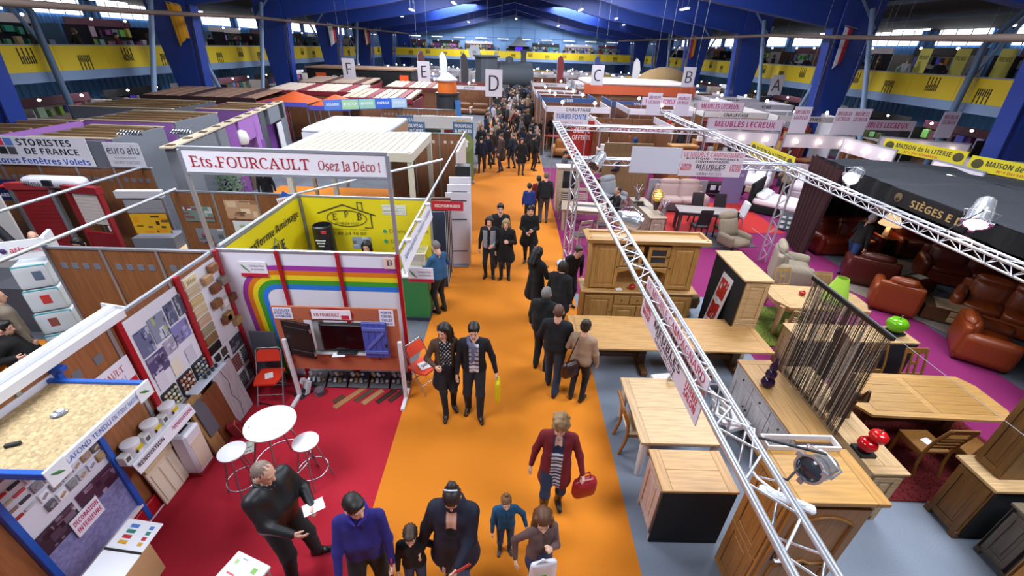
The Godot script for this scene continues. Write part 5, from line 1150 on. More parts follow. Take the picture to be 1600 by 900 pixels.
	tb(wm, "stripe", mt("22222a"), [Vector3(0.1, 1.9, 0.03), Vector3(0.28, 1.3, 0.03), Vector3(0.5, 0.7, 0.03), Vector3(0.62, 0.3, 0.03)], [0.03, 0.1, 0.1, 0.03], 8)
	# table and seats of the grey haired man, floor of dark laminate
	var tb2 := T("meeting_table", "dark grey table in front of the seated grey-haired man", "table", Vector3(-10.2, 0, -8.0))
	bx(tb2, "tabletop", mt("3c3c44", 0.3), 0, 0.73, 0, 1.9, 0.04, 0.7)
	for x in [-0.85, 0.85]:
		bx(tb2, "leg", alu, x, 0.36, 0, 0.05, 0.72, 0.6)
	bx(T("low_counter", "long grey counter behind the brown partition, its top cluttered with papers", "counter", Vector3(-8.6, 0, -7.3)), "body", mt("4a4a52", 0.4), 0, 0.5, 0, 2.6, 1.0, 0.5)
	for k in 3:
		tb(T("sign_rail", ["pale aluminium rail over the shutter stand, ending at the euro alu sign", "pale aluminium rail above the brown partition's left end, the nearer of two", "short pale rail from the near brown partition to the far one"][k], "rail", Vector3.ZERO), "rail", mt("c9ccd4", 0.3, 0.7), [[Vector3(-8.9, 2.5, -10.4), Vector3(-8.9, 2.56, -4.0)], [Vector3(-6.95, 2.52, -8.72), Vector3(-6.9, 2.56, -3.0)], [Vector3(-4.4, 2.52, -8.66), Vector3(-4.42, 2.52, -5.98)]][k], 0.03)
	var at := T("leaflet_tower", "white stepped cardboard leaflet tower with teal bands beside the brown partition", "display stand", Vector3(-7.75, 0, -6.2), 0.5)
	for k in 4:
		var y := 0.55 + k * 0.42
		cu(at, "tier", mt("c8ccd0", 0.6), 0, y, -0.03 * k, 0.52 - 0.03 * k, 0.4, 0.42, 0.03, 0.0)
		bx(at, "teal_band", mt("1e8890", 0.5), 0, y + 0.17, 0.19 - 0.03 * k, 0.5 - 0.03 * k, 0.06, 0.03)
		bx(at, "leaflets", mt(["3a3c44", "8a4a40", "c03830", "5a6a80"][k]), -0.08 + 0.05 * k, y + 0.02, 0.2 - 0.03 * k, 0.12, 0.16, 0.03)
	bx(at, "base", mt("b8bcc4"), 0, 0.17, 0, 0.56, 0.34, 0.46)
	bx(at, "header", mt("d8d8dc"), 0, 2.25, -0.02, 0.62, 0.3, 0.05, Vector3(-0.2, 0, 0))
	bx(at, "header", mt("d0d0d6"), 0.26, 2.25, -0.24, 0.05, 0.3, 0.44)
	txt(at, "atlantic", mt("c0304a"), Vector3(0.06, 2.27, 0.03), 0.36, 0.09, Vector3(-0.2, 0, 0), "bold")
	lt(at, "logo", mt("3a2a60"), [Vector2(0, 0), Vector2(0.04, 0), Vector2(0, 0.012)], Vector3(-0.2, 2.27, 0.02), 12, Vector3(PI / 2 - 0.2, 0, 0))
	var fp := T("white_easel", "blank white folded panel leaning behind the left wall of the red stand", "panel", Vector3(-5.6, 0, -5.1), -0.5)
	bx(fp, "leaf", mt("d4d4dc", 0.4), -0.2, 0.95, 0, 0.42, 1.8, 0.03, Vector3(-0.12, 0.3, 0))
	bx(fp, "leaf", mt("cacad4", 0.4), 0.2, 0.95, 0, 0.42, 1.8, 0.03, Vector3(-0.12, -0.3, 0))
	var oc := T("orange_chair", "orange chair behind the person in black at the left edge", "chair", Vector3(-7.95, 0, -5.5), 2.0)
	cu(oc, "seat", mt("d88018", 0.5), 0, 0.45, 0, 0.45, 0.06, 0.44, 0.03, 0.0)
	cu(oc, "backrest", mt("d88018", 0.5), 0, 0.72, -0.22, 0.45, 0.45, 0.05, 0.024, 0.0)
	for s in [-1.0, 1.0]:
		for e in [-1.0, 1.0]:
			bx(oc, "leg", alu, s * 0.19, 0.21, e * 0.18, 0.025, 0.42, 0.025)

func left_far():
	var alu := mt("a2a4aa", 0.35, 0.7)
	var grey := mt("74777f", 0.7)
	var dgrey := mt("4c4e56", 0.7)
	var pur := mt("a06ab4", 0.7)
	var purd := mt("82489a", 0.7)
	var beam := wood("b09070", "z")
	var cream := mt("cfc6b4", 0.5)
	var dark := mt("17181d", 0.5)
	# cream louvred pergola
	var pg := T("pergola", "cream garden pergola with a louvred roof behind the yellow booth", "pergola", Vector3(-4.45, 0, -13.4))
	for s in [-1.0, 1.0]:
		for e in [-1.0, 1.0]:
			bx(pg, "post", cream, s * 1.7, 1.3, e * 1.5, 0.14, 2.6, 0.14)
		bx(pg, "beam", cream, s * 1.7, 2.6, 0, 0.16, 0.24, 3.2)
		bx(pg, "beam", cream, 0, 2.6, s * 1.5, 3.5, 0.24, 0.16)
	for k in 17:
		bx(pg, "louvre", mt("c8c0ac", 0.5), -1.55 + k * 0.194, 2.7, 0, 0.19, 0.035, 2.96, Vector3(0, 0, 0.13))
	var wp := T("white_canopy", "low white fabric canopy on a timber frame just behind the cream pergola", "canopy", Vector3(-5.5, 0, -16.3))
	for s in [-1.0, 1.0]:
		for e in [-1.0, 1.0]:
			bx(wp, "post", beam, s * 1.3, 1.25, e * 1.5, 0.1, 2.5, 0.1)
		bx(wp, "valance", mt("d0ccd4"), 0, 2.55, s * 1.55, 2.8, 0.2, 0.03)
		bx(wp, "valance", mt("b08a6a"), s * 1.4, 2.5, 0, 0.03, 0.3, 3.1)
	for k in 4:
		cu(wp, "roof_cushion", mt("c6c4d0", 0.7), -1.05 + k * 0.7, 2.7, 0, 0.72, 0.16, 3.1, 0.07, 0.03)
	partition("brown partition with white squares behind the cream pergola, ending at the aisle", Vector3(-4.5, 0, -16.35), 0, 3, 0.93, 2.5, mt("8a5a3c", 0.45, 0.0, "wood", Vector3(2.4, 0.2, 2.4)), alu, 3, mt("c0b0a4"))
	# door and shutter samples racked along the aisle
	var cols := ["2c3a5c", "3c5a44", "3a4458", "7a2c24", "5a3a28"]
	for k in 5:
		var d := T("door_sample", "%s leaf racked along the aisle behind the green counter, %s" % [["navy blue door", "dark green shutter", "slate blue door", "brick red door", "brown door"][k], ["first from the counter", "second from the counter", "middle one", "fourth from the counter", "last"][k]], "door sample", Vector3(-1.72, 0, -9.35 - k * 0.26), 0.1, "racked door samples")
		bx(d, "leaf", mt(cols[k], 0.5), 0, 1.0, 0, 0.5, 1.95, 0.06)
		bx(d, "edge", mt("b8b8bc"), 0.255, 1.0, 0, 0.012, 1.95, 0.065)
		bx(d, "panel", mt(cols[k], 0.4), 0, 1.4, 0.035, 0.34, 0.8, 0.014)
	for k in 3:
		var d := T("sliding_door", ["tall white sliding panel with black bars at the aisle, nearest", "tall white sliding panel with black bars at the aisle, middle one", "tall white panel at the aisle beside the black tower"][k], "door sample", Vector3(-1.32 - k * 0.05, 0, -10.6 - k * 0.75), 0.08, "white panels at the aisle")
		bx(d, "leaf", mt("dcd8e2", 0.4), 0, 1.05, 0, 0.62, 2.0, 0.05)
		for y in [0.45, 1.35, 1.85]:
			bx(d, "bar", dark, 0.02, y, 0.03, 0.42, 0.025, 0.02)
		bx(d, "foot", alu, 0, 0.02, 0, 0.5, 0.04, 0.3)
	board("sign", "red sign with white letters above the racked doors at the aisle", "sign", Vector3(-1.4, 2.12, -9.35), 0, 0.72, 0.22, mt("b81c34"), [["OSEZ POUR MAISON", 0, 0.58, 0.07, mt("f0e4e4"), "bold"]])
	var tw := T("black_tower", "black display tower standing at the aisle beyond the white panels", "display stand", Vector3(-1.45, 0, -13.3))
	bx(tw, "body", mt("1c1e22", 0.3), 0, 1.05, 0, 0.45, 2.1, 0.4)
	bx(tw, "edge", alu, 0.24, 1.05, 0.2, 0.03, 2.1, 0.03)
	bx(T("aisle_wall", "pale end wall of the stand at the aisle below the black spotlight", "partition", Vector3(-1.68, 0, -14.9)), "panel", mt("c8c0bc", 0.6), 0, 1.2, 0, 0.08, 2.4, 2.4)
	# grey and purple show house front, its wall turned to the right
	var ph := T("show_house", "grey and purple portico wall of a show stand with open doorways behind the sign", "show stand", Vector3(-10.5, 0, -17.4), PI / 2 + 0.19)
	# local x runs from the far end (negative, after the turn) to the near end
	var segs := [[-5.4, 1.0, 0, 2.55, grey], [-4.4, 2.4, 1.9, 2.55, grey], [-2.2, 0.8, 0, 2.55, dgrey], [-1.5, 0.9, 0, 2.6, pur], [-0.4, 1.7, 1.75, 2.6, pur], [1.2, 0.9, 0, 2.6, purd], [2.1, 1.0, 0, 2.55, grey], [3.3, 1.9, 1.95, 2.55, grey], [4.7, 1.0, 0, 2.55, grey]]
	for s in segs:
		var y0: float = s[2]
		bx(ph, "wall_block", s[4], -s[0], (y0 + s[3]) / 2, 0, s[1], s[3] - y0, 0.3)
	bx(ph, "top_cap", mt("c8b8a0"), 0.2, 2.6, 0, 11.2, 0.05, 0.34)
	for k in 11:
		bx(ph, "cap_notch", mt("5a4630"), -5.2 + k * 1.05, 2.63, 0.03, 0.22, 0.04, 0.2)
	for k in 2:
		bx(ph, "niche", purd, -1.2 + k * 2.9, 1.15, 0.14, 0.4, 0.8, 0.06)
	var rbt := T("round_lamp", "white round-headed lamp figure in the purple doorway", "lamp", Vector3(-10.3, 0, -17.0))
	lt(rbt, "stand", mt("6a5a50"), [Vector2(0, 0), Vector2(0.2, 0), Vector2(0.14, 0.9), Vector2(0.05, 1.7), Vector2(0, 1.7)], Vector3.ZERO, 12)
	lt(rbt, "hood", mt("e0dcd4", 0.3), [Vector2(0, 1.7), Vector2(0.2, 1.75), Vector2(0.28, 1.95), Vector2(0.2, 2.2), Vector2(0, 2.28)], Vector3.ZERO, 18)
	bx(T("handwritten_sign", "white handwritten panel on the grey end of the show house wall", "sign", Vector3(-10.7, 0.9, -20.2), PI / 2 + 0.19), "panel", mt("d8d4d8"), 0, 0.5, 0.3, 0.7, 1.3, 0.03)
	var pt := T("potted_bush", "leafy green bush in a pot in the grey doorway behind the sign post", "plant", Vector3(-9.0, 0, -13.6))
	lt(pt, "pot", mt("5a4a44"), [Vector2(0, 0), Vector2(0.2, 0), Vector2(0.26, 0.4), Vector2(0, 0.38)], Vector3.ZERO, 14)
	var g := G.new()
	var r := RandomNumberGenerator.new()
	r.seed = 21
	for i in 420:
		var d := Vector3(r.randf_range(-1, 1), r.randf_range(-0.8, 1), r.randf_range(-1, 1)).normalized()
		var p := Vector3(0, 1.1, 0) + d * Vector3(0.5, 0.65, 0.5) * r.randf_range(0.6, 1.0)
		var t := d.cross(Vector3(r.randf(), r.randf(), r.randf())).normalized()
		var q := d.cross(t)
		g.quad(p - t * 0.03, p + q * 0.05 + d * 0.02, p + t * 0.03, p - q * 0.05, (d + Vector3.UP).normalized())
	mi(pt, "leaves", g.mesh(), mt("3f6a2c", 0.6, 0.0, "leaf", Vector3(3, 3, 3))).set_meta("kind", "stuff")
	# purple and grey blocks of open-topped rooms
	var rooms := [[-13.4, -14.6, 2.4, 2.2, pur, grey, "purple open-topped room with timber joists behind the euro alu sign"], [-14.2, -18.0, 3.4, 2.6, pur, grey, "long purple open-topped room with timber joists, second row"], [-12.9, -21.6, 2.2, 2.4, pur, purd, "purple open-topped room with timber joists beside the grey end wall"], [-17.6, -14.9, 4.0, 3.0, grey, pur, "grey and purple open-topped room at the left edge"], [-17.0, -21.5, 4.4, 3.0, grey, dgrey, "grey open-topped room below the left gallery"]]
	for a in rooms:
		var rm := T("show_room", a[6], "show stand", Vector3(a[0], 0, a[1]))
		var w: float = a[2]
		var d: float = a[3]
		for s in [-1.0, 1.0]:
			bx(rm, "wall", a[4] if s > 0 else a[5], 0, 1.25, s * d / 2, w, 2.5, 0.12)
			bx(rm, "wall", a[5], s * w / 2, 1.25, 0, 0.12, 2.5, d)
			bx(rm, "wall_cap", mt("c4ae90"), 0, 2.51, s * d / 2, w + 0.1, 0.03, 0.16)
		for k in 4:
			bx(rm, "joist", wood("a8845c"), 0, 2.46, -d / 2 + (k + 0.7) * d / 4.6, w - 0.1, 0.14, 0.1)
	for k in 2:
		var lp := T("foil_fan", ["crumpled silver foil lamp on the purple room roof, left one", "crumpled silver foil lamp on the purple room roof, right one"][k], "lamp", Vector3(-11.6 + k * 1.3, 2.6, -13.6 - k * 0.4), 0, "foil lamps")
		for q in 7:
			tb(lp, "foil", mt("c8ccd4", 0.15, 0.9), [Vector3(-0.28 + q * 0.09, 0, -0.1), Vector3(-0.25 + q * 0.09, 0.14, 0.0), Vector3(-0.3 + q * 0.1, 0.05, 0.12)], 0.03, 5)
	# striped timber roof and other roofs in the left rear
	var roofs := [[-15.8, -25.0, 5.6, 3.2, "8c6a58", "3a2022", "striped maroon and timber roof below the first left column"], [-12.0, -29.5, 5.4, 3.2, "c8b4a4", "7c1c2c", "pale timber roof with a dark red edge left of the aisle"], [-7.4, -27.0, 3.8, 3.4, "b8a08a", "7c1c2c", "open timber roof with a dark red fascia next to the blue banner strip"], [-13.0, -36.0, 5.0, 3.6, "a08878", "5a3028", "timber roof in front of the black stand with the orange logo"], [-7.0, -34.0, 3.6, 3.0, "c0aa94", "6c2a24", "timber roof below the letter E sign"]]
	for a in roofs:
		var rf := T("roofed_stand", a[6], "show stand", Vector3(a[0], 0, a[1]))
		for s in [-1.0, 1.0]:
			bx(rf, "wall", mt("8a5a3c", 0.6, 0.0, "wood", Vector3(2, 0.2, 2)), 0, 1.25, s * a[3] / 2, a[2], 2.5, 0.08)
			bx(rf, "wall", mt("7c2430", 0.6), s * a[2] / 2, 1.25, 0, 0.08, 2.5, a[3])
			bx(rf, "fascia", mt(a[5], 0.6), 0, 2.55, s * (a[3] / 2 + 0.06), a[2] + 0.2, 0.24, 0.05)
		for k in 9:
			bx(rf, "rafter", mt(a[4], 0.7) if k % 4 != 3 else mt(a[5], 0.7), -a[2] / 2 + (k + 0.5) * a[2] / 9, 2.72, 0, a[2] / 11, 0.1, a[3], Vector3(0.05, 0, 0))
	for k in 2:
		var ot := T("orange_roof", ["orange peaked tent roof beside the blue banner strip", "smaller orange peaked roof further left"][k], "canopy", Vector3(-9.3 - k * 2.6, 0, -24.5 - k * 1.0))
		for s in [-1.0, 1.0]:
			for e in [-1.0, 1.0]:
				bx(ot, "post", alu, s * 0.9, 1.2, e * 0.8, 0.06, 2.4, 0.06)
		lt(ot, "roof", mt("c8521c", 0.6), [Vector2(1.5, 2.35), Vector2(0.8, 2.6), Vector2(0.05, 2.85), Vector2(0, 2.85)], Vector3.ZERO, 4, Vector3(0, PI / 4, 0))
		bx(ot, "valance", mt("5a5ac0"), 0, 2.3, 1.05, 2.1, 0.22, 0.03)
	var bs := board("banner", "blue and green strip of printed panels along the side of the orange-roofed stand", "banner", Vector3(-7.4, 2.55, -23.6), 0.55, 4.2, 0.5, mt("4a78c8"), [])
	for s in [-1.9, 1.9]:
		bx(bs, "post", alu, s, -1.2, -0.03, 0.05, 2.7, 0.05)
	for k in 5:
		bx(bs, "print_panel", mt(["5a80d0", "a8d0a0", "9ac8b0", "3a68d0", "b8d0e8"][k]), -1.68 + k * 0.84, 0, 0.006, 0.8, 0.44, 0.006)
		txt(bs, ["SOLAIRE", "ECO", "BOIS", "ENERGIE", "POELES"][k], mt("eef2f6"), Vector3(-1.68 + k * 0.84, 0.03, 0.012), 0.6, 0.12, Vector3.ZERO, "bold")
	# black stand with the orange logo
	var bk := T("black_stand", "black exhibition building lettered OREL with an orange square logo", "show stand", Vector3(-12.4, 0, -40.5))
	bx(bk, "body", mt("101114", 0.5), 0, 1.7, 0, 8.4, 3.4, 4.0)
	bx(bk, "roof_edge", mt("8a6a54"), 0, 3.42, 0, 8.6, 0.1, 4.2)
	bx(bk, "logo", mt("e05018"), -3.1, 2.7, 2.02, 0.8, 0.7, 0.05)
	bx(bk, "logo", mt("e05018"), 3.6, 2.7, 2.02, 0.7, 0.7, 0.05)
	txt(bk, "OREL", mt("d0d0d4"), Vector3(-1.2, 2.65, 2.05), 2.2, 0.5)
	# small lighthouse, banners by the aisle
	var lh := T("lighthouse", "model lighthouse with an orange lantern beside the aisle", "model", Vector3(-3.6, 0, -26.0), 0.3)
	lt(lh, "tower", mt("2a2c30", 0.5), [Vector2(0, 0), Vector2(0.75, 0), Vector2(0.62, 2.9), Vector2(0.7, 2.9), Vector2(0.7, 3.0), Vector2(0, 3.0)], Vector3.ZERO, 8)
	lt(lh, "lantern", mt("d86a20", 0.4), [Vector2(0, 3.0), Vector2(0.55, 3.0), Vector2(0.5, 3.6), Vector2(0, 3.6)], Vector3.ZERO, 8)
	lt(lh, "cap", mt("d0ccd0", 0.4), [Vector2(0.6, 3.6), Vector2(0.6, 3.66), Vector2(0.1, 4.0), Vector2(0, 4.0)], Vector3.ZERO, 8)
	bx(lh, "poster", mt("3a78c0"), 0.5, 1.9, 0.45, 0.5, 1.5, 0.04, Vector3(-0.04, 0.8, 0))
	for k in 3:
		var fl := T("roll_up", ["green and blue roll-up banner reading NOUVEAU A NEVERS left of the grey cabins", "green and blue roll-up banner reading NOUVEAU A NEVERS at the aisle", "green and blue roll-up banner behind the plant"][k], "banner", [Vector3(-3.95, 0, -18.4), Vector3(-2.0, 0, -18.7), Vector3(-4.6, 0, -20.0)][k], 0.0, "green roll-up banners")
		bx(fl, "sheet", mt("4a6a90", 0.5), 0, 2.2, 0, 0.85, 0.7, 0.02)
		bx(fl, "sheet", mt("6a7c48", 0.5), 0, 1.0, 0, 0.85, 1.7, 0.02)
		lt(fl, "disc", mt("7c8c54", 0.5), [Vector2(0, 0), Vector2(0.42, 0), Vector2(0.42, 0.006), Vector2(0, 0.006)], Vector3(0, 1.75, 0.01), 24, Vector3(PI / 2, 0, 0))
		pr(fl, "house_mark", mt("e4e6dc"), [Vector2(-0.18, -0.16), Vector2(0.18, -0.16), Vector2(0.18, 0.04), Vector2(0.26, 0.04), Vector2(0, 0.26), Vector2(-0.26, 0.04), Vector2(-0.18, 0.04)], 0.008, Vector3(0, 1.72, 0.022))
		txt(fl, "NOUVEAU", mt("e8ecf0"), Vector3(0, 2.4, 0.013), 0.7, 0.13, Vector3.ZERO, "bold")
		txt(fl, "A NEVERS", mt("e8ecf0"), Vector3(0, 2.2, 0.013), 0.7, 0.13, Vector3.ZERO, "bold")
		bx(fl, "foot", alu, 0, 0.04, 0, 0.9, 0.08, 0.2)
	var cb := T("sauna_cabin", "white-topped cabin with dark green and red doors between the roll-up banners", "cabin", Vector3(-3.0, 0, -20.6))
	bx(cb, "body", mt("c8c0b8"), 0, 1.2, 0, 2.4, 2.4, 1.6)
	bx(cb, "fascia", mt("d0ccc8"), 0, 2.35, 0.83, 2.5, 0.5, 0.05)
	bx(cb, "green_door", mt("22382e"), -0.5, 1.05, 0.82, 0.8, 2.0, 0.05)
	bx(cb, "red_door", mt("6c1a22"), 0.45, 1.05, 0.82, 0.8, 2.0, 0.05)
	txt(cb, "ISOL", mt("d8b020"), Vector3(0.85, 2.35, 0.86), 0.5, 0.24, Vector3.ZERO, "bold")
	partition("low brown partition with grey squares behind the roll-up banners", Vector3(-7.0, 0, -24.6), 0, 4, 1.0, 2.3, mt("8a5a3c", 0.45, 0.0, "wood", Vector3(2.4, 0.2, 2.4)), alu, 4, mt("8a827c"))

const ORD := ["first", "second", "third", "fourth", "fifth", "sixth", "seventh", "eighth", "ninth", "tenth", "eleventh", "twelfth"]

# a fair stand: panel walls on three sides, posts, fascia band with lettering, lamps on arms
func stand(label: String, x: float, z: float, w: float, d: float, panel: Material, fascia: Material, text: String, tcol: Material, open_side := 1.0, lamps := 2, h := 2.5) -> Node3D:
	var t := T("exhibition_stand", label, "stand", Vector3(x, 0, z), 0.0)
	var alu := mt("b8bac2", 0.35, 0.6)
	for s in [-1.0, 1.0]:
		for e in [-1.0, 1.0]:
			bx(t, "post", alu, s * w / 2, h / 2, e * d / 2, 0.05, h, 0.05)
		bx(t, "side_panel", panel, s * w / 2, h * 0.46, 0, 0.03, h * 0.9, d - 0.1)
		bx(t, "side_fascia", fascia, s * w / 2, h - 0.14, 0, 0.035, 0.28, d)
	for k in 3:
		bx(t, "back_panel", panel, -w / 3 + k * w / 3, h * 0.48, -d / 2, w / 3 - 0.05, h * 0.94, 0.03)
	bx(t, "fascia", fascia, 0, h - 0.14, d / 2, w, 0.3, 0.035)
	if text:
		txt(t, text, tcol, Vector3(0, h - 0.14, d / 2 + 0.022), minf(w * 0.75, text.length() * 0.15), 0.17, Vector3.ZERO, "bold")
	for k in lamps:
		var lx := -w / 2 + (k + 0.5) * w / lamps
		var ly := h + 0.22
		tb(t, "lamp_arm", alu, [Vector3(lx, h, d / 2), Vector3(lx, ly, d / 2 - 0.15)], 0.015, 5)
		lt(t, "lamp", glow("fff2dc", 9.0), [Vector2(0, -0.1), Vector2(0.08, -0.07), Vector2(0.09, 0), Vector2(0.05, 0.07), Vector2(0, 0.08)], Vector3(lx, ly, d / 2 - 0.1), 8)
	return t

func goods(kind: int, label: String, group: String, x: float, z: float, yaw: float, m: Material, m2: Material):
	match kind:
		0:
			var t := T("wardrobe", label, "wardrobe", Vector3(x, 0, z), yaw, group)
			bx(t, "body", m, 0, 0.9, 0, 1.1, 1.8, 0.5)
			for s in [-1.0, 1.0]:
				bx(t, "door", m2, s * 0.27, 0.92, 0.255, 0.48, 1.6, 0.025)
			bx(t, "cornice", m2, 0, 1.84, 0, 1.2, 0.08, 0.58)
		1:
			var t := T("display_table", label, "table", Vector3(x, 0, z), yaw, group)
			bx(t, "tabletop", m, 0, 0.75, 0, 1.4, 0.05, 0.8)
			for s in [-1.0, 1.0]:
				for e in [-1.0, 1.0]:
					bx(t, "leg", m2, s * 0.6, 0.36, e * 0.32, 0.07, 0.72, 0.07)
		2:
			var t := T("couch", label, "sofa", Vector3(x, 0, z), yaw, group)
			cu(t, "seat", m, 0, 0.28, 0.05, 1.5, 0.36, 0.8, 0.1, 0.03)
			cu(t, "backrest", m, 0, 0.6, -0.32, 1.5, 0.6, 0.22, 0.1, 0.03)
			for s in [-1.0, 1.0]:
				cu(t, "arm", m2, s * 0.82, 0.38, 0, 0.2, 0.5, 0.85, 0.08, 0.0)
		3:
			var t := T("shelf_unit", label, "shelf", Vector3(x, 0, z), yaw, group)
			for s in [-1.0, 1.0]:
				bx(t, "side", m, s * 0.55, 0.85, 0, 0.05, 1.7, 0.4)
			for k in 4:
				bx(t, "shelf", m, 0, 0.2 + k * 0.48, 0, 1.06, 0.04, 0.38)
				for q in 3:
					bx(t, "item", [m2, mt("d8d4da"), mt("30343c"), mt("b03030"), mt("3a5a90")][(q + k * 2) % 5], -0.32 + q * 0.32, 0.32 + k * 0.48, 0.02, 0.2, 0.2, 0.2)

func rows():
	var pk := mt("a0205a", 0.5)
	var whf := mt("d8cfd6", 0.55)
	var ink := mt("26262e")
	var alu := mt("b8bac2", 0.35, 0.6)
	var brown := mt("8a5a38", 0.5, 0.0, "wood", Vector3(2, 0.2, 2))
	var panels := [brown, mt("b8b4b8", 0.6), mt("7a4a30", 0.5, 0.0, "wood", Vector3(2, 0.2, 2)), mt("c8c2c8", 0.6), mt("6a4a40", 0.6)]
	var pnames := ["brown", "grey", "dark brown", "white", "chocolate"]
	# named signs on the right
	var red := mt("c0282c", 0.5)
	var tf := board("name_sign", "white sign lettered TURBO FONTE in blue at the aisle right of the crowd", "sign", Vector3(2.55, 2.72, -19.5), 0, 1.5, 0.55, mt("e0dce6"), [["TURBO FONTE", 0.08, 1.3, 0.2, mt("2458b0"), "bold"], ["Poêles - Inserts", -0.16, 1.0, 0.09, mt("c83878")]])
	for s in [-0.7, 0.7]:
		bx(tf, "post", alu, s, -1.22, -0.03, 0.04, 3.0, 0.04)
	var rb := board("banner", "tall red banner reading 300 € OFFERTS below the blue lettered sign", "banner", Vector3(3.3, 1.6, -21.0), 0, 1.1, 1.7, mt("b02c20"), [["300 €", 0.45, 0.8, 0.3, mt("f0e4e0"), "bold"], ["OFFERTS", 0.1, 0.85, 0.22, mt("f0e4e0"), "bold"]])
	stand("stove stand with white fascia lettered FIEVEE right of the red banner", 5.5, -21.2, 3.2, 3.0, brown, whf, "FIEVEE    FIEVEE", mt("c05878"), 1.0, 0)
	var lec := [[9.9, 2.75, -19.2, 3.2, "long pink-lettered sign MEUBLES LECREUX over the white fascias, largest one"], [10.6, 3.0, -23.5, 2.4, "smaller MEUBLES LECREUX sign in the row behind, by the orange furniture"], [16.4, 2.8, -20.0, 2.8, "MEUBLES LECREUX sign at the right, below the yellow parapet"], [8.0, 3.0, -25.0, 2.0, "farthest MEUBLES LECREUX sign towards the aisle"]]
	for a in lec:
		var sg := board("name_sign", a[4], "sign", Vector3(a[0], a[1], a[2]), 0, a[3], 0.42, mt("c8b4c0"), [["MEUBLES LECREUX", 0.0, a[3] * 0.8, 0.22, pk, "bold"]])
		for s in [-1.0, 1.0]:
			bx(sg, "post", alu, s * a[3] / 2, -a[1] / 2, 0, 0.04, a[1] + 0.4, 0.04)
	for k in 6:
		var px: float = [11.6, 13.3, 14.0, 17.6, 8.3, 6.9][k]
		var sg := board("placard", ["hanging white placard MEUBLES LECREUX left of the blue column", "placard MEUBLES LECREUX by the blue column, left of a pair", "hanging white placard MEUBLES LECREUX by the blue column, right of a pair", "hanging white placard MEUBLES LECREUX near the right gallery post", "white placard MEUBLES LECREUX behind the far cross truss", "white placard MEUBLES LECREUX nearest the aisle"][k], "sign", Vector3(px, 3.1, -18.3 if k < 4 else -22.5), 0, 0.7, 1.0, mt("d0c6d2"), [["MEUBLES", 0.3, 0.55, 0.14, pk, "bold"], ["LECREUX", 0.1, 0.55, 0.14, pk, "bold"]], "hanging placards")
		for s in [-0.25, 0.25]:
			tb(sg, "hanging_wire", mt("9a9aa0"), [Vector3(s, 0.5, 0), Vector3(s, 5.2, 0)], 0.004, 3)
	var yl := mt("d8c420", 0.55)
	for k in 3:
		var sg := board("name_sign", ["yellow sign MAISON de la LITERIE above the white bed fascias", "yellow sign MAISON de la LITERIE at the right edge over the tent", "yellow sign MAISON de la LITERIE on the second truss, seen at an angle"][k], "sign", [Vector3(14.0, 2.65, -15.0), Vector3(14.6, 2.65, -12.3), Vector3(7.635, 2.75, -12.9)][k], [-1.15, -1.15, -PI / 2][k], 2.4, 0.42, yl, [["MAISON de la LITERIE", 0.05, 1.6, 0.16, ink, "bold"], ["N°1 DU SOMMEIL", -0.12, 1.0, 0.07, red, "bold"]])
		for s in [-1.0, 1.0]:
			lt(sg, "emblem", mt("4a4420"), [Vector2(0, 0), Vector2(0.14, 0), Vector2(0.11, 0.004), Vector2(0, 0.004)], Vector3(s * 1.0, 0, 0.001), 16, Vector3(PI / 2, 0, 0))
	# white fascias of the bedding stands as rail frames
	var fs := [[11.2, -18.3, 14.0, -18.2], [13.3, -17.8, 13.5, -15.4], [13.6, -14.0, 13.7, -12.4], [8.2, -18.8, 11.0, -18.4], [15.2, -18.4, 17.8, -17.2], [15.0, -14.6, 17.6, -13.4]]
	for k in 6:
		var a: Array = fs[k]
		var p := Vector3(a[0], 0, a[1])
		var q := Vector3(a[2], 0, a[3])
		var L := (q - p).length()
		var f := T("fascia_band", "white fascia band of the bedding stands, %s" % ["middle one under the large pink sign", "angled one beside the yellow sign", "angled one over the tent roof", "left one by the truss", "right one before the blue column", "rightmost by the dresser"][k], "fascia", (p + q) / 2, atan2(-(q - p).z, (q - p).x), "bedding stand fascias")
		bx(f, "band", mt("d6c8d0", 0.6), 0, 2.3, 0, L, 0.5, 0.03)
		bx(f, "rail", alu, 0, 2.57, 0, L, 0.05, 0.05)
		for s in [-1.0, 1.0]:
			bx(f, "post", alu, s * L / 2, 1.3, 0, 0.05, 2.6, 0.05)
		for e in 3:
			lt(f, "lamp", glow("fff2dc", 9.0), [Vector2(0, -0.07), Vector2(0.06, -0.04), Vector2(0.06, 0.03), Vector2(0, 0.07)], Vector3(-L / 3 + e * L / 3, 2.3, 0.14), 8)
	var lilac := board("placard", "lilac roll-up with pale lines of print behind the second truss", "banner", Vector3(8.9, 0.82, -16.9), 0, 0.9, 1.6, mt("7a6890"), [["LITERIE", 0.6, 0.7, 0.12, mt("c8c0d4"), "bold"], ["SUR MESURE", 0.35, 0.7, 0.1, mt("c8c0d4")]])
	# letter signs of the alleys, hung from the roof
	var lets := [["F", -11.3, 3.68, -33.0], ["E", -6.15, 3.65, -33.0], ["D", -0.95, 3.68, -24.0], ["C", 5.9, 3.78, -33.2], ["B", 12.35, 3.85, -33.4], ["A", 18.0, 3.6, -32.2]]
	for a in lets:
		var sg := board("letter_sign", "white hanging alley sign with the black letter %s" % a[0], "sign", Vector3(a[1], a[2], a[3]), 0, 0.86, 1.25, mt("d4ccd4"), [[a[0], 0.0, 0.0, 0.72, ink, "sans"]])
		for s in [-0.35, 0.35]:
			tb(sg, "hanging_wire", mt("8a8e98"), [Vector3(s, 0.62, 0), Vector3(s, roof_y(a[1]) - a[2], 0)], 0.005, 3)
	# grid of ordinary stands
	var r := RandomNumberGenerator.new()
	r.seed = 77
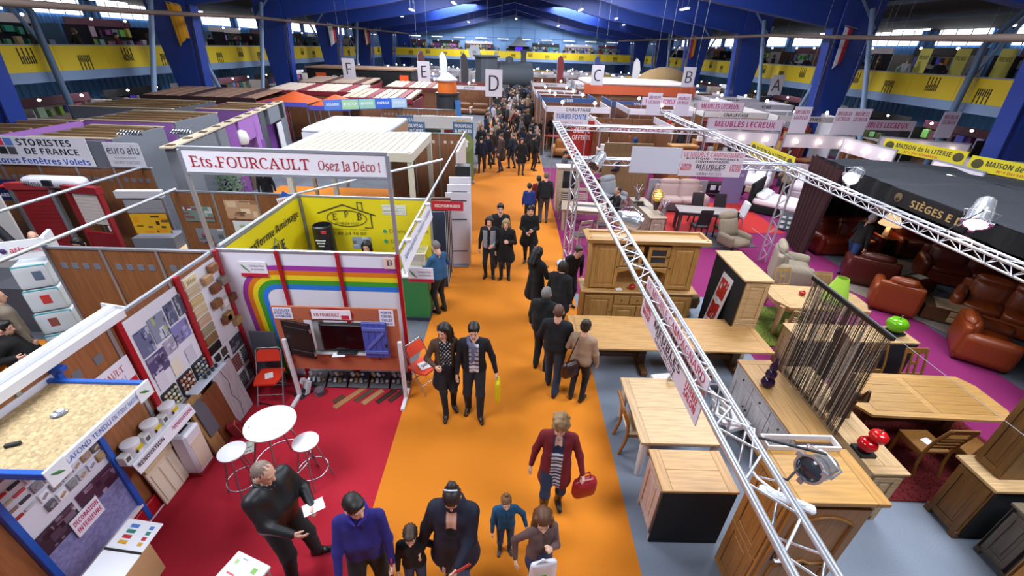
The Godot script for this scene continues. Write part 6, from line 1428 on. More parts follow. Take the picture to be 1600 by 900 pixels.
	var texts := ["CUISINES", "SALONS", "MEUBLES", "DECO", "JARDIN", "PISCINES", "POELES", "ESCALIERS", "VERANDAS", "CHAUFFAGE", "ISOLATION", "VINS"]
	var fcols := ["d4ccd4", "c8c0c8", "7a2030", "d8d0cc", "3a5a90", "c8a020", "cfc6cc"]
	var fnames := ["white", "pale grey", "dark red", "cream", "blue", "yellow", "pale pink"]
	var gmats := [wood("a86a30", "y"), wood("7c4a24", "y"), mt("c8b8b0", 0.6), mt("5a4a48", 0.6), mt("8a2a28", 0.5), wood("c89050", "y")]
	var gn := ["honey oak", "brown oak", "pale", "charcoal", "dark red", "golden pine"]
	var kn := ["wardrobe", "table", "couch", "shelf unit"]
	for side in [1, -1]:
		for row in 11:
			for c in 4:
				var z := -26.5 - row * 4.7
				var x: float = side * ([3.6, 8.1, 12.2, 16.3][c])
				if row in [5, 6] and c == 0 or side < 0 and (row == 3 and c > 0 or row == 2 and c == 3): continue
				if side < 0 and row < 2: continue
				if side < 0 and row < 3 and c == 2: continue
				if side < 0 and row == 2 and c < 2: continue
				if side > 0 and row in [2, 3] and c in [1, 2]: continue   # the orange-roofed inn stands there
				if absf(z) > 76: continue
				var pi := r.randi() % 5
				var fi := r.randi() % 7
				var tx: String = texts[r.randi() % 12]
				var where := "%s row %s, %s column" % [ORD[row], "right" if side > 0 else "left", ORD[c]]
				stand("%s stand, %s fascia %s, %s" % [pnames[pi], fnames[fi], tx, where], x, z, 3.5, 3.2, panels[pi], mt(fcols[fi], 0.55), tx, ink if fi != 2 and fi != 4 else mt("e8e4e8"), 1.0, 1 + r.randi() % 2, 2.3 + 0.1 * (r.randi() % 4))
				for q in (2 if row < 6 else 1):
					var gi := r.randi() % 6
					var ki := r.randi() % 4
					goods(ki, "%s %s, %s item, stand in %s" % [gn[gi], kn[ki], ["left", "right"][q], where], "stand furniture", x - 0.8 + q * 1.6, z - 0.6 + r.randf() * 0.6, r.randf_range(-0.3, 0.3), gmats[gi], gmats[(gi + 1) % 6])
	# nearer right rows between the sofas and the grid
	var near := [[3.2, -24.6, 2], [5.2, -24.4, 2], [12.0, -21.5, 0], [13.6, -21.8, 0], [15.3, -22.2, 1], [16.8, -21.5, 0], [11.0, -22.5, 1], [9.4, -21.5, 3], [7.4, -19.0, 0], [6.2, -19.4, 1], [4.2, -18.6, 3], [16.4, -16.2, 0], [17.4, -14.2, 0], [15.6, -24.6, 0]]
	for k in near.size():
		var a: Array = near[k]
		var gi := [0, 5, 3, 5, 0, 1, 2, 5, 0, 1, 2, 1, 0, 5][k] as int
		goods(a[2], "%s %s in the furniture row behind the trusses, %s from the aisle" % [gn[gi], kn[a[2]], ORD[mini(k, 11)]] + (" again" if k > 11 else ""), "back row furniture", a[0], a[1], 0.1 * (k % 5 - 2), gmats[gi], gmats[(gi + 5) % 6])
	# orange-roofed inn with thatch
	var inn := T("inn_stand", "orange-roofed stand with a white top and a thatched hut beside the letter B sign", "stand", Vector3(9.6, 0, -38.5))
	bx(inn, "wall", brown, 0, 1.2, 0, 8.0, 2.4, 6.0)
	bx(inn, "fascia", mt("b8502c", 0.6), 0, 2.75, 3.05, 8.4, 0.7, 0.1)
	cu(inn, "awning", mt("d8c4c0", 0.7), 0, 3.15, 0.6, 8.2, 0.3, 5.0, 0.12, 0.05)
	lt(inn, "thatch", mt("c09a66", 0.95, 0.0, "leaf", Vector3(2, 2, 2)), [Vector2(2.5, 2.9), Vector2(2.2, 3.4), Vector2(1.5, 3.85), Vector2(0.6, 4.1), Vector2(0, 4.15)], Vector3(4.4, 0, -5.5), 18)
	# grey steam engine model and white round sign, flags at the far end
	var en := T("engine_model", "large dark grey engine-shaped model standing at the far end of the aisle", "model", Vector3(-0.6, 0, -52.5), 0.3)
	var eg := mt("4a5058", 0.7)
	lt(en, "boiler", eg, [Vector2(0, -2.6), Vector2(1.3, -2.6), Vector2(1.35, 2.4), Vector2(0.9, 2.6), Vector2(0, 2.6)], Vector3(0, 2.6, 0), 18, Vector3(0, 0, PI / 2))
	bx(en, "cab", eg, -2.4, 2.6, 0, 1.8, 3.4, 2.6)
	bx(en, "cab_roof", eg, -2.4, 4.4, 0, 2.2, 0.16, 3.0)
	lt(en, "funnel", eg, [Vector2(0.3, 3.8), Vector2(0.28, 4.6), Vector2(0.42, 5.1), Vector2(0, 5.1)], Vector3(1.8, 0, 0), 12)
	lt(en, "dome", eg, [Vector2(0.5, 3.7), Vector2(0.4, 4.3), Vector2(0, 4.5)], Vector3(0.2, 0, 0), 12)
	for k in 4:
		lt(en, "wheel", eg, [Vector2(0, -0.12), Vector2(0.85, -0.12), Vector2(0.9, 0.12), Vector2(0, 0.12)], Vector3(-2.2 + k * 1.5, 0.9, 1.3), 16, Vector3(PI / 2, 0, 0))
	var rs := T("round_sign", "white round disc sign hanging before the far yellow parapet", "sign", Vector3(-5.6, 4.55, -70.0))
	lt(rs, "disc", mt("e8e8ee"), [Vector2(0, -0.05), Vector2(0.85, -0.05), Vector2(0.85, 0.05), Vector2(0, 0.05)], Vector3.ZERO, 28, Vector3(PI / 2, 0, 0))
	txt(rs, "8h", ink, Vector3(0, 0, 0.06), 0.5, 0.35)
	tb(rs, "hanging_wire", alu, [Vector3(0, 0.85, 0), Vector3(0, 5.87, 0)], 0.008, 3)
	var ff := [[-10.2, -52, "1c3a78", "dark blue"], [-7.0, -46, "c8ccd8", "white and grey"], [-2.4, -60, "c4cbe0", "pale blue"], [4.6, -50, "6a1c20", "dark red"], [9.6, -57, "5a6ab0", "slate blue"], [-8.7, -44, "5a3030", "brown"], [-4.8, -44, "3a3438", "charcoal"], [11.5, -46, "d4d0d4", "white"]]
	for a in ff:
		var fl := T("feather_flag", "%s feather flag on a pole rising over the distant stands" % a[3], "flag", Vector3(a[0], 0, a[1]))
		tb(fl, "pole", alu, [Vector3.ZERO, Vector3(0, 4.4, 0), Vector3(0.25, 4.75, 0)], 0.03, 6)
		pr(fl, "cloth", mt(a[2], 0.7), [Vector2(0.02, 1.6), Vector2(0.6, 1.8), Vector2(0.72, 3.8), Vector2(0.55, 4.5), Vector2(0.25, 4.75), Vector2(0.02, 4.4)], 0.02)
	# flags on the columns
	var cf := [[-17.8, -27, ["e0a020", "e0a020", "e0a020"], "yellow flag hanging on the first left blue column"], [-17.8, -49, ["e4e2e8", "e4e2e8", "c03038"], "white and red flag hanging on the third left blue column"], [-17.8, -60, ["6a1c20", "e4d8c8", "c03038"], "dark red and white flag on the fourth left blue column"], [17.8, -27, ["dcd8e0", "c82030", "c82030"], "red and white flag hanging on the first right blue column"], [17.8, -49, ["c82c28", "e0b020", "3a3a90"], "red flag with a yellow and blue figure on the third right column"]]
	for a in cf:
		var fl := T("column_flag", a[3], "flag", Vector3(a[0], 5.9, a[1] + 0.5))
		for k in 3:
			pr(fl, "cloth", mt(a[2][k], 0.7), [Vector2(-0.3 + k * 0.22, 0.9), Vector2(-0.08 + k * 0.22, 0.8), Vector2(-0.04 + k * 0.2, -0.9 + k * 0.1), Vector2(-0.22 + k * 0.18, -1.1 + k * 0.2)], 0.03, Vector3(0, 0, 0), Vector3(0, 0.3 * k, 0))
		tb(fl, "staff", alu, [Vector3(-0.35, 0.95, 0), Vector3(0.4, 0.8, 0)], 0.02, 6)

func galleries():
	var yel := mt("d2b414", 0.6)
	var ink := mt("1e1c14", 0.7)
	var steel := mt("5a708c", 0.5)
	var r := RandomNumberGenerator.new()
	r.seed = 5
	# side galleries and the far one: slab, edge beam, yellow parapet with dark comb marks
	for k in 3:
		var L: float = [88.0, 88.0, 42.0][k]
		var at: Vector3 = [Vector3(-21, 0, -36), Vector3(21, 0, -36), Vector3(0, 0, -80)][k]
		var yaw: float = [PI / 2, -PI / 2, 0.0][k]
		var dp: float = [7.4, 7.4, 3.9][k]
		var w := T("gallery_floor", "", "", at, yaw, "", "structure")
		bx(w, "slab", mt("8a8e96", 0.7), 0, 3.55, -dp / 2 - 0.1, L, 0.24, dp, Vector3.ZERO, 0.0)
		bx(w, "edge_beam", mt("7d93b4", 0.5), 0, 3.5, 0, L, 0.42, 0.16)
		bx(w, "handrail", mt("8a8a90", 0.4), 0, 4.76, 0, L, 0.05, 0.1)
		var n := int(L / 2.75)
		for i in n:
			bx(w, "parapet_panel", yel, -L / 2 + (i + 0.5) * L / n, 4.2, 0, L / n - 0.012, 1.06, 0.07)
			var g := G.new()
			for q in 7:   # long and short bars of one comb
				var h := 0.62 if q % 2 == 0 else 0.3
				var up := i % 2 == 0
				g.box(Vector3(-0.3 + q * 0.1, (0.16 - (0.62 - h) / 2.0) if up else (0.16 - (0.62 - h) / 2.0) * -1.0 + 0.0, 0.04), Vector3(0.05, h, 0.02), 0.0)
			mi(w, "comb_mark", g.mesh(), ink, Vector3(-L / 2 + (i + 0.5) * L / n, 4.18, 0))
	for s in [-1.0, 1.0]:
		for i in 8:
			var z := 0.5 - i * 11.0
			var p := T("gallery_post", "", "", Vector3(s * 20.6, 0, z), 0, "", "structure")
			tb(p, "post", steel, [Vector3.ZERO, Vector3(0, 5.2, 0), Vector3(-s * 0.05, 6.0, 0), Vector3(s * 0.9, 7.2, 0), Vector3(s * 0.9, 8.0, 0)], 0.14, 6)
			tb(p, "stay", mt("7d93b4", 0.5), [Vector3(s * 0.5, 3.7, -1.0), Vector3(s * 2.4, 7.6, -1.0)], 0.09, 6)
		for i in 10:
			var t := T("strip_light", "white strip light above the %s gallery, %s from the front" % ["left" if s < 0 else "right", ORD[i]], "lamp", Vector3(s * 23.5, 6.9, -8.0 - i * 7.2), 0, "gallery strip lights")
			bx(t, "tube", glow("ffffff", 5.0), 0, 0, 0, 0.12, 0.06, 2.6)
			bx(t, "housing", mt("c8ccd2"), 0, 0.06, 0, 0.2, 0.06, 2.7)
			for e in [-1.0, 1.0]:
				tb(t, "hanger", steel, [Vector3(0, 0.08, e), Vector3(0, roof_y(23.5) - 6.9, e)], 0.008, 4)
		for i in 5:   # lamps under the gallery slabs
			var t := T("strip_light", "white strip light under the %s gallery slab, %s from the front" % ["left" if s < 0 else "right", ORD[i]], "lamp", Vector3(s * 23.6, 3.3, -14.0 - i * 13.0), 0, "strip lights under the galleries")
			bx(t, "housing", mt("c8ccd2"), 0, 0.06, 0, 0.3, 0.08, 3.1)
			bx(t, "tube", glow("ffffff", 4.0), 0, 0, 0, 0.22, 0.04, 3.0)
			var a := AreaLight3D.new()
			a.name = "tube_light"
			a.area_size = Vector2(0.22, 3.0)
			a.light_energy = 7.0
			a.area_normalize_energy = true
			a.shadow_enabled = true
			a.set("area_range", 80.0)
			a.position = Vector3(0, -0.04, 0)
			a.rotation = Vector3(-PI / 2, 0, 0)
			t.add_child(a)
	# stalls on the galleries: dark or pale back, shelf of wares
	var bcol := ["16181e", "7a5a4a", "5a7a9a", "201c20", "8a7a70", "2a2430", "b0a8a8"]
	var bname := ["black", "brown", "blue-grey", "charcoal", "taupe", "plum", "pale"]
	var first: Node3D
	for k in 51:
		if k == 23: continue
		var at: Vector3
		var yaw := 0.0
		var where := ""
		if k < 10:
			at = Vector3(-24.0, 3.67, -17.0 - k * 6.3); yaw = PI / 2; where = "left"
		elif k < 20:
			at = Vector3(24.0, 3.67, -15.0 - (k - 10) * 6.3); yaw = -PI / 2; where = "right"
		else:
			at = Vector3(-17 + (k - 20) * 5.6, 3.67, -82.4); where = "far"
		if k >= 27:   # the same kind of stall stands on the ground floor under the galleries
			var s := -1.0 if k < 39 else 1.0
			var n := (k - 27) % 12
			at = Vector3(s * 23.6, 0.0, -13.0 - n * 5.6); yaw = -s * PI / 2; where = "left" if s < 0 else "right"
		var bi := r.randi() % 7
		var t := T("market_stall", "%s-backed market stall %s the %s gallery, %s along" % [bname[bi], "on" if k < 27 else "under", where, ORD[k % 10 if k < 20 else k - 20 if k < 27 else (k - 27) % 12]], "stall", at, yaw, "gallery stalls")
		bx(t, "back_panel", mt(bcol[bi], 0.8), 0, 1.0, -0.7, 4.6, 2.0, 0.06)
		for s in [-1.0, 1.0]:
			bx(t, "side_panel", mt(bcol[(bi + 2) % 7], 0.8), s * 2.3, 1.0, 0, 0.05, 2.0, 1.4)
		bx(t, "counter", mt("b8b0b0", 0.6), 0, 0.85, 0.3, 3.8, 0.06, 0.6)
		bx(t, "header", mt(["1c1c22", "c8c0c4", "5a3040"][k % 3]), 0, 2.15, -0.5, 4.6, 0.4, 0.05)
		for q in 16:
			var cc := Color.from_hsv(r.randf(), r.randf_range(0.1, 0.75), r.randf_range(0.25, 0.85)).to_html(false)
			bx(t, "ware", mt(cc, 0.7), -1.9 + (q % 8) * 0.54, 1.05 + (q / 8) * 0.55 + r.randf() * 0.1, -0.5 if q > 7 else 0.3, r.randf_range(0.2, 0.45), r.randf_range(0.25, 0.5), 0.18)
		for q in 2:
			lt(t, "lamp", glow("fff2dc", 9.0), [Vector2(0, -0.07), Vector2(0.07, -0.03), Vector2(0.07, 0.03), Vector2(0, 0.07)], Vector3(-1.2 + q * 2.4, 2.3, 0.1), 8)
	for k in 3:
		board("banner", "yellow printed banner on the black stall of the right gallery, %s of three" % ["left", "middle", "right"][k], "banner", Vector3(23.2, 5.2, -27.5 + k * 2.3), -PI / 2, 0.8, 1.5, mt("d8cc60"), [["PROMO", 0.3, 0.6, 0.2, mt("6a5a20"), "bold"]], "yellow stall banners")
	var ki := T("kiosk", "grey-roofed kiosk with a glowing violet screen on the far gallery", "kiosk", Vector3(0.9, 3.67, -81.4))
	bx(ki, "body", mt("14141c"), 0, 0.9, 0, 3.4, 1.8, 1.6)
	bx(ki, "screen", glow("4a30d8", 1.6), 0, 1.05, 0.82, 1.2, 1.3, 0.05)
	lt(ki, "roof", mt("6a7078", 0.5), [Vector2(2.6, 1.8), Vector2(1.4, 2.3), Vector2(0.3, 3.2), Vector2(0, 3.2)], Vector3.ZERO, 4, Vector3(0, PI / 4, 0))

func sack(par: Node, called: String, m: Material, at: Vector3, w: float, h: float, d: float, handle: Array, rot := Vector3.ZERO):
	var b := cu(par, called, m, at.x, at.y, at.z, w, h, d, d * 0.45, 0.015, rot)
	if handle.size() > 1:
		tb(par, "strap", m, handle, 0.011, 6)
	return b

func crowd():
	var navy := Color("1c2038").srgb_to_linear()
	var whitec := Color("d8d6de").srgb_to_linear()
	var blk := Color("131318").srgb_to_linear()
	# --- the couple
	var open_jacket := func(p: Vector3, _r):
		if p.z > 0.05 and absf(p.x) < 0.075 and p.y < 1.43:
			return navy if fposmod(p.y, 0.075) < 0.022 else whitec
		return blk
	var man := person("man walking in an open black blazer over a striped white shirt with a grey scarf", Vector3(-0.47, 0, -5.2), 0.02, 1.76, {"top_name": "blazer", "paint": open_jacket, "bot": "20222c", "shoe": "2a1a14", "hair": "short", "hair_color": "1c120e", "fl": Vector3(0.09, 0, 0.16), "fr": Vector3(-0.11, 0, -0.02), "hl": Vector3(0.36, 0.8, 0.06), "hr": Vector3(-0.27, 0.82, 0.1), "cell": 0.013, "grip_l": "grip", "hpitch": 0.25, "loose": 0.008})
	tb(man, "scarf", fabric("6a6888"), [Vector3(-0.08, 1.5, -0.03), Vector3(-0.07, 1.46, 0.08), Vector3(0.0, 1.4, 0.13), Vector3(-0.01, 1.22, 0.15), Vector3(-0.04, 1.14, 0.15)], [0.03, 0.035, 0.035, 0.03, 0.02], 8)
	sack(T("carrier_bag", "yellow carrier bag in the left hand of the man in the blazer", "bag", Vector3(-0.1, 0, -5.12)), "bag", mt("d8c814", 0.5), Vector3(0, 0.56, 0), 0.06, 0.4, 0.22, [Vector3(0, 0.72, -0.05), Vector3(0, 0.8, 0), Vector3(0, 0.72, 0.05)])
	var lw := func(p: Vector3, r):
		if r == 1 and p.z > 0.05 and absf(p.x) < 0.085:
			return whitec if sin(p.y * 90.0) * sin(p.x * 110.0) > 0.72 else blk
		return Color("4a3426").srgb_to_linear() if r == 1 else blk
	person("woman with long dark hair in a brown jacket and black dress holding the man's arm", Vector3(-0.93, 0, -5.25), 0.25, 1.7, {"paint": lw, "top_name": "jacket", "tail_name": "dress", "hair": "long", "hair_color": "20120e", "hem": 0.5, "bot": "1c1c22", "bare": false, "wide": 0.88, "flare": 0.04, "hl": Vector3(0.3, 0.85, 0.06), "hr": Vector3(-0.17, 1.14, 0.26), "fl": Vector3(0.1, 0, 0.0), "fr": Vector3(-0.05, 0, 0.2), "hyaw": -0.7, "hpitch": 0.2, "cell": 0.014, "grip_r": "grip"})
	# --- woman in the dark red jacket with the red handbag
	var strp := func(p: Vector3, _r):
		if p.z > 0.05 and absf(p.x) < 0.07 and p.y < 1.46:
			if p.y > 1.34 and absf(p.x) < 0.045: return Color("d8a590").srgb_to_linear()
			return whitec if p.y < 1.26 and fposmod(p.y, 0.06) < 0.032 else Color("202848").srgb_to_linear()
		return Color("741624").srgb_to_linear()
	person("blonde woman in a dark red jacket, striped top, denim skirt and black boots", Vector3(0.66, 0, -3.5), -0.12, 1.68, {"paint": strp, "hair": "curly", "hair_color": "a8845a", "boots": true, "bot": "2c3a58", "tail": "2c3a58", "hem": 0.56, "flare": 0.03, "fat": 0.012, "hl": Vector3(0.36, 0.82, 0.1), "hr": Vector3(-0.32, 0.84, 0.02), "fl": Vector3(0.09, 0, -0.1), "fr": Vector3(-0.1, 0, 0.12), "hpitch": 0.5, "cell": 0.013, "grip_l": "grip", "stock": "4a3a38", "skin": "d8a890", "tail_name": "skirt"})
	sack(T("handbag", "red leather handbag hanging from the left hand of the woman in the red jacket", "bag", Vector3(1.01, 0, -3.4), 0.3), "bag", leather("b01c28"), Vector3(0.02, 0.58, 0), 0.3, 0.3, 0.13, [Vector3(-0.1, 0.7, 0), Vector3(-0.06, 0.84, 0), Vector3(0.06, 0.84, 0), Vector3(0.1, 0.7, 0)])
	# --- foreground group
	person("bald man in a black leather jacket reading a white leaflet by the white bar stools", Vector3(-2.33, 0, -2.72), 1.15, 1.78, {"top_name": "leather_jacket", "top": "121215", "shiny": true, "bot": "17171c", "shoe": "0e0e12", "hair": "crop", "hair_color": "8a7468", "fat": 0.04, "bulk": 0.02, "fl": Vector3(0.2, 0, 0.1), "fr": Vector3(-0.12, 0, 0.08), "hl": Vector3(0.15, 1.12, 0.36), "hr": Vector3(-0.12, 1.05, 0.36), "hpitch": 0.35, "hyaw": 0.25, "cell": 0.012, "skin": "d8a68e", "grip_l": "grip", "loose": 0.015, "toe_l": 0.7, "lean": 0.04})
	leaflet("white leaflet held open by the bald man in black leather", Vector3(-1.9, 1.17, -2.68), 0.6, 0.2, 0.14, mt("e4e2e6"))
	person("man in a violet blue shirt and black trousers at the red carpet edge", Vector3(-1.33, 0, -2.42), 0.2, 1.74, {"top_name": "shirt", "top": "2a1f7c", "bot": "15151a", "shoe": "141418", "hair": "short", "hair_color": "1a1210", "fat": 0.03, "fl": Vector3(0.12, 0, -0.14), "fr": Vector3(-0.12, 0, 0.12), "hl": Vector3(0.26, 0.88, 0.16), "hr": Vector3(-0.22, 0.86, 0.3), "hyaw": 0.75, "hpitch": 0.25, "cell": 0.012, "collar": 0.012, "grip_l": "grip", "loose": 0.012, "wide": 1.0})
	for c in get_children():   # collars of the violet shirt and the leather jacket
		if c.has_meta("base") and ("violet" in c.get_meta("label") or "leather jacket" in c.get_meta("label")):
			var v: bool = "violet" in c.get_meta("label")
			tb(c, "collar", fabric("34289a") if v else mt("1a1a1e", 0.5), [Vector3(-0.012, 1.455, 0.1), Vector3(-0.06, 1.5, 0.065), Vector3(-0.085, 1.53, -0.01), Vector3(-0.05, 1.55, -0.08), Vector3(0.05, 1.55, -0.08), Vector3(0.085, 1.53, -0.01), Vector3(0.06, 1.5, 0.065), Vector3(0.012, 1.455, 0.1)], [0.008, 0.022, 0.026, 0.026, 0.026, 0.026, 0.022, 0.008], 8)
	bx(T("folded_leaflet", "red folded leaflet in the hand of the man in the violet shirt", "leaflet", Vector3(-1.05, 0.86, -2.32), 0.3), "page", mt("a01c3c"), 0, 0, 0, 0.015, 0.2, 0.1)
	person("small boy in a black pullover and jeans holding a woman's hand", Vector3(-0.88, 0, -2.47), 0.15, 1.16, {"kid": true, "top_name": "pullover", "top": "121216", "bot": "4a5a80", "shoe": "2a2a30", "hair": "short", "hair_color": "4a3426", "hl": Vector3(0.44, 1.0, 0.12), "hr": Vector3(-0.27, 0.74, 0.08), "hpitch": 0.3, "cell": 0.011, "fl": Vector3(0.1, 0, 0.12), "fr": Vector3(-0.1, 0, -0.08), "collar": 0.01})
	var vest := func(p: Vector3, r):
		if p.z > 0.05 and absf(p.x) < 0.05 and p.y > 1.18 and p.y < 1.5: return Color("d8a690").srgb_to_linear() if p.y > 1.3 else Color("0c0c10").srgb_to_linear()
		return Color("161a2c").srgb_to_linear() if absf(p.x) < 0.24 or r == 4 else Color("0c0c10").srgb_to_linear()
	var mum := person("woman in a long navy quilted coat with a white hair clip holding a red leaflet", Vector3(-0.46, 0, -2.55), -0.08, 1.7, {"paint": vest, "top_name": "coat", "tail_name": "coat_tail", "bot": "4a5878", "shoe": "22222a", "hair": "bun", "hair_color": "2a1a16", "hem": 0.6, "bulk": 0.03, "flare": 0.04, "collar": 0.05, "hl": Vector3(0.1, 1.02, 0.32), "hr": Vector3(-0.36, 0.8, 0.12), "hpitch": 0.6, "hyaw": 0.1, "cell": 0.012, "grip_l": "grip", "fl": Vector3(0.12, 0, 0.15), "fr": Vector3(-0.1, 0, -0.1)})
	tb(mum, "hair_clip", mt("c8d4e8", 0.3), [Vector3(-0.06, 1.735, 0.05), Vector3(0.0, 1.75, 0.06), Vector3(0.06, 1.735, 0.04)], 0.008, 6)
	bx(T("folded_leaflet", "small red leaflet in the hand of the woman in the navy coat", "leaflet", Vector3(-0.34, 1.02, -2.2), 0.5), "page", mt("b83038"), 0, 0, 0, 0.16, 0.1, 0.012, Vector3(0.3, 0, 0.3))
	person("toddler girl in a blue cardigan with a topknot walking on the orange carpet", Vector3(0.06, 0, -2.95), 0.1, 0.98, {"kid": true, "top_name": "cardigan", "top": "1f5c88", "bot": "3c4a68", "shoe": "3a3440", "hair": "knot", "hair_color": "8a6038", "skin": "e0b49c", "hl": Vector3(0.42, 0.95, 0.08), "hr": Vector3(-0.3, 0.72, 0.14), "hpitch": 0.1, "cell": 0.01, "wide": 1.1, "bulk": 0.015})
	person("girl with long brown hair in a grey-brown jacket and denim shorts carrying a white bag", Vector3(0.42, 0, -2.56), 0.3, 1.32, {"kid": true, "top": "7a5c58", "bot": "3a5084", "boots": true, "stock": "c8a8a0", "shoe": "2a1a18", "hair": "long", "hair_color": "6a4228", "skin": "e0b49c", "hl": Vector3(0.06, 1.32, 0.22), "hr": Vector3(-0.36, 0.95, 0.02), "hpitch": 0.3, "hyaw": -0.3, "cell": 0.011, "grip_l": "grip", "fl": Vector3(0.08, 0, 0.1), "tail": "3a5084", "hem": 0.62, "flare": 0.02})
	var pb := T("carrier_bag", "white plastic carrier bag with a green print in front of the girl", "bag", Vector3(0.44, 0, -2.33), 0.2)
	cu(pb, "bag", mt("dcdce4", 0.5), 0, 0.72, 0, 0.26, 0.4, 0.06, 0.028, 0.015)
	for k in 5:
		bx(pb, "green_print", mt("6aa03c"), -0.06 + (k % 3) * 0.06, 0.64 + (k / 3) * 0.1, 0.045, 0.045, 0.06, 0.006, Vector3(0, 0, 0.4 * k))
	tb(pb, "strap", mt("dcdce4", 0.5), [Vector3(-0.09, 0.9, 0), Vector3(-0.02, 1.0, 0.02), Vector3(0.05, 0.9, 0)], 0.012, 6)
	# --- group with their backs turned at the long tables
	var coat := {"bot": "1c1c22", "cell": 0.015}
	person("woman in a long black coat standing at the aisle edge near the hutch, head bowed", Vector3(0.62, 0, -8.08), 2.3, 1.72, {"top": "101014", "tail": "101014", "hem": 0.5, "bulk": 0.015, "hair": "long", "hair_color": "16100e", "hpitch": 0.5, "hl": Vector3(0.12, 1.15, 0.3), "hr": Vector3(-0.15, 1.1, 0.3), "bot": "18181e", "cell": 0.015})
	person("dark-haired woman in black with a red bag strap bending towards the hutch", Vector3(1.05, 0, -7.5), 2.6, 1.66, {"top": "0f0f13", "tail": "0f0f13", "hem": 0.62, "bulk": 0.02, "hair": "bob", "hair_color": "2a1a14", "bot": "141418", "cell": 0.015, "lean": 0.15})
	person("grey-haired man in a black jacket seen from behind near the long table end", Vector3(0.68, 0, -6.32), 2.7, 1.76, {"top": "121215", "bot": "131318", "hair": "crop", "hair_color": "8a8480", "fat": 0.04, "bulk": 0.025, "collar": 0.02, "cell": 0.015, "loose": 0.012, "hl": Vector3(0.3, 0.85, 0.15), "hr": Vector3(-0.3, 0.85, 0.15)})
	person("red-haired man in a dark jumper and jeans seen from behind at the aisle", Vector3(0.84, 0, -5.75), 2.9, 1.76, {"top": "14161c", "bot": "2c3a50", "hair": "crop", "hair_color": "6a4434", "fat": 0.03, "bulk": 0.01, "cell": 0.013, "loose": 0.014, "fl": Vector3(0.08, 0, 0.14), "fr": Vector3(-0.08, 0, -0.16), "hl": Vector3(0.24, 0.95, 0.2), "hr": Vector3(-0.24, 0.95, 0.2)})
	person("woman in a beige jacket with dark pinned hair at the end of the long table", Vector3(1.25, 0, -5.52), 2.7, 1.64, {"top": "b8987c", "bot": "1e1c20", "shoe": "241a18", "hair": "bun", "hair_color": "2a1a16", "cell": 0.013, "bulk": 0.012, "hl": Vector3(0.2, 0.98, 0.22), "hr": Vector3(-0.26, 0.88, 0.1), "wide": 0.9})
	sack(T("shoulder_bag", "brown leather shoulder bag on the hip of the woman in beige", "bag", Vector3(1.06, 0, -5.37), 0.5), "bag", leather("3a1f1a"), Vector3(0, 0.8, 0), 0.3, 0.3, 0.12, [Vector3(-0.08, 0.93, 0), Vector3(0.1, 1.36, -0.02), Vector3(0.22, 1.36, -0.12), Vector3(0.1, 0.93, -0.05)])
	person("man with his head bent beside the hutch, half hidden behind the two women", Vector3(1.42, 0, -8.6), 0.4, 1.7, {"top": "1a1a20", "hair": "short", "hair_color": "4a3a30", "lean": 0.35, "cell": 0.018, "fine": false})
	# --- walkers in the aisle
	person("woman in a black coat walking with folded hands on the orange aisle", Vector3(0.57, 0, -10.85), 0.0, 1.68, {"top": "101013", "tail": "101013", "hem": 0.6, "bulk": 0.012, "hair": "tail", "hair_color": "1a120e", "hl": Vector3(0.08, 1.12, 0.24), "hr": Vector3(-0.1, 1.05, 0.24), "cell": 0.018, "fl": Vector3(0.06, 0, 0.1), "fr": Vector3(-0.08, 0, -0.1)})
	person("dark-haired man in a black jacket and grey pullover behind the two women", Vector3(-0.22, 0, -10.6), 0.0, 1.8, {"top": "17171c", "bot": "1a1a20", "hair": "short", "hair_color": "241812", "cell": 0.018})
	person("woman in a black and white waistcoat with a pale bag on the aisle", Vector3(-0.47, 0, -9.95), -0.1, 1.68, {"paint": func(p: Vector3, _r): return Color("8a8c94").srgb_to_linear() if absf(p.x) < 0.17 and absf(p.x) > 0.04 and p.y < 1.4 else blk, "bot": "24242a", "hair": "bob", "hair_color": "2a1c18", "cell": 0.016, "hl": Vector3(0.12, 1.05, 0.24)})
	person("blonde woman in a knee-length black coat beside the waistcoat woman", Vector3(-0.06, 0, -9.9), -0.1, 1.64, {"top": "0e0e12", "tail": "0e0e12", "hem": 0.55, "hair": "bob", "hair_color": "a08458", "stock": "2a2426", "bulk": 0.012, "cell": 0.016, "hl": Vector3(0.1, 1.2, 0.22)})
	person("grey-haired man in a blue sweater leaning on the green counter", Vector3(-1.47, 0, -8.2), -2.3, 1.72, {"top": "2c5f8c", "bot": "2a2624", "hair": "crop", "hair_color": "7a706a", "fat": 0.04, "cell": 0.014, "hl": Vector3(0.16, 1.12, 0.34), "hr": Vector3(-0.2, 1.12, 0.3), "hpitch": 0.45, "top_name": "sweater", "lean": 0.08})
	person("boy in a bright blue jacket walking away along the aisle", Vector3(0.66, 0, -14.0), PI, 1.35, {"kid": true, "top": "1c3a90", "hair": "short", "cell": 0.022, "fine": false, "bulk": 0.02})
	person("child in a red jacket between the blue-jacketed boy and the adult", Vector3(1.0, 0, -14.6), PI, 1.45, {"kid": true, "top": "8a1c20", "hair": "short", "cell": 0.022, "fine": false, "bulk": 0.02})
	person("adult in a dark jacket and grey trousers walking away on the aisle's right", Vector3(1.2, 0, -14.1), PI, 1.74, {"top": "16181e", "bot": "4a4c54", "hair": "crop", "hair_color": "6a5a48", "cell": 0.022, "fine": false, "bulk": 0.01})
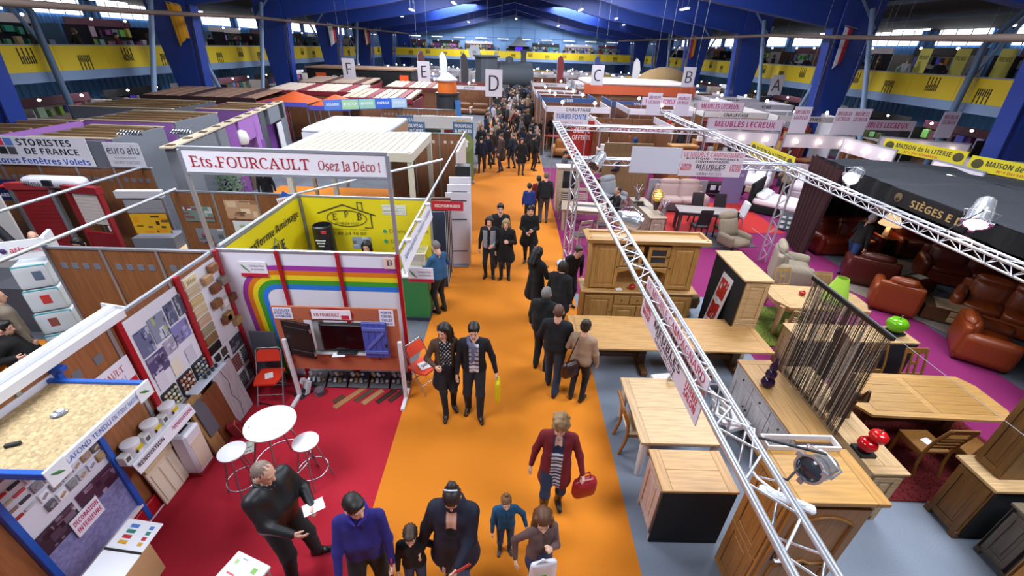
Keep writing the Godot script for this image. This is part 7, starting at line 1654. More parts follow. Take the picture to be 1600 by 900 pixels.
	# --- seated and standing visitors in the stands
	person("white-haired man in a dark jacket and blue jeans stepping into the sofa tent", Vector3(9.55, 0, -10.85), 1.7, 1.76, {"top": "1a1412", "bot": "2c4a80", "hair": "crop", "hair_color": "ece8e4", "cell": 0.018, "lean": 0.22, "hl": Vector3(0.2, 1.0, 0.3), "fl": Vector3(0.1, 0, 0.2), "fr": Vector3(-0.1, 0, -0.2)})
	var sit := {"drop": 0.42, "fl": Vector3(0.12, 0, 0.42), "fr": Vector3(-0.12, 0, 0.42), "cell": 0.018, "fine": true}
	var s1 := sit.duplicate()
	s1.merge({"top": "22242c", "hair": "bald", "hair_color": "a8a09a", "hl": Vector3(0.15, 0.8, 0.4), "hr": Vector3(-0.15, 0.8, 0.4)})
	person("seated grey-haired man with a moustache in a dark jacket at the left edge", Vector3(-10.8, 0, -9.0), 0.6, 1.76, s1)
	var s2 := sit.duplicate()
	s2.merge({"top": "2a2024", "hair": "bob", "hair_color": "1c1210", "hpitch": 0.6})
	person("seated dark-haired woman bent over the counter beside the grey-haired man", Vector3(-9.8, 0, -8.95), 0.0, 1.64, s2)
	var s3 := sit.duplicate()
	s3.merge({"top": "101014", "hair": "crop", "hair_color": "2a201a", "hl": Vector3(0.15, 0.85, 0.4), "hr": Vector3(-0.15, 0.85, 0.4)})
	person("man in black seated at the pale dining table by the truss", Vector3(3.65, 0, -14.1), -1.4, 1.75, s3)
	var s4 := sit.duplicate()
	s4.merge({"top": "0c0c0f", "hair": "short", "hair_color": "14100e", "bulk": 0.04, "fat": 0.03})
	person("person in a black coat seated on the orange chair at the left edge", Vector3(-7.9, 0, -5.5), 2.0, 1.75, s4)
	person("man in a beige jacket standing behind the leaflet tower", Vector3(-8.05, 0, -5.75), 2.6, 1.74, {"top": "8a7a6a", "hair": "crop", "cell": 0.02, "fine": false, "bulk": 0.02})
	person("dark-haired person behind the rainbow partition, only the head showing", Vector3(-2.95, 0, -8.2), 0.0, 1.7, {"top": "3a3a44", "hair": "bob", "hair_color": "14100e", "cell": 0.02})
	person("dark-haired woman bending under the purple doorway", Vector3(-8.2, 0, -14.2), 0.4, 1.66, {"top": "1c1a20", "hair": "bob", "hair_color": "3a241c", "cell": 0.025, "fine": false, "lean": 0.3})
	var wd := mt("3a3430", 0.6)
	dining_chair("dark chair under the seated grey-haired man", Vector3(-10.8, 0, -9.0), 0.6, wd, wd, "panel", "", 0.8)
	dining_chair("dark chair under the seated dark-haired woman", Vector3(-9.8, 0, -8.95), 0.0, wd, wd, "panel", "", 0.8)
	dining_chair("pale chair under the man in black at the pale table", Vector3(3.65, 0, -14.1), -1.4, wood("b9a28c"), wd, "slat", "", 0.85)
	# --- the distant crowd: eight poses, copied with other clothes
	var protos := []
	var hs := ["short", "bob", "crop", "long", "short", "bun", "crop", "bob"]
	var hc := ["2a1c14", "3a2418", "6a5a50", "1c120e", "14100e", "4a3020", "a8a098", "7a5a38"]
	for k in 8:
		var o := {"fine": false, "cell": 0.034, "hair": hs[k], "hair_color": hc[k], "bulk": 0.012 + 0.008 * (k % 3), "fl": Vector3(0.1, 0, 0.12 * (k % 3 - 1)), "fr": Vector3(-0.1, 0, -0.12 * (k % 3 - 1)), "hl": Vector3(0.27, 0.8 + 0.1 * (k % 4), 0.08 + 0.08 * (k % 3)), "hr": Vector3(-0.27, 0.8 + 0.12 * (k % 3), 0.1)}
		if k in [1, 3, 5]: o.merge({"hem": 0.6, "bare": false})
		protos.append(o)
	var r := RandomNumberGenerator.new()
	r.seed = 31
	var cn := [["black", "121216"], ["charcoal", "2a2a30"], ["navy", "1a2038"], ["brown", "3c2a20"], ["dark red", "701820"], ["grey", "5a5a62"], ["olive", "3c3c28"], ["beige", "a08c74"], ["white", "c8c4cc"], ["blue", "2c4a80"]]
	var bn := [["black", "15151a"], ["denim", "2c3a54"], ["grey", "44464e"], ["brown", "382a22"]]
	var spots := [[-1.38, -20.6], [-0.91, -22.4], [0.09, -21.6], [0.62, -23.8], [1.12, -21.3], [-0.45, -20.9], [-1.7, -24.6], [2.5, -27.5], [-1.1, -21.4], [0.5, -20.4], [1.4, -22.8], [-0.6, -24.0], [2.2, -17.6], [2.7, -17.3], [-2.9, -22.4], [4.3, -17.4], [9.6, -25.2], [10.3, -19.6], [11.2, -17.2], [12.6, -19.9], [13.9, -23.4], [6.4, -22.8]]
	for i in 80:
		spots.append([r.randf_range(-1.9, 1.9), -22.5 - i * 0.42 + r.randf_range(-0.3, 0.3)])
	for i in 26:
		spots.append([r.randf_range(-1, 1) * 17.0, -28.7 - (i % 9) * 4.7 + r.randf_range(-0.2, 0.2)])
	var gal := spots.size()
	for i in 26:
		spots.append([22.0 + r.randf() * 0.8, -14.0 - i * 2.3])
	for i in 26:
		spots.append([-22.0 - r.randf() * 0.8, -14.0 - i * 2.3])
	for i in 24:
		spots.append([-18.0 + i * 1.55, -80.9])
	var made := []
	for i in spots.size():
		var p: Array = spots[i]
		var c: Array = cn[r.randi() % cn.size() if r.randf() < 0.6 else r.randi() % 3]
		var b: Array = bn[r.randi() % 4]
		var k := i % 8
		var up := i >= gal
		var where := ("%s gallery" % ("far" if i >= gal + 52 else "right" if p[0] > 0 else "left")) if up else ("aisle crowd %s side" % ("left" if p[0] < 0 else "right") if absf(p[0]) < 2.2 else "%s stands" % ("right" if p[0] > 0 else "left"))
		var yaw := r.randf_range(-PI, PI)
		var away := absf(yaw) > PI / 2
		var lab := "person, %s top, %s legwear, %s, %s, %s" % [c[0], b[0], "seen from behind" if away else "facing us", where, ("%d metres along" % int(absf(p[1]))) if i < gal + 52 else "%s group" % ["left", "middle", "right"][mini(2, int((p[0] + 18) / 12.5))]]
		var at := Vector3(p[0], 3.67 if up else 0.009, p[1])
		var n: Node3D
		if made.size() <= k:
			protos[k].merge({"top": c[1], "bot": b[1], "tail": c[1]})
			n = person(lab, at, yaw, 1.66 + 0.02 * k, protos[k], "distant visitors")
			made.append(n)
		else:
			n = dup(made[k], lab, at, yaw, "distant visitors")
			for ch in n.get_children():
				var nm := String(ch.name)
				if nm.begins_with("jacket") or nm.begins_with("skirt"):
					ch.material_override = fabric(c[1])
				elif nm.begins_with("trousers"):
					ch.material_override = fabric(b[1])

# ------------------------------------------------------------------ geometry helpers
class G:
	var v := PackedVector3Array()
	var n := PackedVector3Array()
	var c := PackedColorArray()
	var u := PackedVector2Array()
	var col := Color.WHITE
	var use_c := false
	var use_u := false
	func tri(a: Vector3, b: Vector3, d: Vector3, na: Vector3, nb: Vector3, nd: Vector3):
		if (b - a).cross(d - a).dot(na + nb + nd) > 0:
			v.append_array([a, d, b]); n.append_array([na, nd, nb])
		else:
			v.append_array([a, b, d]); n.append_array([na, nb, nd])
		c.append_array([col, col, col])
		if use_u:
			u.append_array([Vector2.ZERO, Vector2.ZERO, Vector2.ZERO])
	func quad(a: Vector3, b: Vector3, d: Vector3, e: Vector3, nn = null):
		var m: Vector3 = nn if nn != null else (d - a).cross(b - a).normalized()
		tri(a, b, d, m, m, m); tri(a, d, e, m, m, m)
	func quad_uv(a: Vector3, b: Vector3, d: Vector3, e: Vector3, nn: Vector3, r := Rect2(0, 0, 1, 1)):  # a bottom left, b bottom right, d top right, e top left
		use_u = true
		v.append_array([a, d, b, a, e, d])
		for i in 6:
			n.append(nn); c.append(col)
		var p := [Vector2(r.position.x, r.end.y), Vector2(r.end.x, r.end.y), r.position + Vector2(r.size.x, 0), r.position]
		u.append_array([p[0], p[2], p[1], p[0], p[3], p[2]])
	func quad4(a: Vector3, b: Vector3, d: Vector3, e: Vector3, na: Vector3, nb: Vector3, nd: Vector3, ne: Vector3):
		tri(a, b, d, na, nb, nd); tri(a, d, e, na, nd, ne)
	func box(at: Vector3, s: Vector3, ch := 0.004, b := Basis.IDENTITY):
		var h := s * 0.5
		ch = minf(ch, minf(h.x, minf(h.y, h.z)) * 0.6)
		var q := h - Vector3.ONE * ch
		for i in 3:
			var j := (i + 1) % 3
			var k := (i + 2) % 3
			for si in [-1.0, 1.0]:
				var p := []
				for jk in [[-1, -1], [1, -1], [1, 1], [-1, 1]]:
					var w := Vector3.ZERO
					w[i] = si * h[i]; w[j] = jk[0] * q[j]; w[k] = jk[1] * q[k]
					p.append(at + b * w)
				var nn := Vector3.ZERO
				nn[i] = si
				quad(p[0], p[1], p[2], p[3], b * nn)
				for sj in [-1.0, 1.0]:
					var a0 := Vector3.ZERO
					a0[i] = si * h[i]; a0[j] = sj * q[j]; a0[k] = -q[k]
					var b0 := Vector3.ZERO
					b0[i] = si * q[i]; b0[j] = sj * h[j]; b0[k] = -q[k]
					var e := Vector3.ZERO
					e[k] = 2 * q[k]
					var m := Vector3.ZERO
					m[i] = si; m[j] = sj
					quad(at + b * a0, at + b * (a0 + e), at + b * (b0 + e), at + b * b0, b * (m * 0.7071))
		for sx in [-1.0, 1.0]:
			for sy in [-1.0, 1.0]:
				for sz in [-1.0, 1.0]:
					var m := Vector3(sx, sy, sz)
					var nn := b * (m * 0.57735)
					tri(at + b * (Vector3(h.x, q.y, q.z) * m), at + b * (Vector3(q.x, h.y, q.z) * m), at + b * (Vector3(q.x, q.y, h.z) * m), nn, nn, nn)
	func tube(pts: Array, r, sides := 8, closed := false):
		var cnt := pts.size()
		var rings := []
		var up := Vector3.ZERO
		for i in cnt:
			var a: Vector3 = pts[(i - 1 + cnt) % cnt] if closed or i > 0 else pts[i]
			var z: Vector3 = pts[(i + 1) % cnt] if closed or i < cnt - 1 else pts[i]
			var t := (z - a).normalized()
			if up == Vector3.ZERO:
				up = t.cross(Vector3.UP if absf(t.y) < 0.9 else Vector3.RIGHT).normalized()
			up = (up - t * up.dot(t)).normalized()
			var w := t.cross(up)
			var ring := []
			var rr: float = r[i] if r is Array else r
			for s in sides:
				var an := TAU * s / sides
				var d := up * cos(an) + w * sin(an)
				ring.append([pts[i] + d * rr, d])
			rings.append(ring)
		for i in (cnt if closed else cnt - 1):
			var a: Array = rings[i]
			var b: Array = rings[(i + 1) % cnt]
			for s in sides:
				var s2 := (s + 1) % sides
				quad4(a[s][0], a[s2][0], b[s2][0], b[s][0], a[s][1], a[s2][1], b[s2][1], b[s][1])
		if not closed:
			for e in [[0, 1], [cnt - 1, cnt - 2]]:
				var nn: Vector3 = (pts[e[0]] - pts[e[1]]).normalized()
				for s in sides:
					tri(pts[e[0]], rings[e[0]][s][0], rings[e[0]][(s + 1) % sides][0], nn, nn, nn)
	func lathe(prof: Array, segs := 16, at := Vector3.ZERO, b := Basis.IDENTITY):  # prof: Vector2(radius, height), bottom to top
		var cnt := prof.size()
		var nm := []
		for i in cnt - 1:
			var d: Vector2 = (prof[i + 1] - prof[i]).normalized()
			nm.append(Vector2(d.y, -d.x))
		for i in cnt - 1:
			var n0: Vector2 = nm[i]
			var n1: Vector2 = nm[i]
			if i > 0 and nm[i - 1].dot(nm[i]) > 0.6:
				n0 = (nm[i - 1] + nm[i]).normalized()
			if i < cnt - 2 and nm[i + 1].dot(nm[i]) > 0.6:
				n1 = (nm[i + 1] + nm[i]).normalized()
			for s in segs:
				var a0 := TAU * s / segs
				var a1 := TAU * (s + 1) / segs
				var d0 := Vector3(cos(a0), 0, sin(a0))
				var d1 := Vector3(cos(a1), 0, sin(a1))
				var p0: Vector2 = prof[i]
				var p1: Vector2 = prof[i + 1]
				quad4(at + b * (d0 * p0.x + Vector3.UP * p0.y), at + b * (d1 * p0.x + Vector3.UP * p0.y), at + b * (d1 * p1.x + Vector3.UP * p1.y), at + b * (d0 * p1.x + Vector3.UP * p1.y),
					b * (d0 * n0.x + Vector3.UP * n0.y), b * (d1 * n0.x + Vector3.UP * n0.y), b * (d1 * n1.x + Vector3.UP * n1.y), b * (d0 * n1.x + Vector3.UP * n1.y))
	func prism(poly: PackedVector2Array, d: float, xf := Transform3D.IDENTITY):  # outline in x, y; thickness d centred on z
		var ix := Geometry2D.triangulate_polygon(poly)
		for s in [-1.0, 1.0]:
			var nn: Vector3 = xf.basis * Vector3(0, 0, s)
			for t in range(0, ix.size(), 3):
				var p := []
				for e in 3:
					p.append(xf * Vector3(poly[ix[t + e]].x, poly[ix[t + e]].y, s * d / 2))
				tri(p[0], p[1], p[2], nn, nn, nn)
		var cw := Geometry2D.is_polygon_clockwise(poly)
		for i in poly.size():
			var a := poly[i]
			var b := poly[(i + 1) % poly.size()]
			var m := (b - a).orthogonal().normalized() * (-1.0 if cw else 1.0)
			m = -m if not cw else m
			var o := Vector2((b - a).y, -(b - a).x).normalized() * (-1.0 if cw else 1.0)
			quad(xf * Vector3(a.x, a.y, -d / 2), xf * Vector3(b.x, b.y, -d / 2), xf * Vector3(b.x, b.y, d / 2), xf * Vector3(a.x, a.y, d / 2), xf.basis * Vector3(o.x, o.y, 0))
	func soft(at: Vector3, s: Vector3, r: float, puff := 0.0, b := Basis.IDENTITY, N := 6):  # a cushion: box with round edges, swollen faces
		var h := s * 0.5
		r = minf(r, minf(h.x, minf(h.y, h.z)) * 0.98)
		var q := h - Vector3.ONE * r
		for i in 3:
			var j := (i + 1) % 3
			var k := (i + 2) % 3
			for si in [-1.0, 1.0]:
				var P := []
				for a in N + 1:
					var row := []
					for e in N + 1:
						var w := Vector3.ZERO
						var fa := sin((float(a) / N - 0.5) * PI)
						var fe := sin((float(e) / N - 0.5) * PI)
						w[i] = si * h[i]; w[j] = fa * h[j]; w[k] = fe * h[k]
						var inn := w.clamp(-q, q)
						var d := (w - inn).normalized()
						var o := inn + d * r
						o[i] += si * puff * (1 - fa * fa) * (1 - fe * fe)
						var nn := d
						nn[j] += puff * 2.2 * fa / h[j] * (1 - fe * fe)
						nn[k] += puff * 2.2 * fe / h[k] * (1 - fa * fa)
						row.append([at + b * o, b * nn.normalized()])
					P.append(row)
				for a in N:
					for e in N:
						quad4(P[a][e][0], P[a + 1][e][0], P[a + 1][e + 1][0], P[a][e + 1][0], P[a][e][1], P[a + 1][e][1], P[a + 1][e + 1][1], P[a][e + 1][1])
	func mesh() -> ArrayMesh:
		var arr := []
		arr.resize(Mesh.ARRAY_MAX)
		arr[Mesh.ARRAY_VERTEX] = v
		arr[Mesh.ARRAY_NORMAL] = n
		if use_c:
			arr[Mesh.ARRAY_COLOR] = c
		if use_u:
			arr[Mesh.ARRAY_TEX_UV] = u
		var m := ArrayMesh.new()
		m.add_surface_from_arrays(Mesh.PRIMITIVE_TRIANGLES, arr)
		return m

var box_meshes := {}
var mats := {}
var texs := {}
var taken := {}

func numbered(called: String) -> String:
	taken[called] = taken.get(called, -1) + 1
	return called if taken[called] == 0 else "%s_%03d" % [called, taken[called]]

func T(called: String, label: String, category: String, at := Vector3.ZERO, yaw := 0.0, group := "", kind := "") -> Node3D:
	var o := Node3D.new()
	o.name = numbered(called)
	add_child(o)
	o.position = at
	o.rotation.y = yaw
	tag(o, label, category, group, kind)
	return o

func tag(o: Node, label: String, category: String, group := "", kind := ""):
	if label: o.set_meta("label", label)
	if category: o.set_meta("category", category)
	if group: o.set_meta("group", group)
	if kind: o.set_meta("kind", kind)

func dup(src: Node3D, label: String, at: Vector3, yaw := 0.0, group := "") -> Node3D:
	var r := src.duplicate() as Node3D
	taken[src.get_meta("base")] = taken[src.get_meta("base")] + 1
	r.name = "%s_%03d" % [src.get_meta("base"), taken[src.get_meta("base")]]
	add_child(r)
	r.position = at
	r.rotation.y = yaw
	if label: r.set_meta("label", label)
	if group: r.set_meta("group", group)
	return r

func mi(par: Node, called: String, mesh: Mesh, mat: Material, at := Vector3.ZERO, rot := Vector3.ZERO) -> MeshInstance3D:
	var o := MeshInstance3D.new()
	o.name = called if par != self else numbered(called)
	o.mesh = mesh
	o.material_override = mat
	par.add_child(o, true)
	o.position = at
	o.rotation = rot
	return o

func boxm(s: Vector3, ch := 0.004) -> ArrayMesh:
	var k := "%.4f,%.4f,%.4f,%.4f" % [s.x, s.y, s.z, ch]
	if not box_meshes.has(k):
		var g := G.new()
		g.box(Vector3.ZERO, s, ch)
		box_meshes[k] = g.mesh()
	return box_meshes[k]

func bx(par: Node, called: String, mat: Material, x: float, y: float, z: float, sx: float, sy: float, sz: float, rot := Vector3.ZERO, ch := 0.004) -> MeshInstance3D:
	return mi(par, called, boxm(Vector3(sx, sy, sz), ch), mat, Vector3(x, y, z), rot)

func tb(par: Node, called: String, mat: Material, pts: Array, r = 0.012, sides := 8, closed := false) -> MeshInstance3D:
	var g := G.new()
	g.tube(pts, r, sides, closed)
	return mi(par, called, g.mesh(), mat)

func lt(par: Node, called: String, mat: Material, prof: Array, at := Vector3.ZERO, segs := 20, rot := Vector3.ZERO) -> MeshInstance3D:
	var g := G.new()
	g.lathe(prof, segs)
	return mi(par, called, g.mesh(), mat, at, rot)

func pr(par: Node, called: String, mat: Material, poly: Array, d: float, at := Vector3.ZERO, rot := Vector3.ZERO) -> MeshInstance3D:
	var g := G.new()
	g.prism(PackedVector2Array(poly), d)
	return mi(par, called, g.mesh(), mat, at, rot)

func cu(par: Node, called: String, mat: Material, x: float, y: float, z: float, sx: float, sy: float, sz: float, r := 0.05, puff := 0.02, rot := Vector3.ZERO) -> MeshInstance3D:
	var g := G.new()
	g.soft(Vector3.ZERO, Vector3(sx, sy, sz), r, puff)
	return mi(par, called, g.mesh(), mat, Vector3(x, y, z), rot)

func circle(r: float, y := 0.0, n := 24, sx := 1.0) -> Array:
	var p := []
	for i in n:
		p.append(Vector3(cos(TAU * i / n) * r * sx, y, sin(TAU * i / n) * r))
	return p

# lettering: a TextMesh fitted into w by h, facing +z, centred
func txt(par: Node, s: String, mat: Material, at: Vector3, w: float, h: float, rot := Vector3.ZERO, font := "sans", called := "lettering") -> MeshInstance3D:
	var t := TextMesh.new()
	t.text = s
	t.font = fonts[font]
	t.font_size = 32
	t.pixel_size = 0.01
	t.depth = 0.0
	t.curve_step = 4.0
	var bb := t.get_aabb()
	var o := MeshInstance3D.new()
	o.name = called
	o.mesh = t
	o.material_override = mat
	par.add_child(o, true)
	var k := Vector3(w / maxf(bb.size.x, 0.01), h / maxf(bb.size.y, 0.01), 1)
	if w <= 0: k.x = k.y
	o.basis = Basis.from_euler(rot) * Basis.from_scale(k)
	var mid := bb.position + bb.size / 2
	o.position = at - o.basis * Vector3(mid.x, mid.y, 0)
	return o

var fonts := {}
func make_fonts():
	for a in [["sans", "Droid Sans", 400], ["bold", "Droid Sans", 700], ["serif", "Droid Serif", 400], ["serifb", "Droid Serif", 700], ["mono", "Droid Sans Mono", 400]]:
		var f := SystemFont.new()
		f.font_names = PackedStringArray([a[1]])
		f.font_weight = a[2]
		fonts[a[0]] = f
	var it := FontVariation.new()
	it.base_font = fonts["serif"]
	it.variation_transform = Transform2D(Vector2(1, 0), Vector2(0.2, 1), Vector2.ZERO)
	fonts["ital"] = it

# ------------------------------------------------------------------ materials
func noise_tex(kind: String) -> Texture2D:
	if texs.has(kind):
		return texs[kind]
	var t := NoiseTexture2D.new()
	var f := FastNoiseLite.new()
	f.seed = kind.hash() % 1000
	t.width = 512; t.height = 512; t.seamless = true; t.normalize = true
	var ramp := Gradient.new()
	var lo := 0.7
	match kind:
		"wood":
			f.noise_type = FastNoiseLite.TYPE_SIMPLEX; f.frequency = 0.012; f.fractal_octaves = 6; f.fractal_gain = 0.55; lo = 0.8
		"carpet":
			f.noise_type = FastNoiseLite.TYPE_SIMPLEX; f.frequency = 0.11; f.fractal_octaves = 3; lo = 0.74
		"stain":
			f.noise_type = FastNoiseLite.TYPE_SIMPLEX; f.frequency = 0.012; f.fractal_octaves = 5; lo = 0.8
		"fab":
			f.noise_type = FastNoiseLite.TYPE_SIMPLEX; f.frequency = 0.03; f.fractal_octaves = 4; lo = 0.72
		"osb":
			f.noise_type = FastNoiseLite.TYPE_CELLULAR; f.frequency = 0.035; f.cellular_return_type = FastNoiseLite.RETURN_CELL_VALUE; f.cellular_jitter = 1.0; f.domain_warp_enabled = true; f.domain_warp_amplitude = 22; f.domain_warp_frequency = 0.03; lo = 0.66
		"leaf":
			f.noise_type = FastNoiseLite.TYPE_SIMPLEX; f.frequency = 0.05; f.fractal_octaves = 3; lo = 0.35
	ramp.set_color(0, Color(lo, lo, lo))
	ramp.set_color(1, Color(1, 1, 1))
	t.noise = f
	t.color_ramp = ramp
	texs[kind] = t
	return t

func mt(hex: String, rough := 0.6, metal := 0.0, tex := "", sc := Vector3.ONE, world := false) -> StandardMaterial3D:
	var k := "%s|%s|%s|%s|%s" % [hex, rough, metal, tex, sc]
	if mats.has(k):
		return mats[k]
	var m := StandardMaterial3D.new()
	m.albedo_color = Color(hex)
	m.roughness = rough
	m.metallic = metal
	if tex:
		m.albedo_texture = noise_tex(tex)
		m.uv1_triplanar = true
		m.uv1_world_triplanar = world
		m.uv1_scale = sc
	mats[k] = m
	return m

func wood(hex: String, axis := "x", rough := 0.45) -> StandardMaterial3D:  # grain runs along the axis
	var s := {"x": Vector3(0.22, 3.4, 3.4), "y": Vector3(3.4, 0.22, 3.4), "z": Vector3(3.4, 3.4, 0.22)}
	return mt(hex, rough, 0.0, "wood", s[axis])

func fabric(hex: String) -> StandardMaterial3D:
	var m := mt(hex, 0.9, 0.0, "fab", Vector3(3, 3, 3))
	m.rim_enabled = true; m.rim = 0.25; m.rim_tint = 0.6
	return m

func leather(hex: String) -> StandardMaterial3D:
	return mt(hex, 0.33, 0.0, "fab", Vector3(2, 2, 2))

func glow(hex: String, e: float) -> StandardMaterial3D:
	var k := "glow%s%s" % [hex, e]
	if not mats.has(k):
		var m := StandardMaterial3D.new()
		m.albedo_color = Color(hex)
		m.emission_enabled = true
		m.emission = Color(hex)
		m.emission_energy_multiplier = e
		mats[k] = m
	return mats[k]

func glass(hex := "ffffff", a := 0.12) -> StandardMaterial3D:
	var k := "glass%s%s" % [hex, a]
	if not mats.has(k):
		var m := StandardMaterial3D.new()
		m.albedo_color = Color(Color(hex), a)
		m.transparency = BaseMaterial3D.TRANSPARENCY_ALPHA
		m.roughness = 0.05
		mats[k] = m
	return mats[k]

# printed pictures: a small image of random rectangles and strokes in a palette, the print of a photo or a leaflet
func print_tex(seed_n: int, pal: Array, w := 96, h := 64, cells := 26, lines := 0) -> StandardMaterial3D:
	var k := "print%d%s%d" % [seed_n, pal, cells]
	if mats.has(k):
		return mats[k]
	var r := RandomNumberGenerator.new()
	r.seed = seed_n
	var im := Image.create(w, h, false, Image.FORMAT_RGB8)
	im.fill(Color(pal[0]))
	for i in cells:
		var sz := Vector2i(r.randi_range(w / 16, w / 3), r.randi_range(h / 14, h / 3))
		im.fill_rect(Rect2i(Vector2i(r.randi_range(-4, w), r.randi_range(-4, h)), sz), Color(pal[r.randi() % pal.size()]).lerp(Color(pal[0]), r.randf() * 0.4))
	for i in lines:
		var y := int(h * (0.1 + 0.85 * i / lines))
		im.fill_rect(Rect2i(int(w * 0.1), y, int(w * r.randf_range(0.4, 0.8)), maxi(1, h / (lines * 3))), Color("30303c"))
	var m := StandardMaterial3D.new()
	m.albedo_texture = ImageTexture.create_from_image(im)
	m.roughness = 0.5
	mats[k] = m
	return m

# a flat picture w by h facing +z, on a thin board
func picture(par: Node, called: String, mat: Material, at: Vector3, w: float, h: float, rot := Vector3.ZERO, d := 0.006) -> MeshInstance3D:
	var g := G.new()
	g.use_u = true
	g.box(Vector3(0, 0, -d / 2), Vector3(w, h, d * 0.96), 0.0005)
	g.quad_uv(Vector3(-w / 2, -h / 2, 0.0005), Vector3(w / 2, -h / 2, 0.0005), Vector3(w / 2, h / 2, 0.0005), Vector3(-w / 2, h / 2, 0.0005), Vector3(0, 0, 1))
	return mi(par, called, g.mesh(), mat, at, rot)

# ------------------------------------------------------------------ people: a smooth field over tapered bones, meshed as surface nets
# a bone: [a, b, radius a, radius b, region, kind]  kind 0 capsule, 1 ellipsoid (a centre, b radii), -1 carved ellipsoid
func net(bones: Array, cell: float, k: float, cut_y := -9.0) -> Dictionary:
	var lo := Vector3.INF
	var hi := -Vector3.INF
	for b in bones:
		if b[5] == 0:
			var r: float = maxf(b[2], b[3])
			lo = lo.min(b[0] - Vector3.ONE * r).min(b[1] - Vector3.ONE * r)
			hi = hi.max(b[0] + Vector3.ONE * r).max(b[1] + Vector3.ONE * r)
		else:
			lo = lo.min(b[0] - b[1]); hi = hi.max(b[0] + b[1])
	lo -= Vector3.ONE * cell * 2.5
	hi += Vector3.ONE * cell * 2.5
	var nx := int((hi.x - lo.x) / cell) + 1
	var ny := int((hi.y - lo.y) / cell) + 1
	var nz := int((hi.z - lo.z) / cell) + 1
	var f := PackedFloat32Array()
	f.resize(nx * ny * nz)
	f.fill(1.0)
	var best := PackedFloat32Array()
	best.resize(nx * ny * nz)
	best.fill(1.0)
	var reg := PackedByteArray()
	reg.resize(nx * ny * nz)
	var ik := 0.25 / k
	for b in bones:
		var a: Vector3 = b[0]
		var kind: int = b[5]
		var rg: int = b[4]
		var e: Vector3 = b[1]
		var ra: float = b[2]
		var rb: float = b[3]
		var blo: Vector3
		var bhi: Vector3
		var pad := cell * 2.0 + k
		if kind == 0:
			var r := maxf(ra, rb) + pad
			blo = a.min(e) - Vector3.ONE * r; bhi = a.max(e) + Vector3.ONE * r
		else:
			blo = a - e - Vector3.ONE * pad; bhi = a + e + Vector3.ONE * pad
		var x0 := maxi(0, int((blo.x - lo.x) / cell)); var x1 := mini(nx - 1, int((bhi.x - lo.x) / cell) + 1)
		var y0 := maxi(0, int((blo.y - lo.y) / cell)); var y1 := mini(ny - 1, int((bhi.y - lo.y) / cell) + 1)
		var z0 := maxi(0, int((blo.z - lo.z) / cell)); var z1 := mini(nz - 1, int((bhi.z - lo.z) / cell) + 1)
		var d := e - a
		var dd := maxf(d.length_squared(), 1e-8)
		var er := minf(e.x, minf(e.y, e.z))
		for z in range(z0, z1 + 1):
			for y in range(y0, y1 + 1):
				var i := (z * ny + y) * nx + x0
				var p := Vector3(lo.x + x0 * cell, lo.y + y * cell, lo.z + z * cell)
				for x in range(x0, x1 + 1):
					var s: float
					if kind == 0:
						var ap := p - a
						var t := clampf(ap.dot(d) / dd, 0.0, 1.0)
						s = ap.distance_to(d * t) - ra - (rb - ra) * t
					else:
						s = (((p - a) / e).length() - 1.0) * er
					var o := f[i]
					if kind < 0:
						var h2 := maxf(k * 0.4 - absf(o + s), 0.0)
						f[i] = maxf(o, -s) + h2 * h2 * 0.25 / (k * 0.4)
					else:
						if s < best[i]:
							best[i] = s
							reg[i] = rg
						var h := k - absf(o - s)
						f[i] = (o if o < s else s) - (h * h * ik if h > 0.0 else 0.0)
					i += 1
					p.x += cell
	var vid := PackedInt32Array()
	vid.resize(nx * ny * nz)
	vid.fill(-1)
	var verts := PackedVector3Array()
	var sx := 1
	var sy := nx
	var sz := nx * ny
	var quads := PackedInt32Array()
	var qreg := PackedByteArray()
	for z in nz - 1:
		for y in ny - 1:
			var i := (z * ny + y) * nx
			for x in nx - 1:
				var c0 := f[i] < 0.0
				if c0 == (f[i + 1] < 0.0) and c0 == (f[i + sy] < 0.0) and c0 == (f[i + sz] < 0.0) and c0 == (f[i + sy + 1] < 0.0) and c0 == (f[i + sz + 1] < 0.0) and c0 == (f[i + sy + sz] < 0.0) and c0 == (f[i + sy + sz + 1] < 0.0):
					i += 1
					continue
				var acc := Vector3.ZERO
				var cnt := 0
				for q in NET_EDGES:
					var ia: int = i + (q[0] & 1) + (sy if q[0] & 2 else 0) + (sz if q[0] & 4 else 0)
					var ib: int = i + (q[1] & 1) + (sy if q[1] & 2 else 0) + (sz if q[1] & 4 else 0)
					var va := f[ia]
					var vb := f[ib]
					if (va < 0.0) != (vb < 0.0):
						var t := va / (va - vb)
						acc += NET_CORNER[q[0]].lerp(NET_CORNER[q[1]], t)
						cnt += 1
				vid[i] = verts.size()
				verts.append(lo + (Vector3(x, y, z) + acc / cnt) * cell)
				if x > 0 and y > 0 and z > 0:
					var inside := c0
					if inside != (f[i + sx] < 0.0):
						_net_quad(quads, qreg, vid, i, i - sy, i - sy - sz, i - sz, inside, reg[i] if inside else reg[i + sx])
					if inside != (f[i + sy] < 0.0):
						_net_quad(quads, qreg, vid, i, i - sz, i - sz - sx, i - sx, inside, reg[i] if inside else reg[i + sy])
					if inside != (f[i + sz] < 0.0):
						_net_quad(quads, qreg, vid, i, i - sx, i - sx - sy, i - sy, inside, reg[i] if inside else reg[i + sz])
				i += 1
	var nrm := PackedVector3Array()
	nrm.resize(verts.size())
	for q in range(0, quads.size(), 4):
		var a := verts[quads[q]]
		var m := (verts[quads[q + 3]] - verts[quads[q + 1]]).cross(verts[quads[q + 2]] - a)
		for j in 4:
			nrm[quads[q + j]] += m
	for q in nrm.size():
		nrm[q] = nrm[q].normalized()
	return {"v": verts, "n": nrm, "q": quads, "r": qreg}

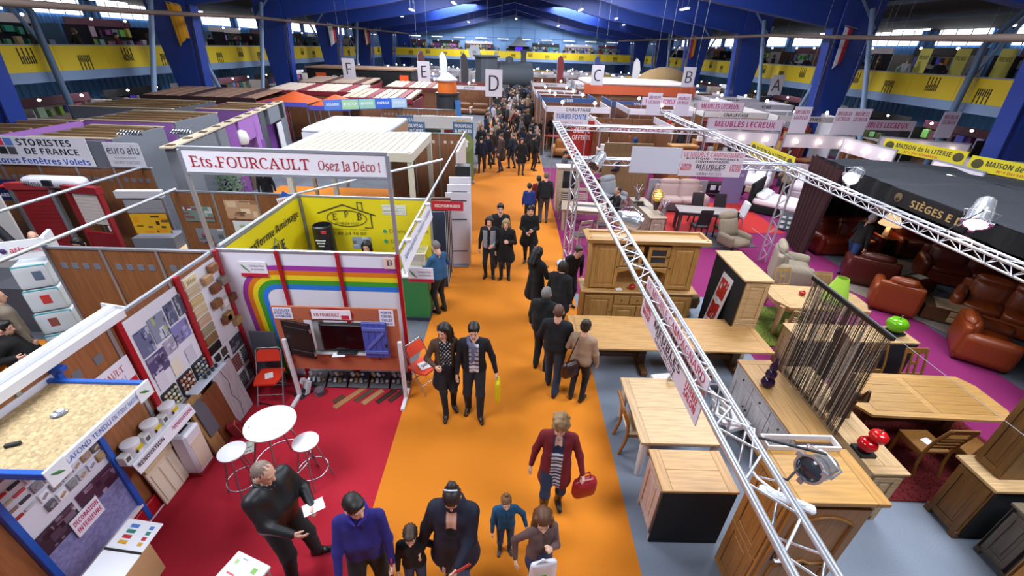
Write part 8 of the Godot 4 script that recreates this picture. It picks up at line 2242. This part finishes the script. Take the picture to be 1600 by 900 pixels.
const NET_EDGES := [[0, 1], [2, 3], [4, 5], [6, 7], [0, 2], [1, 3], [4, 6], [5, 7], [0, 4], [1, 5], [2, 6], [3, 7]]
const NET_CORNER := [Vector3(0, 0, 0), Vector3(1, 0, 0), Vector3(0, 1, 0), Vector3(1, 1, 0), Vector3(0, 0, 1), Vector3(1, 0, 1), Vector3(0, 1, 1), Vector3(1, 1, 1)]

func _net_quad(quads: PackedInt32Array, qreg: PackedByteArray, vid: PackedInt32Array, a: int, b: int, c: int, d: int, inside: bool, rg: int):
	if vid[b] < 0 or vid[c] < 0 or vid[d] < 0:
		return
	if inside:
		quads.append_array([vid[a], vid[d], vid[c], vid[b]])
	else:
		quads.append_array([vid[a], vid[b], vid[c], vid[d]])
	qreg.append(rg)

# adds the quads of some regions of a net to an indexed mesh; shrink pulls vertices in, paint(p, region) colours them
func net_arrays(nt: Dictionary, out: Dictionary, regions, shrink: Dictionary, paint, xf := Transform3D.IDENTITY):
	var map := {}
	var v: PackedVector3Array = nt.v
	var n: PackedVector3Array = nt.n
	var q: PackedInt32Array = nt.q
	var r: PackedByteArray = nt.r
	for i in r.size():
		if regions != null and not r[i] in regions:
			continue
		var id := []
		for j in 4:
			var s := q[i * 4 + j]
			if not map.has(s):
				map[s] = out.v.size()
				var p := v[s] - n[s] * float(shrink.get(r[i], 0.0))
				out.v.append(xf * p)
				out.n.append((xf.basis * n[s]).normalized())
				out.c.append(paint.call(v[s], r[i]) if paint is Callable else paint)
			id.append(map[s])
		out.i.append_array([id[0], id[1], id[2], id[0], id[2], id[3]])

func new_arrays() -> Dictionary:
	return {"v": PackedVector3Array(), "n": PackedVector3Array(), "c": PackedColorArray(), "i": PackedInt32Array()}

func to_mesh(o: Dictionary) -> ArrayMesh:
	var arr := []
	arr.resize(Mesh.ARRAY_MAX)
	arr[Mesh.ARRAY_VERTEX] = o.v
	arr[Mesh.ARRAY_NORMAL] = o.n
	arr[Mesh.ARRAY_COLOR] = o.c
	arr[Mesh.ARRAY_INDEX] = o.i
	var m := ArrayMesh.new()
	m.add_surface_from_arrays(Mesh.PRIMITIVE_TRIANGLES, arr)
	return m

var nets := {}

func cap(a: Vector3, b: Vector3, ra: float, rb: float, rg := 0) -> Array:
	return [a, b, ra, rb, rg, 0]

func ell(a: Vector3, r: Vector3, rg := 0, kind := 1) -> Array:
	return [a, r, 0.0, 0.0, rg, kind]

# head: centre of the skull at the origin, facing +z, chin at about y = -0.12
func head_net(fine: bool) -> Dictionary:
	var key := "head%s" % fine
	if not nets.has(key):
		var b := [ell(Vector3(0, 0.02, -0.012), Vector3(0.074, 0.098, 0.094)), ell(Vector3(0, -0.045, 0.03), Vector3(0.058, 0.075, 0.062)), ell(Vector3(0, -0.098, 0.058), Vector3(0.026, 0.02, 0.024)),
			cap(Vector3(0, -0.06, -0.03), Vector3(0, -0.15, -0.03), 0.052, 0.056), cap(Vector3(0, 0.0, 0.083), Vector3(0, -0.033, 0.103), 0.009, 0.014), cap(Vector3(-0.035, 0.018, 0.072), Vector3(0.035, 0.018, 0.072), 0.013, 0.013)]
		for s in [-1.0, 1.0]:
			b.append(ell(Vector3(s * 0.03, -0.004, 0.086), Vector3(0.017, 0.012, 0.014), 0, -1))
			b.append(ell(Vector3(s * 0.078, -0.012, -0.008), Vector3(0.01, 0.032, 0.02)))
			b.append(ell(Vector3(s * 0.03, -0.004, 0.07), Vector3(0.014, 0.011, 0.012)))
		b.append(cap(Vector3(-0.017, -0.062, 0.082), Vector3(0.017, -0.062, 0.082), 0.009, 0.009))
		nets[key] = net(b, 0.0065 if fine else 0.014, 0.016)
	return nets[key]

func face_paint(p: Vector3, skin: Color) -> Color:
	var ax := absf(p.x)
	if p.z > 0.055:
		var e := Vector2((ax - 0.03) / 0.013, (p.y + 0.004) / 0.007).length()
		if e < 0.45: return Color(0.02, 0.015, 0.012)
		if e < 0.8: return Color(0.5, 0.47, 0.45)
		if ax > 0.014 and ax < 0.048 and p.y > 0.014 and p.y < 0.025: return skin * 0.35
		if ax < 0.022 and absf(p.y + 0.062) < 0.007: return Color(skin.r * 0.8, skin.g * 0.5, skin.b * 0.5)
	return skin

func hand_net(kind: String, fine: bool) -> Dictionary:  # a left hand at the wrist, fingers along -y, palm facing -x (to the body), thumb forward +z
	var key := "hand%s%s" % [kind, fine]
	if not nets.has(key):
		var b := [cap(Vector3(0, -0.02, 0.012), Vector3(0, -0.075, 0.024), 0.02, 0.017), cap(Vector3(0, -0.02, -0.012), Vector3(0, -0.075, -0.022), 0.02, 0.016), cap(Vector3(0, 0.01, 0), Vector3(0, -0.03, 0), 0.024, 0.024), cap(Vector3(0, -0.04, 0), Vector3(0, -0.08, 0), 0.019, 0.016)]
		var curl: float = {"relaxed": 0.45, "grip": 1.35, "flat": 0.12}[kind]
		var L := [0.062, 0.072, 0.067, 0.052]
		for i in 4:
			var p := Vector3(0, -0.085 + absf(i - 1.2) * 0.003, 0.031 - i * 0.0195)
			var an := curl * 0.5
			for j in 3:
				var q: Vector3 = p + Vector3(-sin(an), -cos(an), (1.5 - i) * 0.06) * L[i] * [0.45, 0.32, 0.26][j]
				b.append(cap(p, q, 0.0098 - j * 0.0008, 0.0092 - j * 0.001))
				p = q
				an += curl
		var t0 := Vector3(-0.006, -0.03, 0.026)
		var t1 := t0 + Vector3(-0.012, -0.03, 0.026)
		var t2 := t1 + Vector3(-0.02, -0.03, 0.006)
		b.append(cap(t0, t1, 0.014, 0.0115)); b.append(cap(t1, t2, 0.0112, 0.0085))
		nets[key] = net(b, 0.0048 if fine else 0.01, 0.006)
	return nets[key]

func hair_net(style: String) -> Dictionary:
	if nets.has("hair" + style):
		return nets["hair" + style]
	var b := [ell(Vector3(0, 0.03, -0.018), Vector3(0.083, 0.1, 0.1))]
	match style:
		"short":
			b.append(ell(Vector3(0, 0.02, -0.045), Vector3(0.08, 0.095, 0.078)))
			b.append(ell(Vector3(0, 0.09, 0.04), Vector3(0.06, 0.035, 0.05)))
		"crop":
			b = [ell(Vector3(0, 0.026, -0.022), Vector3(0.0775, 0.097, 0.092)), ell(Vector3(0, 0.01, -0.05), Vector3(0.074, 0.085, 0.068))]
		"bald":
			b = [ell(Vector3(0, -0.01, -0.035), Vector3(0.08, 0.06, 0.085)), ell(Vector3(0, 0.03, -0.02), Vector3(0.0745, 0.0975, 0.0935))]
		"bob":
			b.append(ell(Vector3(0, 0.0, -0.04), Vector3(0.098, 0.12, 0.085)))
			for s in [-1.0, 1.0]:
				b.append(cap(Vector3(s * 0.075, 0.04, 0.01), Vector3(s * 0.085, -0.09, 0.0), 0.03, 0.032))
		"curly":
			b = [ell(Vector3(0, 0.035, -0.025), Vector3(0.098, 0.112, 0.11))]
			var r := RandomNumberGenerator.new()
			r.seed = 5
			for i in 40:
				var d := Vector3(r.randf_range(-1, 1), r.randf_range(-0.5, 1), r.randf_range(-1, 0.7)).normalized()
				b.append(ell(Vector3(0, 0.03, -0.025) + d * Vector3(0.092, 0.105, 0.1), Vector3.ONE * r.randf_range(0.02, 0.032)))
		"long":
			b.append(ell(Vector3(0, 0.0, -0.045), Vector3(0.096, 0.12, 0.085)))
			for s in [-1.0, 1.0]:
				b.append(cap(Vector3(s * 0.072, 0.05, 0.0), Vector3(s * 0.088, -0.2, -0.01), 0.032, 0.034))
			b.append(cap(Vector3(0, -0.02, -0.085), Vector3(0, -0.26, -0.095), 0.07, 0.06))
			b.append(cap(Vector3(-0.05, -0.02, -0.08), Vector3(-0.06, -0.25, -0.08), 0.05, 0.04))
			b.append(cap(Vector3(0.05, -0.02, -0.08), Vector3(0.06, -0.25, -0.08), 0.05, 0.04))
		"bun":
			b.append(ell(Vector3(0, 0.01, -0.045), Vector3(0.082, 0.1, 0.078)))
			b.append(ell(Vector3(0, 0.1, -0.1), Vector3(0.05, 0.045, 0.045)))
		"knot":
			b.append(ell(Vector3(0, 0.01, -0.045), Vector3(0.082, 0.1, 0.078)))
			b.append(ell(Vector3(0, 0.14, -0.03), Vector3(0.03, 0.032, 0.03)))
		"tail":
			b.append(ell(Vector3(0, 0.01, -0.045), Vector3(0.082, 0.1, 0.078)))
			b.append(cap(Vector3(0, 0.03, -0.12), Vector3(0, -0.17, -0.13), 0.034, 0.02))
	# the face is left open
	if style != "bald":
		b.append(ell(Vector3(0, -0.06, 0.118), Vector3(0.076, 0.13, 0.088), 0, -1))
	else:
		b = [b[0]]
		b.append(ell(Vector3(0, 0.1, 0.02), Vector3(0.09, 0.085, 0.13), 0, -1))
		b.append(ell(Vector3(0, -0.04, 0.1), Vector3(0.09, 0.1, 0.1), 0, -1))
	if style in ["short", "crop", "bun", "knot", "tail"]:
		b.append(ell(Vector3(0, -0.13, 0.0), Vector3(0.1, 0.075, 0.12), 0, -1))
	nets["hair" + style] = net(b, 0.009, 0.012)
	return nets["hair" + style]

func two_bone(a: Vector3, c: Vector3, l1: float, l2: float, pole: Vector3) -> Array:  # the middle joint and the reachable end
	var d := c - a
	var L := clampf(d.length(), 0.05, (l1 + l2) * 0.995)
	var dir := d.normalized()
	var end := a + dir * L
	var x := (l1 * l1 - l2 * l2 + L * L) / (2 * L)
	var hgt := sqrt(maxf(l1 * l1 - x * x, 0.0))
	var pd := (pole - dir * pole.dot(dir)).normalized()
	return [a + dir * x + pd * hgt, end]

# region ids: 0 skin, 1 top, 2 trousers, 3 shoes, 4 skirt or coat tail
func person(label: String, at: Vector3, yaw: float, tall: float, o: Dictionary, group := "") -> Node3D:
	var root := T("person", label, "person", at, yaw, group)
	root.set_meta("base", "person")
	build_person(root, tall, o)
	return root

func build_person(root: Node3D, tall: float, o: Dictionary):
	var s := tall / 1.75
	var kid: float = 1.0 if not o.get("kid", false) else 1.22   # a child's head is large for its body
	var fine: bool = o.get("fine", true)
	var bulk: float = o.get("bulk", 0.0)
	var fat: float = o.get("fat", 0.0)
	var lean: float = o.get("lean", 0.0)
	var sit: bool = o.get("sit", false)
	var drop: float = o.get("drop", 0.0)
	var pel := Vector3(0, 0.95 - drop, o.get("pz", 0.0))
	var tw := Basis.from_euler(Vector3(lean, o.get("twist", 0.0), o.get("side", 0.0)))
	var che := pel + tw * Vector3(0, 0.36, 0)
	var nec := pel + tw * Vector3(0, 0.54, -0.01)
	var hp: Vector3 = pel + tw * Vector3(0, 0.685, 0.02 + lean * 0.03)
	var w: float = o.get("wide", 1.0)
	var bones := []
	var tr := 1
	for x in [-1.0, 1.0]:
		bones.append(cap(pel + tw * Vector3(x * 0.07 * w, 0.02, 0), pel + tw * Vector3(x * 0.06 * w, 0.2, 0.005 + fat * 0.4), 0.115 + bulk + fat * 0.3, 0.1 + bulk + fat, tr))
		bones.append(cap(pel + tw * Vector3(x * 0.06 * w, 0.2, fat * 0.5), pel + tw * Vector3(x * 0.085 * w, 0.41, 0.0), 0.1 + bulk + fat, 0.098 + bulk, tr))
		bones.append(cap(pel + tw * Vector3(x * 0.03, 0.49, -0.01), pel + tw * Vector3(x * 0.155 * w, 0.455, -0.01), 0.06 + bulk, 0.062 + bulk, tr))
	bones.append(cap(nec - tw * Vector3(0, 0.05, 0), nec + tw * Vector3(0, 0.06, 0.01), 0.062, 0.055, 0))
	if o.get("collar", 0.0) > 0:
		bones.append(cap(nec - tw * Vector3(0, 0.05, 0.005), nec + tw * Vector3(0, 0.015, -0.015), 0.085, 0.07 + o.collar, tr))
	# legs
	for i in 2:
		var x := 1.0 if i == 0 else -1.0
		var hip := pel + tw * Vector3(x * 0.085 * w, -0.03, 0)
		var ft: Vector3 = o.get("fl" if i == 0 else "fr", Vector3(x * 0.1, 0, 0.0))
		var ank := ft + Vector3(0, 0.08, 0)
		var kp := two_bone(hip, ank, 0.44, 0.43, Vector3(x * 0.12, 0.1, 1))
		ank = kp[1]
		var lt_r: float = o.get("loose", 0.0)
		bones.append(cap(hip, kp[0], 0.098 + fat * 0.3, 0.062 + lt_r, 2))
		if o.get("boots", false) or o.get("bare", false):
			var cut: float = 0.12
			var km: Vector3 = kp[0].lerp(ank, cut)
			bones.append(cap(kp[0], km, 0.06, 0.058, 5 + i * 2))
			bones.append(cap(km, ank, 0.066 if o.get("boots", false) else 0.055, 0.045, (3 + i * 3) if o.get("boots", false) else 5 + i * 2))
		else:
			bones.append(cap(kp[0], ank + Vector3(0, 0.03, 0), 0.062 + lt_r, 0.046 + lt_r, 2))
		var td: float = o.get("toe_l" if i == 0 else "toe_r", x * 0.25)
		var toe := Vector3(sin(td), 0, cos(td))
		bones.append(cap(Vector3(ank.x, ank.y - 0.045, ank.z) - toe * 0.04, Vector3(ank.x, ank.y - 0.05, ank.z) + toe * 0.15, 0.038, 0.032, 3 + i * 3))
		bones.append(cap(ank, Vector3(ank.x, ank.y - 0.04, ank.z) + toe * 0.05, 0.042, 0.04, 3 + i * 3))
	# coat tail or skirt
	if o.has("hem"):
		var hm: float = o.hem
		var flare: float = o.get("flare", 0.05)
		for x in [-1.0, 1.0]:
			bones.append(cap(pel + Vector3(x * 0.06 * w, 0.05, 0), Vector3(x * (0.06 + flare) * w, hm + 0.1, pel.z + o.get("hz", 0.0)), 0.115 + bulk, 0.1 + flare + bulk, 4))
	# arms
	var hands := []
	for i in 2:
		var x := 1.0 if i == 0 else -1.0
		var sh := pel + tw * Vector3(x * 0.185 * w, 0.45, -0.01)
		var tg: Vector3 = o.get("hl" if i == 0 else "hr", Vector3(x * 0.27, 0.78, 0.06))
		var ep := two_bone(sh, tg, 0.285, 0.255, o.get("el" if i == 0 else "er", Vector3(x * 0.7, -0.5, -0.8)))
		bones.append(cap(sh, ep[0], 0.058 + bulk * 0.8, 0.046 + bulk * 0.6, 1))
		if o.get("short_sleeve", false):
			bones.append(cap(ep[0], ep[1], 0.04, 0.03, 0))
		else:
			bones.append(cap(ep[0], ep[1], 0.048 + bulk * 0.6, 0.034 + bulk * 0.5, 1))
		hands.append([ep[0], ep[1], x])
	var scale_b := []
	for b in bones:
		scale_b.append([b[0] * s, b[1] * s, b[2] * s, b[3] * s, b[4], b[5]])
	var cell: float = o.get("cell", 0.018)
	var nt := net(scale_b, cell, 0.035 * s)
	var skin := Color(o.get("skin", "d8a58c")).srgb_to_linear()
	var body := new_arrays()
	var hide := 0.009 if fine else 0.012
	net_arrays(nt, body, null, {1: hide, 2: hide, 3: hide, 4: hide, 5: 0.0 if o.get("bare", false) else hide, 6: hide, 7: 0.0 if o.get("bare", false) else hide}, skin)
	var hb := Basis.from_euler(Vector3(o.get("hpitch", 0.15), o.get("hyaw", 0.0), o.get("hroll", 0.0)))
	var hx := Transform3D(hb * (s * kid * 1.04), hp * s + hb * Vector3(0, 0.02 * (kid - 1.0) * 6, 0))
	net_arrays(head_net(fine), body, null, {}, func(p, _r): return face_paint(p, skin), hx)
	for i in 2:
		var h: Array = hands[i]
		var y: Vector3 = (h[0] - h[1]).normalized()
		var toward: Vector3 = o.get("pl" if i == 0 else "pr", Vector3(-h[2], 0, 0.2))   # the way the palm faces
		var xx: Vector3 = -(toward - y * toward.dot(y)).normalized()
		var zz := xx.cross(y)
		var bs := Basis(xx, y, zz if h[2] > 0 else zz)
		if h[2] < 0:
			bs = Basis(xx, y, -zz)
		net_arrays_flip(hand_net(o.get("grip_l" if i == 0 else "grip_r", "relaxed"), fine), body, skin, Transform3D(bs * s, h[1] * s), h[2] < 0)
	var sm := skin_mat()
	mi(root, "body", to_mesh(body), sm)
	var paint = o.get("paint", null)
	var parts := [[1, o.get("top_name", "jacket"), o.get("top", "202024")], [2, "trousers", o.get("bot", "22222c")], [3, "shoe" if not o.get("boots", false) else "boot", o.get("shoe", "18161a")], [6, "shoe" if not o.get("boots", false) else "boot", o.get("shoe", "18161a")], [4, o.get("tail_name", "skirt"), o.get("tail", o.get("top", "202024"))], [5, "stocking", o.get("stock", "2a2626")], [7, "stocking", o.get("stock", "2a2626")]]
	for pt in parts:
		if pt[0] in [5, 7] and o.get("bare", false):
			continue
		if not nt.r.has(pt[0]):
			continue
		var ar := new_arrays()
		if paint is Callable and pt[0] in [1, 4]:
			net_arrays(nt, ar, [pt[0]], {}, func(p, r): return paint.call(p / s, r))
			mi(root, pt[1], to_mesh(ar), cloth_vertex())
		else:
			net_arrays(nt, ar, [pt[0]], {}, Color.WHITE)
			mi(root, pt[1], to_mesh(ar), mt(pt[2], 0.35, 0.0) if pt[0] in [3, 6] else fabric(pt[2]) if not o.get("shiny", false) or pt[0] != 1 else mt(pt[2], 0.48))
	if o.get("hair", "short") != "none":
		var ha := new_arrays()
		net_arrays(hair_net(o.get("hair", "short")), ha, null, {}, Color.WHITE, hx)
		if fine:   # strands: the surface is pushed in and out in narrow locks
			for q in ha.v.size():
				var hl_: Vector3 = hx.affine_inverse() * ha.v[q]
				ha.v[q] += ha.n[q] * (sin(atan2(hl_.x, hl_.z) * 17.0 + hl_.y * 24.0) * 0.0035 + sin(hl_.x * 170.0 + hl_.y * 60.0) * 0.0025)
		mi(root, "hair", to_mesh(ha), mt(o.get("hair_color", "2a1c14"), 0.55, 0.0, "wood", Vector3(9, 1.2, 9)))
	root.set_meta("hands", [hands[0][1] * s, hands[1][1] * s])
	root.set_meta("head", hx)

func net_arrays_flip(nt: Dictionary, out: Dictionary, paint, xf: Transform3D, flip: bool):
	var from: int = out.i.size()
	net_arrays(nt, out, null, {}, paint, xf)
	if flip:
		var ix: PackedInt32Array = out.i
		for k in range(from, ix.size(), 3):
			var t := ix[k + 1]
			ix[k + 1] = ix[k + 2]
			ix[k + 2] = t
		out.i = ix

func skin_mat() -> StandardMaterial3D:
	if not mats.has("skin"):
		var m := StandardMaterial3D.new()
		m.vertex_color_use_as_albedo = true
		m.roughness = 0.55
		mats["skin"] = m
	return mats["skin"]

func cloth_vertex() -> StandardMaterial3D:
	if not mats.has("clothv"):
		var m := StandardMaterial3D.new()
		m.vertex_color_use_as_albedo = true
		m.roughness = 0.85
		mats["clothv"] = m
	return mats["clothv"]
